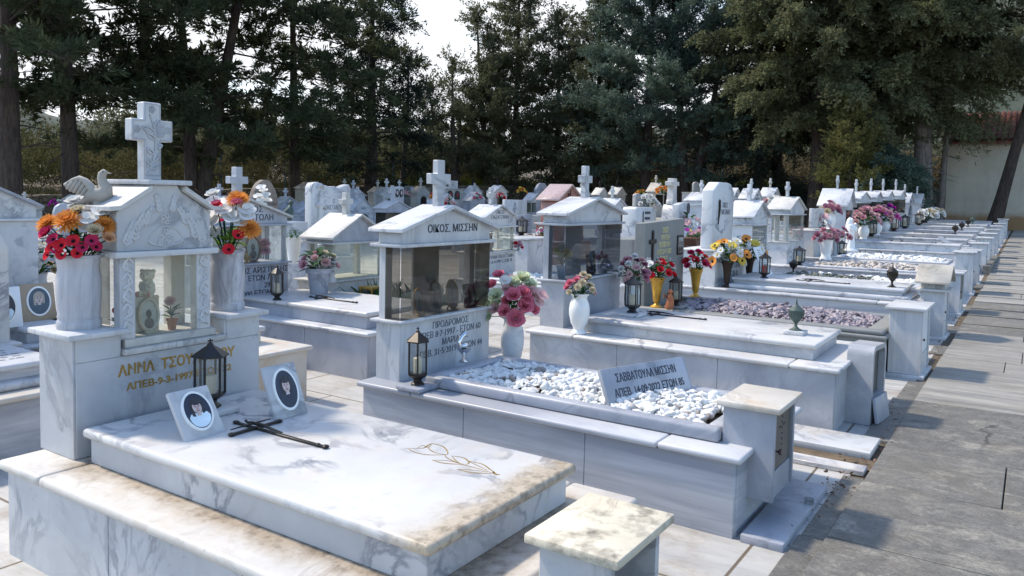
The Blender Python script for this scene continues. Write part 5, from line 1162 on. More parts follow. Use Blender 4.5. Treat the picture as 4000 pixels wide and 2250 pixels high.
# ------------------------------------------------------------------ second grave: smoked glass shrine, white pebbles
t2, bed = tomb('tomb with grey streaked sides and a rounded curb full of white pebbles', -3.55, -1.08, 3.60, 4.755, 0, .405, .475, 'marble_streaked', 'marble_streaked', 'marble_bluegrey', kind='curb', ins=.16, xin0=-3.12, xin1=-1.245, joints=(-3.1, -1.5), lt=.034)
gravel('white_pebbles', 'rounded white pebbles heaped in the curb of the second grave', -3.02, -1.34, 3.86, 4.51, .437, 2300, .0215, 'pebble_white', 5, .045, hole=lambda x, y: (-1.40 < x < -1.2 and 3.9 < y < 4.2) or (abs(y-4.24-.02*math.sin(x*9)) < .022 and -2.95 < x < -2.4))
shrine('wide shrine with smoked glass and white roof, second from the camera', -3.315, 4.24, .98, .205, .405, .795, 1.282, 1.392, 1.532, 1.836, 'marble_drip', 'glass', 'marble_white', glassm='glass_smoked', pw=.985, pdep=.205, txt='ΟΙΚΟΣ. ΜΙΣΣΗΝ', tsize=.073, cmat='marble_white', backwall='half', crossm='marble_white', ov=.045)
text('ΠΡΟΔΡΟΜΟΣ\nΑΠΕΒ 8·7·1997 - ΕΤΩΝ 60\nΜΑΡΙΑ\nΑΠΕΒ. 31·5·2019 - ΕΤΩΝ 44', .062, (-3.3135, 4.27, .705), 'letter_grey', bpy.data.objects['grave_shrine.001'], width=.74, line=.98)
for i, (y, w_, h_, m, ov_, lb) in enumerate(((4.00, .10, .17, 'gold_paint', True, 'first oval gilt frame from the left behind the smoked glass'), (4.17, .14, .21, 'marble_ledge', True, 'largest oval frame, pale rimmed, behind the smoked glass'), (4.36, .12, .20, 'gold_paint', True, 'oval frame with standing figure photo behind the smoked glass'), (4.56, .13, .17, 'iron_black', False, 'square black frame behind the smoked glass'))):
    frame_in_case(lb, (-3.36, y, .797), w_, h_, m, ov_, .15)
lantern('rusty brown hexagonal lantern on the ledge left of the white pebbles', (-3.11, 3.685, .405), .385, .066, 'bronze_dark', .19, cross=True, bmat='marble_bluegrey', rot=.2)
def oil_lamp():
    l = (-3.14, 4.19, .485); t = thing('oil_lamp', 'small silver swan shaped oil lamp standing in the white pebbles', 'oil lamp', l); b = B()
    lathe(b, [(.032, 0), (.034, .006), (.012, .02), (.010, .05), (.02, .06), (.045, .085), (.048, .095)], l, 16); part('stand', b, 'silver', t)
    b = B(); tube(b, [(l[0], l[1]-.04, l[2]+.105), (l[0], l[1]-.055, l[2]+.14), (l[0], l[1]-.03, l[2]+.175), (l[0], l[1]+.005, l[2]+.19), (l[0], l[1]+.03, l[2]+.175), (l[0], l[1]+.05, l[2]+.165)], [.018, .016, .018, .022, .012, .003], 10); ell(b, (l[0], l[1], l[2]+.115), (.03, .05, .02), 12, 8); part('swan', b, 'silver', t)
oil_lamp()
vase('veined grey marble vase behind the white pebbles', (-3.20, 4.87, .30), P_URN(.41, .088), 'marble_veined', 28, 0, VG)
b = B(); box(b, -3.32, -3.08, 4.76, 4.99, -.05, .30, .006, 2); solo('vase_block', b, 'marble_speckled', 'small marble block under the veined grey vase', 'block', (-3.2, 4.87, 0))
PP, PG = 'petal_palepink', 'petal_green'
bouquet('large bouquet of bright pink roses with pale green and white blooms in the veined vase', (-3.20, 4.87, .71), [
    ('rose', PK, .02, .12, .00, .075), ('rose', PK, .085, .10, .09, .070), ('rose', PK, .0, .11, .165, .066), ('rose', PK, .07, .06, .18, .066), ('rose', PK, .10, .08, .135, .055), ('rose', PK, -.11, .0, .30, .05), ('rose', PK, -.16, .02, .225, .052), ('carnation', PK, -.05, .05, .12, .05),
    ('rose', PG, -.125, .08, .155, .066), ('rose', PG, -.195, .06, .085, .056), ('rose', PG, -.175, .07, .005, .045), ('carnation', PG, .07, -.02, .28, .075), ('carnation', PG, .125, -.02, .235, .065), ('carnation', PG, .02, -.02, .25, .05), ('lily', W, .11, -.04, .27, .06), ('lily', W, .04, -.05, .30, .05), ('rose', PG, -.12, .04, .10, .05),
    ('carnation', PP, -.03, .04, .22, .05), ('carnation', PP, -.055, .08, .215, .04), ('carnation', PP, .155, .05, .17, .05), ('lily', PP, .21, .04, .17, .055), ('lily', PP, .185, .06, .12, .05), ('lily', PP, .16, .05, .12, .045), ('rose', PP, .14, .03, .20, .04), ('carnation', PP, -.02, -.02, .27, .05), ('rose', PK, -.06, .10, .05, .055), ('rose', PK, .15, .07, .06, .05), ('lily', W, -.06, .06, .27, .05), ('rose', PG, .0, .02, .25, .06), ('rose', PP, -.13, .07, .06, .05)], 60, 'leaf_green', .06, .18, seed=8)
crucifix('thin dark crucifix half sunk in the white pebbles', (-2.72, 4.24, .475), .52, 'bronze_dark', .13, fig=False)
def name_plate():
    t = thing('name_plate', 'tilted grey marble name plate propped in the white pebbles', 'plaque', (-1.80, 4.19, .46)); M = Matrix.Translation((-1.77, 4.20, .445)) @ Matrix.Rotation(R(-19), 4, 'Z') @ Matrix.Rotation(-.45, 4, 'Y')
    b = B(); box(b, -.028, 0, -.35, .35, 0, .225, .004, 2); bmesh.ops.transform(b, matrix=M, verts=b.verts); p = part('plate', b, 'marble_bluegrey', t)
    for s, z, wd, sz in (('ΣΑΒΒΑΤΟΥΛΑ ΜΙΣΣΗΝ', .140, .50, .066), ('ΑΠΕΒ. 14·09·2022 ΕΤΩΝ 85', .058, .58, .062)):
        q = text(s, sz, (0, 0, 0), 'letter_black', p, width=wd, bold=.0006); q.data.transform(Matrix.Translation(Vector(t.location))); q.data.transform(Matrix.Translation(-Vector(t.location)) @ M @ Matrix.Translation((.0005, 0, z)))
name_plate()
foot_box('ossuary box with drilled metal door, at the foot of the white pebble tomb', -1.24, -.985, 3.805, 4.185, .17, .62, 'metal', 'marble_bluegrey', 'marble_ledge', base=False, ov=.028)
b = B(); box(b, -1.078, -.88, 3.62, 4.55, .0, .042, .006, 2); solo('marble_step', b, 'marble_bluegrey', 'low grey marble step on the paving under the metal door box', 'step', (-.98, 4.08, 0))
b = B()
lathe(b, [(.026, 0), (.026, .03), (.022, .03), (.022, .004)], (-.90, 4.20, .043), 18, cap=False); solo('glass_lid', b, 'glass_lantern', 'small clear round lid lying beside the marble step', 'lid', (-.9, 4.2, .043))
# ------------------------------------------------------------------ third grave
t3, bed = tomb('speckled marble tomb with a thick rounded slab, third from the camera', -3.62, -1.06, 5.70, 6.98, 0, .46, .585, 'marble_speckled', 'marble_slab', 'marble_slab', ins=.2, xin0=-3.2, xin1=-1.26, joints=(-3.15, -1.4))
shrine('shrine with blue smoked glass and broad white roof, third from the camera', -3.38, 6.50, 1.10, .24, .46, .88, 1.375, 1.475, 1.61, 1.895, 'marble_speckled', 'glass', 'marble_white', gmat='marble_white', glassm='glass_blue_smoked', pw=1.11, pdep=.24, backwall='half', crossm='marble_white', ov=.045)
text('ΠΑΝΑΓΙΩΤΗΣ ΛΑΔΟΠΟΥΛΟΣ\nΑΠΕΒ. 7-8-1997 ΕΤΩΝ 66\nΚΥΡΙΑΚΗ ΛΑΔΟΠΟΥΛΟΥ\nΑΠΕΒ. 31-8-2014 ΕΤΩΝ 82', .062, (-3.378, 6.62, .805), 'letter_grey', bpy.data.objects['grave_shrine.002'], width=.80, line=.95)
b = B(); box(b, -3.379, -3.3735, 6.13, 7.03, .47, .855, .002); part('inscription_plate', b, 'marble_bluegrey', bpy.data.objects['grave_shrine.002'])
for o in list(bpy.data.objects):
    if o.name.startswith('inscription') and o.parent and o.parent.name == 'grave_shrine.002': o.data.transform(Matrix.Translation((.006, 0, 0)))
flower_pot('white square pot with yellow lilies behind the blue smoked glass', (-3.47, 6.05, .882), .05, .12, 'plastic_white', [('lily', 'petal_yellow', -.03, .02, .12, .05), ('lily', 'petal_yellow', .04, .02, .10, .05), ('lily', 'petal_cream', .0, .03, .16, .045)], 11, lr=.08)
flower_pot('dark pot with purple flowers at the right behind the blue smoked glass', (-3.45, 6.80, .882), .07, .09, 'plastic_lilac', [('carnation', 'petal_mauve', -.04, .02, .06, .035), ('carnation', 'petal_mauve', .03, .02, .07, .035), ('carnation', 'petal_mauve', 0, .0, .1, .03)], 12, lr=.06)
frame_in_case('gable shaped frame behind the blue smoked glass', (-3.47, 6.62, .882), .16, .22, 'wood_brown', False, .1)
vase('plain white ceramic vase at the left corner of the third tomb', (-3.15, 5.81, .46), P_URN(.335, .088), 'ceramic_white', 28, 0, VG)
bouquet('bunch of pink and cream carnations in the plain white vase', (-3.15, 5.81, .79), dome(17, .13, .17, [('carnation', 'petal_palepink'), ('carnation', 'petal_cream'), ('carnation', 'petal_rose'), ('carnation', 'petal_cream'), ('carnation', 'petal_pink')], .036, 3), 46, 'leaf_silk', .065, .15, seed=9)
vase('white vase hidden behind the black lantern of the third tomb', (-3.18, 6.92, .46), P_URN(.35, .08), 'ceramic_white', 24, 0, VG)
bouquet('dusty pink and mauve carnations right of the smoked glass shrine', (-3.18, 6.92, .80), dome(20, .16, .27, [('carnation', 'petal_rose'), ('carnation', 'petal_palepink'), ('carnation', 'petal_rose'), ('carnation', 'petal_mauve'), ('carnation', 'petal_white')], .045, 4), 40, 'leaf_silk', .07, .16, seed=10)
lantern('black lantern with clear panes on the third slab', (-2.88, 6.275, .585), .36, .072, 'iron_black', .20, rot=.3)
crucifix('black crucifix lying on the third slab', (-2.75, 6.47, .585), .60, 'iron_black', .16)
urn('greenish fluted urn on a marble foot at the end of the third slab', (-1.50, 6.27, .585), .275, .058, 'verdigris', .175)
def arch_box():
    t = thing('ossuary_box', 'rounded marble ossuary box with cracked sides leaning beside the third tomb', 'ossuary box', (-.98, 6.30, 0), 'small marble ossuary boxes at the grave feet', 0)
    def prof(y0, y1, z0, z1, r, n=6):
        p = [(y0, z0), (y1, z0)]
        for k in range(n+1): a = math.pi/2*k/n; p.append((y1-r+r*math.cos(a), z1-r+r*math.sin(a)))
        for k in range(n+1): a = math.pi/2+math.pi/2*k/n; p.append((y0+r+r*math.cos(a), z1-r+r*math.sin(a)))
        return p
    M = Matrix.Translation((-.99, 6.30, 0)) @ Matrix.Rotation(R(-2), 4, 'X') @ Matrix.Rotation(R(-4), 4, 'Z')
    o = prof(-.20, .20, 0, .57, .07); i = prof(-.165, .165, .20, .535, .055)
    b = B(); n = len(o)
    for xa, xb in ((-.09, .09),):
        A = [[b.verts.new((x, *p)) for p in q] for x in (xa, xb) for q in (o, i)]
        Ao, Ai, Bo, Bi = A
        for k in range(n):
            m = (k+1) % n; b.faces.new((Ao[k], Ao[m], Bo[m], Bo[k])); b.faces.new((Ai[k], Bi[k], Bi[m], Ai[m])); b.faces.new((Bo[k], Bo[m], Bi[m], Bi[k]))
        b.faces.new(Ao[::-1])
    bmesh.ops.transform(b, matrix=M, verts=b.verts); part('shell', b, 'marble_speckled', t)
    b = B(); prism(b, prof(-.16, .16, .21, .53, .05), 'x', .035, .045, 0); bmesh.ops.transform(b, matrix=M, verts=b.verts); d = part('door', b, 'door_metal', t)
    b = B(); rr = random.Random(4)
    for k in range(9): ell(b, (.0462, -.02+rr.uniform(-.03, .03), .30+k*.022+rr.uniform(-.01, .01)), (.001, rr.uniform(.006, .014), rr.uniform(.006, .018)), 8, 6)
    bmesh.ops.transform(b, matrix=M, verts=b.verts); part('rust_holes', b, 'mildew', d)
    b = B(); box(b, .10, .125, -.19, .17, .0, .185, .006, 2); bmesh.ops.transform(b, matrix=M @ Matrix.Translation((.02, 0, 0)) @ Matrix.Rotation(R(-9), 4, 'Y'), verts=b.verts); part('loose_plate', b, 'marble_bluegrey', t)
arch_box()
# ------------------------------------------------------------------ fourth grave: grey stone, purple gravel
t4, bed = tomb('grey stone tomb whose wide flat curb holds purple gravel', -3.75, -1.07, 7.82, 9.20, 0, .395, .44, 'stone_grey', 'stone_grey', 'stone_grey', kind='curb', ins=.03, xin0=-3.7, xin1=-1.10, joints=(-2.2,), name='curbed_tomb')
gravel('purple_gravel', 'purple grey crushed gravel in the grey stone curb', -3.3, -1.29, 8.03, 8.99, .405, 1700, .026, 'pebble_purple', 6, .06, angular=.5)
def grey_stele():
    t = thing('headstone', 'tall grey stone slab with gold Greek letters and a dark bronze cross', 'headstone', (-3.52, 8.48, .40), 'upright slab headstones'); b = B()
    prism(b, [(7.90, .40), (9.06, .40), (9.06, 1.375), (7.88, 1.345)], 'x', -3.62, -3.50, .004); s = part('slab', b, 'stone_grey', t); x = -3.499
    text('ΟΙΚΟΣ\nΓΡΗΓΕΛΗ', .085, (x, 8.46, 1.225), 'letter_pale_gold', s, width=.24)
    text('ΛΕΔΕΒΟΥΔΗ\nΑΠΕΒ 21·11·2007\nΕΤΩΝ 57', .082, (x, 8.44, 1.065), 'letter_pale_gold', s, width=.42)
    text('ΑΝΑΣΤΑΣΙΑ\nΧΑΤΖΗΠΑΝΑ', .078, (x, 8.52, .83), 'letter_pale_gold', s, width=.34)
    b = B(); cross_bm(b, x+.009, 8.08, .90, .34, .15, .016, .04, .05, .24)
    for y, z in ((8.08, 1.24), (8.005, 1.14), (8.155, 1.14), (8.08, .90)): ell(b, (x+.009, y, z), (.010, .026, .026), 10, 7)
    part('bronze_cross', b, 'bronze_dark', t)
    b = B(); box(b, x, x+.013, 8.82, 9.01, .95, 1.18, .004); f = part('photo_frame', b, 'bronze_dark', t)
    b = B(); box(b, x+.0125, x+.015, 8.845, 8.985, .975, 1.155, 0); p = part('photo', b, 'photo_grey', f)
    b = B()
    for q in (-.032, .032): ell(b, (x+.0152, 8.915+q, 1.085), (.001, .022, .03), 10, 7); ell(b, (x+.0152, 8.915+q, 1.015), (.001, .032, .042), 10, 7)
    part('couple', b, 'hair_print', p)
grey_stele()
G_ = 'gold_paint'
vase('gilded footed vase left of the grey headstone', (-3.36, 7.93, .44), P_GOLD(.32, .078), G_, 20, .03, VG); vase('gilded footed vase right of the brown lantern by the grey headstone', (-3.36, 9.10, .44), P_GOLD(.34, .080), G_, 20, .03, VG)
bouquet('red roses with a broad green leaf in the left gilded vase', (-3.36, 7.93, .76), dome(14, .18, .20, [('rose', 'petal_red'), ('rose', 'petal_red'), ('carnation', 'petal_rose'), ('rose', 'petal_red'), ('lily', 'petal_white')], .045, 12), 40, 'leaf_green', .09, .22, seed=13, sprig=24)
bouquet('red roses in the right gilded vase beside the grey headstone', (-3.36, 9.10, .78), dome(12, .16, .22, [('rose', 'petal_red'), ('rose', 'petal_crimson'), ('rose', 'petal_red'), ('rose', 'petal_crimson')], .05, 14), 34, 'leaf_green', .09, .2, seed=15, sprig=24)
lantern('rusty brown lantern on the grey stone curb', (-3.18, 8.02, .44), .36, .070, 'bronze_brown', .21, bmat='stone_grey', rot=.4)
def angel():
    l = Vector((-3.22, 7.99, .40)); l = Vector((-3.26, 8.10, .44)); l = Vector((-3.20, 7.90, .44)); t = thing('angel_figurine', 'small reddish angel figurine beside the rusty brown lantern', 'figurine', l); b = B()
    tube(b, [l, l+Vector((0, 0, .03)), l+Vector((.01, 0, .09)), l+Vector((.005, 0, .14)), l+Vector((0, 0, .165))], [.045, .05, .038, .028, .012], 12); ell(b, l+Vector((.008, 0, .185)), (.026, .025, .028), 10, 8)
    for s in (-1, 1): tube(b, [l+Vector((0, s*.02, .13)), l+Vector((.035, s*.03, .10)), l+Vector((.045, s*.005, .115))], [.012, .011, .008], 6)
    part('body', b, 'terracotta', t, ang=60); b = B()
    for s in (-1, 1): tube(b, [l+Vector((-.02, s*.015, .12)), l+Vector((-.035, s*.06, .16)), l+Vector((-.035, s*.075, .10))], [.012, .018, .006], 7)
    part('wings', b, 'wood_brown', t)
angel()
foot_box('upright white ossuary box with drilled door, beside the purple gravel', -1.08, -.80, 8.06, 8.60, .0, .66, 'marble', 'marble_drip', 'marble_white')
# ------------------------------------------------------------------ fifth grave: tall veined stele
t5, bed = tomb('white tomb with a double stepped slab, fifth from the camera', -4.02, -1.06, 10.05, 11.42, 0, .46, .605, 'marble_streaked', 'marble_white', 'marble_white', ins=.2, xin0=-3.3, xin1=-1.24, joints=(-3.6, -1.5), step=.06)
def stele(label, X, y0, y1, zb, zt, th, mat, outline=None, ped=None, txt=None, tsize=.07, tm='letter_black', group='upright slab headstones', sub='slab', width=None, tz=.7, tw=None):
    """upright headstone facing +X, outline in (0..1) across and up; ped=(y0,y1,x0,x1,z0,z1)"""
    t = thing('headstone', label, 'headstone', (X, (y0+y1)/2, ped[4] if ped else zb), group)
    if ped:
        b = B(); box(b, ped[2], ped[3], ped[0], ped[1], ped[4]-.05, ped[5]-.03, .004); part('pedestal', b, mat, t); b = B(); box(b, ped[2]-.03, ped[3]+.03, ped[0]-.03, ped[1]+.03, ped[5]-.03, ped[5], .01, 3); part('ledge', b, mat, t)
    o = outline or [(0, 0), (1, 0), (1, 1), (0, 1)]
    b = B(); prism(b, [(y0+p[0]*(y1-y0), zb+p[1]*(zt-zb)) for p in o], 'x', X-th, X, min(.02, th*.2), 3); s = part(sub, b, mat, t)
    if txt: text(txt, tsize, (X+.001, y0+(y1-y0)*.55, zb+(zt-zb)*tz), tm, s, width=tw)
    return t
s5 = stele('tall veined white stele with clipped corners and a bronze torch', -3.60, 10.32, 11.14, .947, 1.853, .17, 'marble_veined', [(0, 0), (1, 0), (1, .86), (.82, .985), (.70, 1.0), (.25, 1.0), (.0, .88)], (10.12, 11.42, -3.96, -3.47, .46, .95), 'ΟΙΚΟΣ\nΣΥΜΕΩΝΙΔΗ', .095, 'letter_grey', tw=.42, tz=.62)
b = B(); tube(b, [(-3.592, 10.51, 1.28), (-3.590, 10.52, 1.41), (-3.590, 10.53, 1.54)], [.006, .014, .02], 7); ell(b, (-3.59, 10.53, 1.57), (.015, .028, .05), 9, 7); part('bronze_torch', b, 'bronze_dark', s5)
text('ΣΥΜΕΩΝ\nΑΠΕΒ 5·10·84\nΕΤΩΝ 18', .11, (-3.469, 10.85, .78), 'letter_grey', s5, width=.55)
for lb, lv, y, x, z in (('slender bronze vase on a marble foot at the left of the veined stele', 'yellow and orange daisies in the left bronze vase before the veined stele', 10.25, -3.36, .46), ('slender bronze vase in front of the clear glass shrine, right of the veined stele', 'yellow and orange daisies in the right bronze vase before the clear glass shrine', 11.22, -3.36, .46)):
    vase(lb, (x, y, z), P_GOLD(.34, .075), 'bronze_brown', 18, .03, VG)
    bouquet(lv, (x, y, z+.34), dome(24, .25, .30, [('daisy', 'petal_white', 'petal_yellow'), ('poppy', 'petal_orange', 'petal_dark'), ('daisy', 'petal_white', 'petal_yellow'), ('daisy', 'petal_yellow', 'petal_dark'), ('daisy', 'petal_white', 'petal_yellow'), ('daisy', 'petal_yellow', 'petal_yellow'), ('poppy', 'petal_orange', 'petal_yellow')], .066, int(y*7), zlo=-.05), 44, 'leaf_green', .12, .3, seed=int(y*3), sprig=30)
lantern('black lantern with dark panes on the stepped slab', (-2.92, 10.42, .605), .35, .072, 'bronze_dark', None, rot=.2, candle='candle_red')
def paper_plate():
    t = thing('text_plaque', 'white plaque with printed verses leaning behind the dark lantern', 'plaque', (-3.05, 10.86, .605)); M = Matrix.Translation((-2.98, 10.86, .605)) @ Matrix.Rotation(-.45, 4, 'Y'); b = B(); prism(b, [(-.19, 0), (.19, 0), (.15, .42), (-.15, .42)], 'x', -.015, 0, .004); bmesh.ops.transform(b, matrix=M, verts=b.verts); p = part('plate', b, 'plaque_white', t)
    b = B(); rr = random.Random(2)
    for k in range(9):
        wd = rr.uniform(.05, .10); box(b, .0002, .001, -wd, wd, .12+k*.03, .128+k*.03, 0)
    bmesh.ops.transform(b, matrix=M, verts=b.verts); part('verses', b, 'letter_grey', p)
paper_plate()
crucifix('black crucifix lying on the stepped slab', (-2.35, 10.42, .605), .62, 'iron_black', .15)
urn('dark urn at the end of the stepped slab', (-1.40, 10.45, .605), .30, .062, 'bronze_dark')
def house_box():
    t = foot_box('ossuary box with its own little pitched roof', -1.10, -.84, 10.62, 11.06, 0, .60, 'marble', 'marble_drip', 'marble_weathered', ov=.05)
    b = B(); box(b, -1.10, -.84, 10.64, 11.04, .60, .68, .003); part('gable', b, 'marble_weathered', t)
    b = B(); prism(b, [(10.54, .665), (10.84, .86), (10.84, .885), (10.54, .69)], 'x', -1.16, -.78, .003); prism(b, [(11.14, .665), (10.8405, .86), (10.8405, .885), (11.14, .69)], 'x', -1.16, -.78, .003); part('roof', b, 'marble_old', t)
house_box()
# ------------------------------------------------------------------ the rest of the row by the path
def bed6(i, y0, y1, lb, mat, smat, **k):
    g = gz((y0+y1)/2); return tomb(lb, -4.0, -1.15, y0, y1, g, g+.43, g+k.pop('zs', .57), mat, smat, smat, **k)
bed6(6, 12.0, 13.22, 'low curbed tomb with dark gravel edged in white stones', 'marble_streaked', 'marble_white', kind='curb', ins=.06, xin0=-3.3, xin1=-1.28, zs=.47)
gravel('dark_gravel', 'dark green gravel band in the sixth bed', -3.2, -1.9, 12.28, 12.95, gz(12)+.45, 650, .03, 'pebble_dark', 21, .03, angular=.5)
gravel('white_border_stones', 'white stones edging the dark green gravel', -3.2, -1.4, 12.15, 13.07, gz(12)+.45, 480, .036, 'pebble_white', 22, .02, hole=lambda x, y: x < -1.95 and 12.26 < y < 12.96)
bed6(7, 14.22, 15.45, 'low curbed tomb with brown and white gravel', 'marble_bluegrey', 'marble_white', kind='curb', ins=.06, xin0=-3.3, xin1=-1.28, zs=.47)
gravel('brown_gravel', 'mixed brown and white gravel in the seventh bed', -3.2, -1.4, 14.36, 15.3, gz(14.4)+.45, 950, .036, 'pebble_brown', 23, .04, angular=.4)
bed6(8, 16.2, 17.45, 'low curbed tomb with white pebbles below the small plain stele', 'marble_streaked', 'marble_white', kind='curb', ins=.06, xin0=-3.3, xin1=-1.28, zs=.47)
gravel('white_pebbles', 'white pebbles in the eighth bed beside two white vases', -3.2, -1.4, 16.34, 17.3, gz(16.4)+.45, 950, .036, 'pebble_white', 24, .04)
bed6(9, 19.2, 20.5, 'veined tomb under the large thick roofed white shrine', 'marble_veined', 'marble_white', ins=.16, zs=.60)
for i, (y, lb) in enumerate(((21.25, 'first of the plain tombs below the identical white shrines'), (23.35, 'second of the plain tombs below the identical white shrines'), (25.5, 'third of the plain tombs below the identical white shrines'), (28.05, 'fourth of the plain tombs below the identical white shrines'), (30.1, 'tomb below the first small arched shrine at the row end'), (33.5, 'last tomb of the row, next to the pale grey trunk'))):
    bed6(10+i, y, y+1.22, lb, 'marble_white', ('marble_white', 'marble_slab', 'marble_bluegrey')[i % 3], ins=.16, zs=.60, step=.05)
SG = 'house shaped grave shrines'
def zt(Y, z): return z
shrine('clear glass shrine with bright white roof right of the veined stele', -3.65, 12.68, .98, .38, gz(12)+.43, .83, 1.243, 1.387, 1.616, 1.877, 'marble_veined', 'niche', 'marble_white', pw=1.06, pdep=.44, cross_t=.06, ov=.05)
shrine('tall clear glass shrine with mottled grey roof', -3.65, 15.02, .98, .38, gz(15)+.43, .885, 1.387, 1.493, 1.707, 1.979, 'marble_white', 'glass', 'marble_weathered', pw=1.06, pdep=.44, glassm='glass_clear', backwall='half')
t = stele('small plain stele on a pedestal between the grey roofed shrine and the mauve bouquet', -3.68, 16.38, 17.34, 1.09, 1.49, .07, 'marble_slab', None, (16.22, 17.6, -4.0, -3.6, gz(17)+.43, 1.065))
shrine('largest white shrine of the far row, with thick plain roof and tall cross', -3.63, 19.74, 1.12, .58, gz(19)+.43, .99, 1.467, 1.60, 1.952, 2.25, 'marble_white', 'niche', 'marble_white', pw=1.17, pdep=.63, glassm='glass_smoked', roof_t=.04, ov=.07)
for i, (y, zc, ze, zk, zx, lb) in enumerate(((21.85, 1.643, 1.749, 1.920, 2.230, 'first of four identical smoked glass shrines, next to the thick roofed shrine'), (23.95, 1.685, 1.792, 1.963, 2.315, 'second of four identical smoked glass shrines in the far row'), (26.14, 1.739, 1.845, 2.016, 2.368, 'third of four identical smoked glass shrines in the far row'), (28.65, 1.792, 1.899, 2.080, 2.432, 'fourth of four identical smoked glass shrines, beside the small arched shrines'))):
    shrine(lb, -3.65, y, 1.24, .45, gz(y)+.43, 1.09+gz(y)*.7, zc, ze, zk, zx, 'marble_white', 'glass', 'marble_white', glassm='glass_smoked', pw=1.26, pdep=.48, backwall=True)
for i, (y, lb) in enumerate(((30.68, 'first of two small arched shrines at the far end of the row'), (34.1, 'last small arched shrine of the row against the pale trunk'))):
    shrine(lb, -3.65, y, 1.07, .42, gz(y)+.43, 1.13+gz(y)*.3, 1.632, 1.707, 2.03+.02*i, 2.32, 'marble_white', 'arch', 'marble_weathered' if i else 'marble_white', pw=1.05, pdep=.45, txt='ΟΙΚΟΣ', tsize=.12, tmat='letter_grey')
BX = 'small marble ossuary boxes at the grave feet'
fb = [(13.25, .62, 'upright ossuary box with metal door behind the roofed box', 'metal'), (15.75, .74, 'tall grey ossuary box, second past the roofed box', 'marble'), (17.50, .66, 'ossuary box beside the bed with white pebbles', 'marble'), (20.10, .64, 'ossuary box at the foot of the veined tomb', 'marble'), (22.00, .66, 'ossuary box at the foot of the first plain tomb', 'marble'), (24.10, .66, 'ossuary box at the foot of the second plain tomb', 'marble'), (26.30, .66, 'ossuary box at the foot of the third plain tomb', 'marble'), (28.80, .66, 'ossuary box at the foot of the fourth plain tomb', 'marble'), (30.90, .66, 'last but one ossuary box along the path', 'marble'), (34.20, .70, 'last ossuary box along the path by the ochre building', 'marble')]
for y, h, lb, d in fb:
    foot_box(lb, -1.12, -.84, y-.26, y+.26, gz(y), gz(y)+h, d, 'marble_drip', 'marble_white', ov=.04)
UG = 'metal incense urns on the slabs'
for y, lb in ((23.9, 'dark urn on the second plain tomb'), (26.1, 'dark urn on the third plain tomb'), (28.6, 'brown urn on the fourth plain tomb'), (30.7, 'pale urn on the tomb before the last')): urn(lb, (-1.75, y, gz(y)+.60), .30, .075, 'bronze_dark' if 'pale' not in lb else 'verdigris')
urn('small dark urn standing in front of the sixth bed lantern', (-3.2, 13.05, gz(12)+.47), .26, .065, 'bronze_dark')
for y, lb in ((10.9, ''),): pass
for y, lb in ((21.85, 'thin crucifix on the first plain tomb'), (23.95, 'thin crucifix on the second plain tomb'), (26.1, 'thin crucifix on the third plain tomb'), (19.8, 'thin crucifix on the veined tomb')): crucifix(lb, (-2.5, y, gz(y)+.60), .9, 'iron_black', .2, fig=False)
lantern('black lantern beside the dark gravel of the sixth bed', (-3.42, 14.32, gz(14)+.43), .38, .10, 'iron_black', .30, rot=.2)
lantern('dark lantern leaning behind the two white vases', (-3.2, 16.8, gz(16)+.46), .34, .09, 'iron_black', None, rot=.3)
for i, (x, y, lb, h) in enumerate(((-3.4, 21.45, 'brown lantern before the first identical shrine', .44), (-3.3, 24.4, 'square brown lantern beside the vases of pink flowers', .5), (-3.2, 25.8, 'brown lantern left of the third plain slab', .46), (-3.1, 28.3, 'iron lantern on the third plain tomb by the ochre building side', .46), (-3.2, 30.4, 'brass edged lantern on the tomb before the last', .5), (-3.2, 31.1, 'tall dark lantern by the first small arched shrine', .5), (-3.1, 33.8, 'small dark lantern by the last arched shrine', .46))):
    lantern(lb, (x, y, gz(y)+.59), h, .125, 'bronze_brown' if i % 2 else 'iron_black', None, rot=.1*i)
vase('left tapering white vase at the bed with white pebbles', (-3.35, 16.1, .50), [(.11, 0), (.11, .03), (.085, .08), (.092, .15), (.125, .37), (.13, .39)], 'ceramic_white', 24, 0, VG)
vase('right tapering white vase at the bed with white pebbles', (-3.40, 17.45, .535), [(.11, 0), (.11, .03), (.085, .08), (.092, .15), (.125, .33), (.13, .35)], 'ceramic_white', 24, 0, VG)
MV, RS = 'petal_mauve', 'petal_rose'
bouquet('mauve roses in the left tapering white vase', (-3.35, 16.1, .88), dome(18, .24, .2, [('rose', MV), ('rose', RS), ('carnation', RS)], .066, 31, zlo=-.1), 14, 'leaf_silk', .09, .2, seed=31)
bouquet('mauve roses in the right tapering white vase', (-3.40, 17.45, .88), dome(18, .24, .2, [('rose', RS), ('rose', MV), ('carnation', RS)], .066, 32, zlo=-.1), 14, 'leaf_silk', .09, .2, seed=32)
vase('tall white vase on the pedestal before the thick roofed shrine', (-3.66, 17.85, 1.04), P_URN(.36, .12), 'ceramic_white', 24, 0, VG)
bouquet('dark pink and cream roses in the tall pedestal vase', (-3.66, 17.85, 1.38), dome(16, .20, .24, [('rose', MV), ('rose', 'petal_cream'), ('rose', RS)], .075, 33), 16, 'leaf_silk', .09, .2, seed=33)
bouquet('pale pink orchids standing behind the two white vases', (-3.62, 17.0, 1.07), dome(9, .14, .34, [('lily', 'petal_palepink'), ('lily', W)], .08, 34), 8, 'leaf_silk', .09, .15, seed=34)
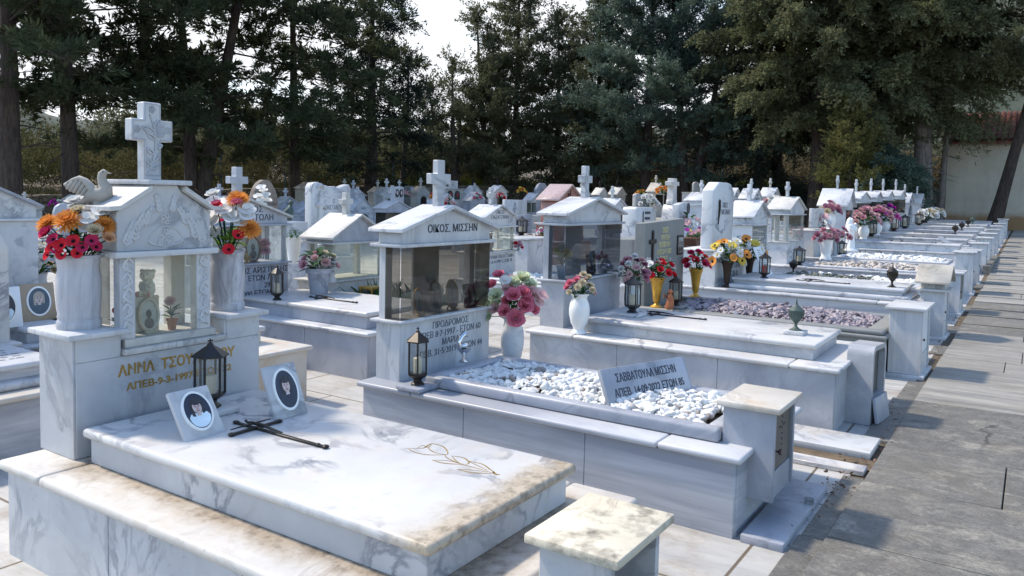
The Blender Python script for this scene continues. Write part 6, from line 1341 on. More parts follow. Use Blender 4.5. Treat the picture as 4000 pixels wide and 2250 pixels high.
for x, y, z, lb, fl, ks, hh in ((-3.5, 20.95, .60, 'white vase with dusty pink roses before the first identical shrine', 'dusty pink roses on long stems before the first identical shrine', [('rose', RS), ('rose', 'petal_palepink')], .55), (-3.5, 22.9, .60, 'white vase with bright pink roses before the second identical shrine', 'bright and pale pink roses before the second identical shrine', [('rose', 'petal_palepink'), ('carnation', 'petal_hotpink'), ('rose', RS)], .50), (-3.5, 24.3, .60, 'white vase with magenta blooms before the third identical shrine', 'magenta and hot pink blooms before the third identical shrine', [('carnation', 'petal_hotpink'), ('carnation', 'petal_magenta'), ('rose', 'petal_palepink')], .50)):
    vase(lb, (x, y, gz(y)+z-.05), P_URN(.33, .13), 'ceramic_white', 22, 0, VG); bouquet(fl, (x, y, gz(y)+z+.27), dome(17, .36, hh*.9, ks, .088, int(y), zlo=.15), 26, 'leaf_green', .14, .3, seed=int(y))
for y, lb in ((30.2, 'white silk flowers before the first small arched shrine'), (33.0, 'cream silk flowers before the last small arched shrine')): bouquet(lb, (-3.1, y, gz(y)+.75), dome(14, .32, .34, [('rose', W), ('lily', W), ('rose', 'petal_cream')], .11, int(y)), 20, 'leaf_silk', .14, .3, seed=int(y))
def madonna():
    l = Vector((-3.42, 18.85, gz(18.8)+.42)); t = thing('statue', 'slim white statue of a robed mother holding a child', 'statue', l); b = B()
    tube(b, [l, l+Vector((0, 0, .02)), l+Vector((0, 0, .12)), l+Vector((.01, 0, .35)), l+Vector((0, 0, .58)), l+Vector((0, 0, .70)), l+Vector((0, 0, .745)), l+Vector((0, 0, .775))], [.16, .16, .125, .10, .115, .105, .05, .04], 18)
    ell(b, l+Vector((.01, .0, .83)), (.055, .05, .07), 14, 10); tube(b, [l+Vector((-.02, 0, .91)), l+Vector((-.04, 0, .84)), l+Vector((-.05, 0, .70)), l+Vector((-.06, 0, .45))], [.03, .065, .09, .08], 12)
    for s in (-1, 1): tube(b, [l+Vector((0, s*.10, .69)), l+Vector((.06, s*.12, .56)), l+Vector((.13, s*.03+.06, .58))], [.04, .035, .025], 9)
    tube(b, [l+Vector((.10, .10, .52)), l+Vector((.10, .10, .60)), l+Vector((.10, .10, .68))], [.05, .055, .03], 10); ell(b, l+Vector((.10, .10, .73)), (.036, .035, .042), 10, 8)
    for k in range(9):
        a = k*.7; tube(b, [l+Vector((.13*math.cos(a), .13*math.sin(a), .02)), l+Vector((.10*math.cos(a+.1), .10*math.sin(a+.1), .33)), l+Vector((.10*math.cos(a+.25), .10*math.sin(a+.25), .56))], [.018, .013, .006], 6)
    bmesh.ops.scale(b, vec=(.8, .8, .8), space=Matrix.Translation(-l), verts=b.verts); part('robed_body', b, 'ceramic_white', t, ang=70); b = B(); lathe(b, [(.17, 0), (.18, .03), (.16, .06)], l-Vector((0, 0, .03)), 18); part('plinth', b, 'ceramic_white', t)
madonna()
b = B(); box(b, -.05, 0, -.24, .24, 0, .26, .004); bmesh.ops.transform(b, matrix=Matrix.Translation((-1.55, 20.2, gz(20.2)+.60)) @ Matrix.Rotation(-1.0, 4, 'Y'), verts=b.verts); solo('book_plaque', b, 'marble_speckled', 'small wedge shaped marble plaque on the veined tomb', 'plaque', (-1.6, 20.2, gz(20.2)+.6))
# ------------------------------------------------------------------ second row: beds near the camera
R2 = 'marble tombs of the second row'
tomb('tomb with rows of small incised text, left behind the carved shrine', -7.25, -4.78, 1.35, 2.62, 0, .40, .545, 'marble_streaked', 'marble_ledge', 'marble_white', ins=.12, xin0=-6.3, xin1=-4.98, step=.05, group=R2)
b = B(); rr = random.Random(3)
for i in range(9):
    x = -5.15-i*.075; y = 1.62
    while y < 2.36:
        l = rr.uniform(.02, .05); box(b, x-.012, x+.012, y, y+l, .5452, .5460, 0); y += l+rr.uniform(.008, .03)
part('incised_text', b, 'letter_grey', [o for o in bpy.data.objects if o.get('label', '').startswith('tomb with rows')][0])
tomb('blank bed strip behind the incised text slab', -7.25, -6.0, 2.70, 3.35, 0, .44, .56, 'marble_white', 'marble_white', 'marble_white', ins=.1, xin0=-7.1, xin1=-6.1, group=R2)
photo_plaque('white plaque with oval portrait of a man in a pale shirt, at the left edge', (-6.20, 2.72, .56), .25, .30, .18, 'plaque_white', ('photo_dark', 'hair_print', 'cloth_print'))
photo_plaque('tan plaque with oval portrait of a fair haired woman in a dark scarf', (-6.38, 3.05, .56), .25, .29, .18, 'plaque_tan', ('photo_blue', 'hair_print_fair', 'photo_blue'))
vase('lilac grey marble vase behind the tan portrait plaque', (-6.92, 3.26, .56), P_FLUTED(.32, .10), 'marble_bluegrey', 24, 0, VG)
bouquet('cream and peach roses in the lilac grey vase at the left', (-6.92, 3.26, .87), dome(20, .19, .30, [('rose', CM), ('rose', W), ('rose', 'petal_peach'), ('rose', W), ('rose', CM)], .052, 41), 60, 'leaf_green', .085, .24, seed=41)
shrine('shrine with arched opening at the left edge, its roof cut by the frame', -6.60, 2.42, 1.45, .4, 0, .80, 1.345, 1.46, 1.78, 0, 'marble_white', 'arch', 'marble_bluegrey', pw=1.45, low_base=None)
stele('rounded pale stele rising at the very left edge', -5.85, 1.95, 2.60, .50, 1.33, .12, 'marble_slab', [(0, 0), (1, 0), (1, .82), (.93, .93), (.8, 1), (.2, 1), (0, .9)], (1.95, 2.62, -6.0, -5.82, .3, .52))
tomb('low cream tomb whose corner shows right of the carved shrine', -7.2, -4.55, 2.95, 4.16, 0, .43, .56, 'marble_ledge', 'marble_ledge', 'marble_white', ins=.16, xin0=-6.8, xin1=-4.9, group=R2)
t, bed = tomb('tomb with a broad slab and crucifix behind the smoked glass shrine', -7.0, -4.62, 4.82, 6.02, 0, .42, .57, 'marble_bluegrey', 'marble_white', 'marble_slab', ins=.12, xin0=-6.45, xin1=-4.75, group=R2)
shrine('wide clear glass shrine holding an oval portrait, lettered gable', -6.45, 5.04, 1.0, .35, .42, .88, 1.27, 1.36, 1.525, 1.83, 'marble_bluegrey', 'glass', 'marble_weathered', pw=1.0, txt='ΟΙΚΟΣ\nΣΑΡΑΝΤΩΛΗ', tsize=.085, tmat='letter_black', cross_t=.08, glassm='glass_clear', backwall='half', ped_txt='ΣΑΡΑΝΤΩΛΗΣ ΑΡΙΣΤΕΙΔΗΣ\n   11·95   ΕΤΩΝ 75\nΕΛΛΗ            29\n 10·5·2000 ΕΤΩΝ', crossm='marble_bluegrey')
frame_in_case('brown oval frame with a smiling man in the clear glass shrine', (-6.52, 5.16, .882), .17, .25, 'wood_brown', True, .08)
b = B(); lathe(b, [(.03, 0), (.03, .005), (.012, .015), (.035, .04), (.04, .06), (.02, .075), (.015, .09), (.005, .1)], (-6.50, 5.06, .882), 14); solo('brass_censer', b, 'gold_letter', 'small brass censer beside the brown oval frame', 'censer', (-6.5, 5.06, .882))
bouquet('pink dahlia in the clear glass shrine', (-6.55, 5.30, .95), [('mum', 'petal_rose', .0, .0, .10, .085), ('mum', RS, .03, .02, .04, .06), ('lily', W, -.06, .0, .10, .04)], 6, 'leaf_silk', .05, .08, seed=42)
lantern('black hexagonal lantern on the slab with crucifix, behind the right wing vase', (-5.95, 4.98, .572), .335, .064, 'iron_black', None, rot=.2)
crucifix('black crucifix on the slab behind the smoked glass shrine', (-5.72, 5.32, .57), .62, 'iron_black', .13)
vase('grey urn planter beside the inscribed pedestal', (-6.0, 5.55, .57), P_POT(.26, .135), 'marble_bluegrey', 22, 0, VG)
bouquet('pale pink roses in the grey urn planter', (-6.0, 5.55, .83), dome(9, .18, .17, [('rose', 'petal_palepink'), ('rose', RS), ('rose', CM)], .05, 43), 50, 'leaf_silk', .11, .22, seed=43)
vase('white cone vase with dark foliage beyond the grey urn planter', (-6.9, 6.0, .80), [(.055, 0), (.055, .01), (.09, .27), (.095, .28)], 'ceramic_white', 18, 0, VG)
bouquet('dark green foliage in the white cone vase', (-6.9, 6.0, 1.07), [], 40, 'leaf_green', .05, .14, seed=44)
# broken-roofed shrine with the planter
shrine('open clear glass shrine with steep mottled roof above a small planting bed', -6.10, 6.22, .78, .42, 0, .675, 1.075, 1.155, 1.375, 1.60, 'marble_weathered', 'glass', 'marble_weathered', pw=.92, pdep=.46, cmat='marble_ledge', gmat='marble_bluegrey', posts=True, glassm='glass_dusty', crossm='marble_weathered', ov=.05, cross_t=.07)
b = B(); box(b, -6.56, -6.52, 5.72, 5.92, .68, 1.06, .006, 1); bmesh.ops.rotate(b, cent=(-6.1, 5.82, .68), matrix=Matrix.Rotation(R(4), 3, 'X'), verts=b.verts); bmesh.ops.translate(b, verts=b.verts, vec=(.3, .06, 0)); solo('loose_panel', b, 'marble_weathered', 'loose marble panel leaning at the open glass shrine', 'panel', (-6.2, 5.85, .68))
vase('ribbed white marble vase leaning on the open glass shrine', (-6.02, 5.70, .675), [(.075, 0), (.08, .01), (.08, .03), (.062, .05), (.062, .09), (.07, .11), (.066, .16), (.072, .19), (.066, .22), (.085, .235), (.088, .26)], 'marble_white', 20, 0, VG)
tomb('low planting bed overgrown with green shoots', -6.0, -4.7, 5.75, 6.75, 0, .34, .40, 'marble_ledge', 'marble_ledge', 'marble_ledge', kind='curb', ins=.06, xin0=-5.95, xin1=-4.76, group=R2)
def shoots(name, label, x0, x1, y0, y1, z, n, h, seed, mat='leaf_green'):
    g = np.random.default_rng(seed); P = np.stack([g.uniform(x0, x1, n), g.uniform(y0, y1, n), np.full(n, z)], 1); d = unit(np.concatenate([g.normal(size=(n, 2))*.35, np.ones((n, 1))], 1)); s = unit(np.cross(d, g.normal(size=(n, 3)))); l = h*(.4+.8*g.random((n, 1)))
    bend = np.concatenate([g.normal(size=(n, 2))*.25, np.zeros((n, 1))], 1)*l
    V = np.stack([P-s*.008, P+s*.008, P+d*l*.6+s*.008+bend*.3, P+d*l+bend], 1); tag(quads(name, V, mat), label, 'plants', None, 'stuff')
shoots('bed_plants', 'green shoots growing in the low planting bed', -5.9, -4.85, 5.9, 6.65, .36, 420, .30, 5)
t = thing('grave_lantern', 'rusty square gold edged lantern among the green shoots', 'lantern', (-5.75, 6.05, .37), 'grave lanterns')
b = B()
for x in (-5.83, -5.67):
    for y in (5.97, 6.13): box(b, x-.008, x+.008, y-.008, y+.008, .37, .60, 0)
box(b, -5.845, -5.655, 5.955, 6.145, .601, .63, .004); box(b, -5.84, -5.66, 5.96, 6.14, .355, .369, .002); part('frame', b, 'gold_letter', t)
b = B(); box(b, -5.826, -5.674, 5.974, 6.126, .371, .599, 0); part('glass_panes', b, 'glass_smoked', t)
# shrine with cream glass, lettered pedestal
shrine('clear glass shrine with dark metal jug inside, lettered gable and pedestal', -6.45, 9.44, .80, .34, 0, .80, 1.165, 1.315, 1.475, 1.72, 'marble_slab', 'glass', 'marble_white', pw=.86, txt='ΟΙΚΟΣ\nΠΑΖΑΤΖΑΝΗ', tsize=.075, tmat='letter_grey', glassm='glass_dusty', low_base=None, backwall='half', ped_txt='ΤΑΤΙΑΝΑ ΠΑΖΑΤΖΑΝΗ\n11-12-4-1997 ΕΤΩΝ 70', pdep=.42)
tomb('gravel bed tomb below the shrine with the metal jug', -6.9, -4.6, 8.9, 10.05, 0, .42, .46, 'marble_white', 'marble_white', 'marble_white', kind='curb', ins=.08, xin0=-6.42, xin1=-4.75, group=R2)
gravel('white_pebbles', 'white pebbles with dark ones below the shrine with the metal jug', -6.3, -4.9, 9.08, 9.88, .44, 520, .03, 'pebble_white', 26, .03)
b = B(); l = (-6.56, 9.36, .80); lathe(b, [(.04, 0), (.045, .01), (.02, .03), (.045, .08), (.05, .13), (.02, .19), (.022, .24), (.035, .26)], l, 16); tube(b, [(l[0], l[1]-.03, l[2]+.23), (l[0], l[1]-.09, l[2]+.22), (l[0], l[1]-.08, l[2]+.12), (l[0], l[1]-.045, l[2]+.08)], .008, 6); solo('metal_jug', b, 'bronze_dark', 'dark metal jug with curved handle inside the lettered glass shrine', 'jug', l)
bouquet('faded pink roses in the dark metal jug', (l[0], l[1], 1.06), [('rose', 'petal_palepink', -.08, .0, .08, .05), ('rose', 'petal_cream', .06, .0, .05, .04)], 4, 'leaf_silk', .04, .06, seed=46)
bouquet('small red bunch at the corner of the lettered pedestal', (-6.40, 9.84, .83), dome(6, .06, .10, [('carnation', 'petal_red'), ('carnation', 'petal_rose')], .04, 47), 10, 'leaf_green', .05, .08, seed=47)
# far side of the second row
stele('thick white stele with black text plaques and a black crucifix', -6.45, 14.1, 14.95, .80, 1.44, .30, 'marble_white', [(0, 0), (1, 0), (1, .93), (.96, 1), (.05, 1), (0, .94)], (14.0, 15.05, -6.85, -6.40, .2, .82))
s = bpy.data.objects[[o.name for o in bpy.data.objects if o.get('label', '').startswith('thick white stele')][0]]
for z, w_ in ((1.33, .26), (1.22, .24), (1.11, .14)):
    b = B(); box(b, -6.449, -6.44, 14.50, 14.50+w_, z-.025, z+.025, .001); part('text_plaque', b, 'letter_black', s)
b = B(); box(b, -6.449, -6.438, 14.40, 14.43, .86, 1.36, .002); box(b, -6.4485, -6.438, 14.32, 14.51, 1.10, 1.13, .002); tube(b, [(-6.432, 14.415, 1.16), (-6.43, 14.42, 1.05), (-6.432, 14.41, .95)], [.02, .025, .012], 7); part('crucifix', b, 'iron_black', s)
stele('curved grey white stele with a dark oval photo', -6.45, 16.3, 17.0, .80, 1.55, .16, 'marble_white', [(0, 0), (1, 0), (1, .95), (.75, 1), (.3, .985), (0, .93)], (16.2, 17.1, -6.8, -6.4, .25, .82), 'ΕΤΗ\nΑΠΕΒ\n1998', .10, 'letter_grey', tz=.45)
b = B(); prism(b, [(16.86+.09*math.cos(k), 1.42+.12*math.sin(k)) for k in np.linspace(0, 6.28, 25)[:-1]], 'x', -6.449, -6.435, .002); part('oval_photo', b, 'photo_dark', [o for o in bpy.data.objects if o.get('label', '').startswith('curved grey')][0])
shrine('niche shrine with rounded white roof left of the veined stele', -6.45, 18.2, .95, .4, gz(18), 1.10, 1.50, 1.62, 1.80, 2.08, 'marble_veined', 'niche', 'marble_white', low_base=1.8, roof_t=.035)
shrine('white shrine with lettered gable right of the veined stele', -6.45, 22.0, .90, .36, gz(22), 1.2, 1.63, 1.70, 1.965, 2.23, 'marble_veined', 'solid', 'marble_white', low_base=1.8, txt='ΟΙΚΟΣ\nΣΑΚΕΛΑΡΗ', tsize=.10, tmat='letter_grey')
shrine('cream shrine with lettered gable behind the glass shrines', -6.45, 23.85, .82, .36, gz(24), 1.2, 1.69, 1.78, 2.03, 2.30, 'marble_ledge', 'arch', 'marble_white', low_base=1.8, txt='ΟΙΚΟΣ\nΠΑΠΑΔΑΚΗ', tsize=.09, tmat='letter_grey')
bouquet('faded pink bunch between the two lettered shrines', (-6.2, 22.9, 1.55), dome(12, .3, .2, [('carnation', 'petal_palepink'), ('rose', W)], .10, 48), 14, 'leaf_silk', .1, .2, seed=48)
vase('white vase with lilac flowers behind the wooden planter', (-6.35, 16.55, .60), P_URN(.40, .17), 'plastic_white', 22, 0, VG); bouquet('lilac and white flowers behind the wooden planter', (-6.35, 16.55, 1.0), dome(14, .28, .26, [('lily', 'petal_palepink'), ('lily', W)], .09, 49), 34, 'leaf_green', .16, .3, seed=49)
def planter():
    l = (-5.9, 16.1, .70); t = thing('planter_box', 'dark brown wooden planter of small pink and yellow flowers', 'planter', (-5.9, 16.1, .55)); b = B()
    prism(b, [(15.62, .55), (16.58, .55), (16.72, .80), (15.48, .80)], 'x', -6.05, -5.75, .006); box(b, -6.08, -5.72, 15.45, 16.75, .80, .835, .006); part('trough', b, 'wood_brown', t)
    g = random.Random(4)
    lv = B(); base = fl_mesh('leaf')
    for k in range(60):
        p = Vector((g.uniform(-.12, .12), g.uniform(-.55, .55), .28)); d = Vector((g.uniform(-1, 1), g.uniform(-1, 1), 1.2)); n0 = len(lv.verts); lv.from_mesh(base); lv.verts.ensure_lookup_table(); bmesh.ops.transform(lv, matrix=Matrix.Translation(p) @ d.normalized().to_track_quat('Y', 'Z').to_matrix().to_4x4() @ Matrix.Scale(.12, 4), verts=lv.verts[n0:])
    part('leaves', lv, 'leaf_silk', t, local=True)
    for k in range(22): fl_obj('blossom', 'daisy', ('petal_rose', 'petal_yellow', 'petal_magenta', 'petal_palepink')[k % 4 if k > 12 else k % 3], t, (g.uniform(-.1, .12), g.uniform(-.5, .5), g.uniform(.34, .44)), (.5, -.5, .8), g.uniform(.04, .065))
planter()
lantern('brown lantern with a red candle behind the grey headstone', (-6.2, 15.35, .62), .42, .14, 'bronze_brown', None, candle='candle_red')
b = B(); box(b, -6.9, -4.9, 15.4, 17.0, 0, .55, .01); solo('plain_tomb', b, 'marble_bluegrey', 'plain box tomb carrying the wooden planter', 'tomb', (-5.9, 16.2, 0), R2)
b = B(); box(b, -6.9, -4.7, 13.9, 15.2, 0, .42, .01); solo('plain_tomb', b, 'marble_white', 'plain box tomb below the stele with black plaques', 'tomb', (-5.8, 14.5, 0), R2)
b = B(); box(b, -6.0, -5.5, 11.9, 13.1, 0, .93, .01); solo('grey_plinth', b, 'stone_grey', 'plain grey plinth behind the grey headstone', 'plinth', (-5.75, 12.5, 0))
# ------------------------------------------------------------------ third row and beyond
def red_shrine():
    t = thing('grave_shrine', 'red granite shrine with a pink roof and stepped base', 'grave shrine', (-9.35, 16.2, 0), SG); y0, y1 = 15.67, 16.77
    for k, (d, z0, z1) in enumerate(((.36, 0, .28), (.20, .28, .60), (.06, .60, 1.0))):
        b = B(); box(b, -9.62-d, -9.12+d, y0-d, y1+d, z0-.05*(k == 0), z1-.04, .003); part('base_step', b, 'granite_red', t); b = B(); box(b, -9.66-d, -9.08+d, y0-d-.04, y1+d+.04, z1-.04, z1, .012, 3); part('step_edge', b, 'granite_pink', t)
    b = B(); prism(b, [(y0, 1.0), (y1, 1.0), (y1, 1.56), (16.22, 1.86), (y0, 1.56)], 'x', -9.60, -9.12, .003); g = part('body', b, 'granite_red', t)
    b = B()
    for q in (-1, 1): prism(b, [(16.22+q*.0005, 1.875), (16.22+q*.66, 1.515), (16.22+q*.66, 1.555), (16.22+q*.0005, 1.915)], 'x', -9.68, -9.06, .004)
    part('roof', b, 'granite_pink', t)
    b = B(); box(b, -9.119, -9.108, 16.205, 16.235, 1.47, 1.78, .002); tube(b, [(-9.11, 16.12, 1.62), (-9.10, 16.09, 1.66), (-9.11, 16.13, 1.69), (-9.11, 16.17, 1.66)], .014, 6); part('cross_emblem', b, 'bronze_brown', g)
red_shrine()
def bgs(key, label, X, yc, w, dep, ze, zk, zx, mat, style='arch', rmat=None, txt=None, base=1.9, gl='glass_smoked', crossm=None, name='grave_shrine', hz=.58):
    g = gz(yc); return shrine(label, X, yc, w, dep, g, max(g+.5, ze-hz), ze-.13, ze, zk, zx, mat, style, rmat, low_base=base, txt=txt, tsize=.09, tmat='letter_grey', glassm=gl, crossm=crossm, pw=w+.02, ov=.05, cross_t=.06, name=name)
MW, MB_, MO, MT = 'marble_white', 'marble_bluegrey', 'marble_old', 'marble_weathered'
bgs('M1', 'small grey gabled shrine with tiny cross near the left wall', -24.5, 11.41, .78, .4, 1.04, 1.24, 1.42, MT, 'arch', MT)
bgs('M3', 'low grey gabled shrine partly hidden by the stone dove', -24.5, 12.83, .90, .4, 1.10, 1.36, 0, MT, 'arch', MO)
bgs('M5', 'bluish gabled shrine with cross in front of the leaf carved roof end', -15.5, 11.45, .95, .4, 1.24, 1.47, 1.74, MB_, 'arch', MB_)
bgs('M5b', 'shrine topped by a flared cross beside the bluish gable', -18.5, 12.6, .9, .4, 1.18, 1.40, 1.66, MB_, 'arch', MW)
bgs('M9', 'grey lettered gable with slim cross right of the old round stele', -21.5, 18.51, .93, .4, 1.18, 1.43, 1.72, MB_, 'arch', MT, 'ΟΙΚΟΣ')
bgs('M9b', 'pale roofed shrine with a narrow post cross behind the old round stele', -23.0, 19.0, .9, .4, 1.22, 1.46, 1.80, MT, 'arch', MW)
bgs('M10', 'dark roofed blue grey shrine with plain cross left of the double curved stele', -18.5, 16.81, .98, .42, 1.02, 1.32, 1.67, MB_, 'arch', MB_)
bgs('M12', 'old tan shrine with an iron cross behind the double curved stele', -24.5, 22.4, 1.0, .6, 1.78, 2.01, 2.25, MO, 'solid', MO, crossm='iron_black')
bgs('M14', 'emblem gabled shrine with dark arch right of the double curved stele', -18.5, 19.01, 1.02, .5, 1.09, 1.43, 1.80, MW, 'arch', MW, 'ΟΙΚΟΣ')
bgs('M15', 'white cross shrine just behind the emblem gabled shrine', -21.5, 21.77, .90, .4, 1.52, 1.77, 2.08, MB_, 'solid', MW)
bgs('M15b', 'far shrine whose grey cross stands beside a white cross', -24.5, 24.2, .8, .35, 1.66, 1.88, 2.19, MT, 'solid', MT)
bgs('M16', 'weathered shrine with brown roof under the black conifer', -24.5, 26.27, .85, .35, 1.67, 1.91, 2.20, MT, 'arch', MO)
bgs('M17', 'pale shrine with tall thin cross right of the brown roofed one', -21.5, 23.60, .75, .4, 1.58, 1.86, 2.20, MW, 'arch', MT)
bgs('M18', 'rough white roofed shrine with dark glass behind the carved shrine bouquet', -15.5, 17.36, 1.05, .46, 1.20, 1.40, 1.84, MB_, 'glass', MW)
bgs('M21', 'brown roofed shrine with cream cross left of the big white cross', -23.0, 27.49, .90, .40, 1.71, 1.97, 2.34, MT, 'arch', MO)
bgs('M23', 'lettered gable half hidden behind the big white cross', -15.5, 19.70, .92, .4, 1.34, 1.64, 1.93, MW, 'arch', MW, 'ΟΙΚΟΣ\nΦΩΤΙΟΥ')
bgs('M24', 'light roofed shrine with iron cross below the brown trunks', -21.5, 29.42, .90, .36, 1.79, 2.06, 2.36, MW, 'solid', MW, crossm='iron_black')
bgs('M25', 'grey marbled gable with arched door between red and white flowers', -18.5, 25.48, .98, .4, 1.42, 1.76, 2.09, MB_, 'arch', MB_)
bgs('M26', 'arched shrine with iron cross in front of the stone wall', -18.5, 27.07, .92, .35, 1.79, 2.05, 2.31, MT, 'arch', MW, crossm='iron_black')
bgs('M29', 'small glass shrine with cream interior left of the red granite roof', -18.5, 29.91, .88, .42, 1.48, 1.78, 0, MW, 'glass', MW, gl='glass_dusty')
bgs('M33', 'bright white gable with stub cross right of the red granite roof', -15.5, 28.79, .92, .4, 1.74, 2.02, 2.20, MW, 'solid', MW)
bgs('M34', 'grey gable with iron cross right of the second big cross', -15.5, 30.46, .84, .32, 1.78, 2.06, 2.35, MT, 'solid', MT, crossm='iron_black')
bgs('M35', 'dingy arched shrine with iron cross and dried orange flowers', -15.5, 32.18, .88, .4, 1.82, 2.12, 2.42, MO, 'arch', MT, crossm='iron_black')
bgs('M36', 'white gable with plain white cross behind the blue glass shrine roof', -9.5, 19.63, 1.10, .45, 1.34, 1.61, 1.94, MW, 'glass', MW)
bgs('M39', 'niche shrine with stained roof and orange flowers by the stone wall', -12.5, 29.47, .95, .36, 1.94, 2.27, 2.56, 'marble_ledge', 'niche', MO)
bgs('M45', 'lettered shrine with dark glass right behind the veined stele', -9.5, 29.75, .88, .4, 1.79, 2.11, 0, MW, 'glass', MW, 'ΟΙΚΟΣ\nΝΙΩΤΗ')
HS = 'upright slab headstones'
stele('small rounded bluish stele left of the stone dove', -15.5, 7.68, 8.02, .6, 1.28, .1, MB_, [(0, 0), (1, 0), (1, .8), (.85, .95), (.6, 1), (.3, .98), (.1, .9), (0, .75)], (7.4, 8.3, -15.9, -15.4, 0, .6))
a_ = [(0, 0), (1, 0), (1, .45)]+[(.5+.5*math.cos(k), .45+.55*math.sin(k)) for k in np.linspace(.2, math.pi-.2, 10)]+[(0, .45)]
s = stele('old dark round topped stele streaked with lichen', -12.5, 9.83, 10.50, .7, 1.82, .14, 'stone_ancient', a_, (9.5, 10.9, -12.9, -12.4, 0, .72), 'ΒΑΛΑΣ ΕΥΣΤΑΘΙΟΥ', .08, tz=.55, tw=.5)
b = B(); box(b, -12.44, -12.42, 9.93, 9.96, 1.05, 1.60, .002); box(b, -12.44, -12.42, 9.80, 10.09, 1.36, 1.39, .002); part('iron_cross', b, 'iron_black', s)
bouquet('white artificial orchids behind the big cross of the clear glass shrine', (-12.1, 9.75, 1.15), dome(12, .12, .5, [('lily', W)], .09, 51), 4, 'leaf_silk', .08, .1, seed=51)
s = stele('double curved book shaped stele with carved cross and names', -9.5, 8.62, 9.49, .55, 1.76, .16, MW, [(0, 0), (1, 0), (1, .93), (.95, .985), (.86, .97), (.70, .93), (.56, .95), (.44, .945), (.30, .965), (.16, 1), (.05, .985), (0, .93)], (8.5, 9.6, -9.9, -9.4, 0, .56), 'Ο\nΚΩΝΣΤΑΝΤΗΣ\n.....\nΕΥΓΕΝΙΑΝΝΙΔΟΥ', .10, 'letter_grey', tw=.55, tz=.72)
b = B(); relief(b, [(8.80, .9), (8.80, 1.62)], .05, x=-9.499); relief(b, [(8.70, 1.40), (8.90, 1.40)], .05, x=-9.499); relief(b, [(8.72, 1.66), (8.80, 1.71), (8.90, 1.64)], .03, x=-9.499); part('carved_cross', b, MW, s)
s = stele('white stele with two oval portraits and a small cross', -18.5, 20.45, 21.05, 1.0, 1.86, .1, MW, [(0, 0), (1, 0), (1, .97), (.6, 1), (.3, .98), (.1, .92), (0, .85)], (20.3, 21.2, -18.9, -18.4, .15, 1.0), 'ΦΩΤΙΟΥ ΜΑΡΙΑ\nΕΥΑΓΓΕΛΟΣ', .07, 'letter_grey', tz=.28, tw=.5)
for y in (20.66, 20.88):
    b = B(); prism(b, [(y+.09*math.cos(k), 1.62+.14*math.sin(k)) for k in np.linspace(0, 6.28, 25)[:-1]], 'x', -18.499, -18.47, .003); o = part('oval_portrait', b, 'photo_dark', s); b = B(); ell(b, (-18.468, y, 1.63), (.004, .045, .075), 10, 7); part('face', b, 'skin_print', o)
b = B(); cross_bm(b, -18.55, 20.85, 1.84, .24, .17, .04); part('cross', b, MW, s)
s = stele('dark grey stele with a small photo behind the orange flowers', -24.5, 27.5, 28.9, .9, 1.99, .12, 'stone_grey', [(0, 0), (1, 0), (1, .86), (.6, 1), (.2, .98), (0, .88)], None)
b = B(); box(b, -24.499, -24.48, 28.3, 28.5, 1.62, 1.92, .003); part('photo', b, 'photo_pale', s)
bouquet('orange and red flowers beside the dark grey stele', (-17.6, 21.6, 1.2), dome(10, .2, .4, [('rose', 'petal_orange'), ('carnation', 'petal_red')], .10, 52), 24, 'leaf_green', .14, .25, seed=52)
def twin_niche():
    t = thing('headstone', 'pale memorial with portrait panel above two small arched niches', 'headstone', (-20, 25.8, gz(25)), HS); b = B(); arcs = []
    box(b, -20.4, -20.05, 25.2, 26.5, gz(25)-.05, 1.84, .004); part('block', b, MT, t); b = B(); box(b, -20.44, -19.98, 25.15, 26.55, 1.8405, 1.875, .006); part('cornice', b, MW, t)
    for y in (25.62, 26.08):
        b = B(); prism(b, [(y-.17, 1.42), (y+.17, 1.42), (y+.17, 1.62)]+[(y+.17*math.cos(k), 1.62+.17*math.sin(k)) for k in np.linspace(.2, 2.94, 8)]+[(y-.17, 1.62)], 'x', -20.049, -20.02, .002); o = part('niche', b, 'cavity', t); b = B(); ell(b, (-20.0, y, 1.60), (.02, .06, .09), 9, 7); part('red_light', b, 'candle_red', o)
    b = B(); box(b, -20.2, -20.1, 25.3, 26.2, 1.876, 2.19, .006); p = part('panel', b, 'marble_slab', t); b = B(); prism(b, [(25.5+.07*math.cos(k), 2.04+.1*math.sin(k)) for k in np.linspace(0, 6.28, 25)[:-1]], 'x', -20.099, -20.08, .002); part('oval_portrait', b, 'photo_dark', p)
    text('ΧΡΗΣΤΟΣ\n1930\n2004', .07, (-20.099, 25.85, 2.08), 'letter_grey', p)
twin_niche()
stele('blank white round cornered stele left of the grey marbled gable', -21.0, 28.0, 29.1, .9, 1.80, .2, MW, [(0, 0), (1, 0), (1, .94), (.96, 1), (.08, 1), (0, .9)], None)
s = stele('broad streaked stele with two incised crosses in front of the wall', -12.5, 18.5, 19.7, .55, 1.50, .12, 'marble_drip', None, (18.3, 19.9, -13, -12.4, .1, .56))
for y in (18.72, 19.0):
    b = B(); relief(b, [(y, .95), (y, 1.42)], .05, x=-12.499); relief(b, [(y-.1, 1.25), (y+.1, 1.25)], .05, x=-12.499); part('carved_cross', b, MW, s)
t = stele('tilted pale blue name tablet in front of the broad streaked stele', -11.4, 17.4, 18.25, .60, 1.12, .06, 'marble_bluegrey', [(.04, 0), (.96, .02), (1, 1), (0, .96)], (17.2, 18.4, -11.8, -11.2, 0, .60), 'ΙΩΑΝΝΗΣ\nΕΤΩΝ 70', .12, 'letter_grey', tz=.6)
lantern('dark lantern before the pale blue name tablet', (-10.7, 16.6, .62), .5, .15, 'iron_black', None); lantern('white edged lantern with portrait beside the pale blue tablet', (-10.6, 17.9, .62), .45, .12, 'bronze_brown', None)
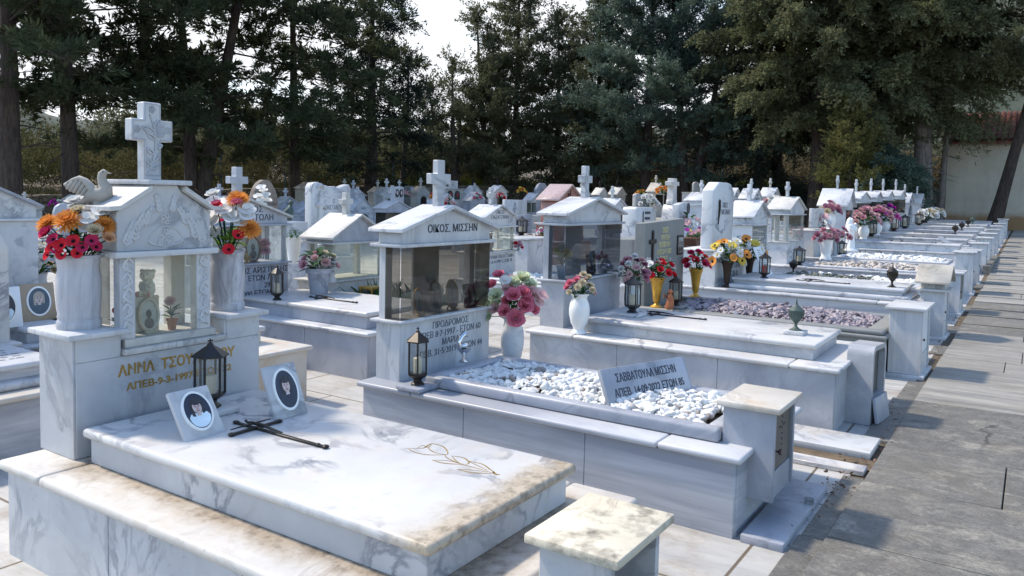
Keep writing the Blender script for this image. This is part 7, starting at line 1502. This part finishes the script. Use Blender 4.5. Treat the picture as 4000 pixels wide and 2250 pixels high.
b = B(); box(b, -12.6, -9.9, 16.2, 18.6, .0, .50, .012, 2); box(b, -12.7, -9.8, 16.1, 18.7, .50, .55, .02, 3); solo('plain_tomb', b, MB_, 'wide gravel topped tomb between the jug shrine and the red granite shrine', 'tomb', (-11.2, 17.4, 0), 'marble tombs of the third row')
gravel('grey_gravel', 'black and white gravel before the pale blue name tablet', -11.1, -9.95, 16.3, 18.5, .55, 420, .05, 'pebble_brown', 27, .03)
b = B(); box(b, -8.9, -8.3, 13.1, 14.0, 0, .74, .01); box(b, -8.95, -8.25, 13.05, 14.05, .741, .78, .01); solo('ossuary_box', b, MW, 'plain white box at the back between the jug shrine and the red granite steps', 'ossuary box', (-8.6, 13.5, 0), BX)
stele('pale pointed stele left of the red granite roof', -18.5, 29.85, 30.95, .9, 2.22, .14, 'marble_bluegrey', [(0, 0), (1, 0), (1, .66), (.72, .97), (.62, 1), (.35, 1), (.22, .96), (0, .78)], None, 'ΟΙΚΟΣ\nΧΑΤΖΗΡΗ', .14, 'letter_grey', tz=.72)
stele('grey stele with a wavy top behind white roses', -11.0, 24.0, 25.1, .9, 1.79, .12, 'marble_weathered', [(0, 0), (1, 0), (1, .98), (.85, .97), (.6, .90), (.35, .96), (.2, 1), (.05, .98), (0, .93)], (23.6, 25.4, -11.4, -10.9, .2, 1.35))
bouquet('white roses in front of the wavy topped stele', (-10.7, 24.3, 1.36), dome(14, .34, .42, [('rose', W), ('rose', W)], .10, 53), 26, 'leaf_green', .15, .3, seed=53)
def standing_cross():
    t = thing('memorial_cross', 'tall free standing marble cross on a waisted pedestal', 'cross', (-9.5, 23.45, gz(23)), HS); b = B(); g = gz(23)
    prism(b, [(23.1, g), (23.85, g), (23.75, 1.2), (23.62, 1.45), (23.3, 1.45), (23.2, 1.25)], 'x', -9.75, -9.3, .01); part('pedestal', b, 'marble_slab', t)
    b = B(); prism(b, [(23.28, 1.451), (23.66, 1.451), (23.66, 1.55), (23.62, 1.62), (23.60, 2.04), (23.80, 2.04), (23.80, 2.17), (23.60, 2.17), (23.60, 2.27), (23.36, 2.27), (23.36, 2.17), (23.16, 2.17), (23.16, 2.04), (23.36, 2.04), (23.33, 1.62), (23.28, 1.55)], 'x', -9.66, -9.44, .01); part('cross', b, 'marble_slab', t)
standing_cross()
stele('thin grey pointed stele on a tall box by the wall', -12.5, 33.2, 34.5, 1.96, 2.42, .08, 'marble_weathered', [(0, 0), (1, 0), (1, .78), (.25, 1), (.1, .95), (0, .8)], (32.9, 34.9, -12.9, -12.3, .4, 1.95), 'ΟΙΚΟΣ\nΜΗΤΣΟΥ', .12, 'letter_grey')
for i, (x, y, z, ks, lb, r_) in enumerate(((-23.9, 11.9, 1.02, [('carnation', 'petal_magenta'), ('carnation', 'petal_magenta'), ('rose', W)], 'magenta and white flowers before the small grey gabled shrine', .10), (-17.9, 24.6, 1.45, [('rose', W), ('rose', 'petal_pink')], 'white and pink flowers left of the grey marbled gable', .11), (-18.0, 26.25, 1.5, [('rose', 'petal_red'), ('rose', 'petal_palepink')], 'red and pale flowers right of the grey marbled gable', .11), (-14.9, 19.0, 1.3, [('carnation', 'petal_palepink'), ('carnation', 'petal_red'), ('lily', W)], 'coral flowers in front of the rough white roofed shrine', .10), (-12.1, 28.7, 1.85, [('rose', 'petal_orange'), ('rose', 'petal_orange')], 'orange roses on the niche shrine with stained roof', .12), (-14.9, 32.9, 1.75, [('rose', 'petal_orange'), ('carnation', 'petal_yellow')], 'dried orange flowers at the dingy arched shrine', .12), (-17.0, 20.8, 1.35, [('rose', 'petal_orange'), ('lily', W), ('rose', W)], 'white and orange flowers between the lettered gable and the big cross', .11), (-20.3, 23.2, 1.5, [('carnation', 'petal_palepink')], 'faded pink flowers in a white pot before the thin cross shrine', .10), (-18.1, 28.0, 1.75, [('rose', 'petal_orange'), ('rose', 'petal_yellow')], 'orange flowers on the arched shrine with iron cross', .1), (-9.0, 14.8, .78, [('carnation', 'petal_hotpink'), ('rose', W)], 'pink and white flowers left of the red granite steps', .07), (-5.2, 12.5, 1.0, [('carnation', W), ('lily', W), ('carnation', 'petal_pink')], 'white and pink blooms between the blue glass shrine and the grey headstone', .06))):
    bouquet(lb, (x, y, z), dome(10, r_*1.8, r_*2.0, ks, r_*.72, 60+i), 16, 'leaf_green', r_*1.3, r_*2.2, seed=60+i)
# statuette with a green bird behind the clear glass shrine
b = B(); l = Vector((-8.2, 7.05, 1.22)); tube(b, [l, l+Vector((0, .0, .06)), l+Vector((0, .01, .13)), l+Vector((0, .03, .20))], [.035, .05, .055, .02], 10); ell(b, l+Vector((0, .035, .23)), (.032, .034, .034), 10, 8); tube(b, [l+Vector((0, -.02, .14)), l+Vector((0, -.09, .09)), l+Vector((0, -.13, .02))], [.03, .022, .006], 8); solo('bird_figurine', b, 'verdigris', 'green glazed bird figurine behind the clear glass shrine roof', 'figurine', l)
b = B(); box(b, -8.35, -8.05, 6.85, 7.25, 0, 1.2, .01); solo('marble_pillar', b, MW, 'slim white marble pillar under the green bird', 'pillar', (-8.2, 7.05, 0))
# loose things and litter along the gutter
def leaves_litter():
    g = np.random.default_rng(9); n = 170; P = []
    for _ in range(n):
        c = [(-.80, 6.2), (-.85, 4.6), (-.78, 5.4), (-.80, 9.5), (-.85, 12.5)][g.integers(5)]; P.append((c[0]+g.normal()*.06, c[1]+g.normal()*.5, .022))
    P = np.array(P); P = P[P[:, 0] < -.74]; D = g.normal(size=(len(P), 3)); D[:, 2] = np.abs(D[:, 2])*.3; V = sprays(P, D, (.02+.02*g.random(len(P))), .5, 2, .022, g); V[..., 2] = np.maximum(V[..., 2], .014); tag(quads('leaf_litter', V, 'wood_brown'), 'dry brown leaves caught along the path gutter', 'leaves', None, 'stuff')
leaves_litter()
b = B(); box(b, -1.21, -.76, 4.93, 5.06, .005, .035, .004); solo('loose_slab', b, 'marble_slab', 'narrow loose marble strip in the gap of the paving', 'slab', (-1, 5.0, 0))
b = B(); box(b, -1.9, -.745, 5.063, 5.268, -.02, .0085, 0); o = part('soil_gap', b, 'soil'); o['kind'] = 'structure'
b = B(); box(b, -2.2, -.78, 5.27, 5.66, .006, .052, .006, 2); solo('paving_slab', b, 'marble_slab', 'raised white paving slab in front of the third tomb', 'slab', (-1.5, 5.45, 0))

# nothing in an old yard stands quite straight
rj = random.Random(12)
for o in list(bpy.data.objects):
    if o.parent is None and o.get('category') in ('grave shrine', 'ossuary box', 'headstone', 'lantern', 'vase') and (o.location.x < -9 or o.location.y > 7.5 or o.get('category') in ('lantern',)):
        o.rotation_euler = (R(rj.uniform(-.5, .5)), R(rj.uniform(-.5, .5)), R(rj.uniform(-2.2, 2.2)))
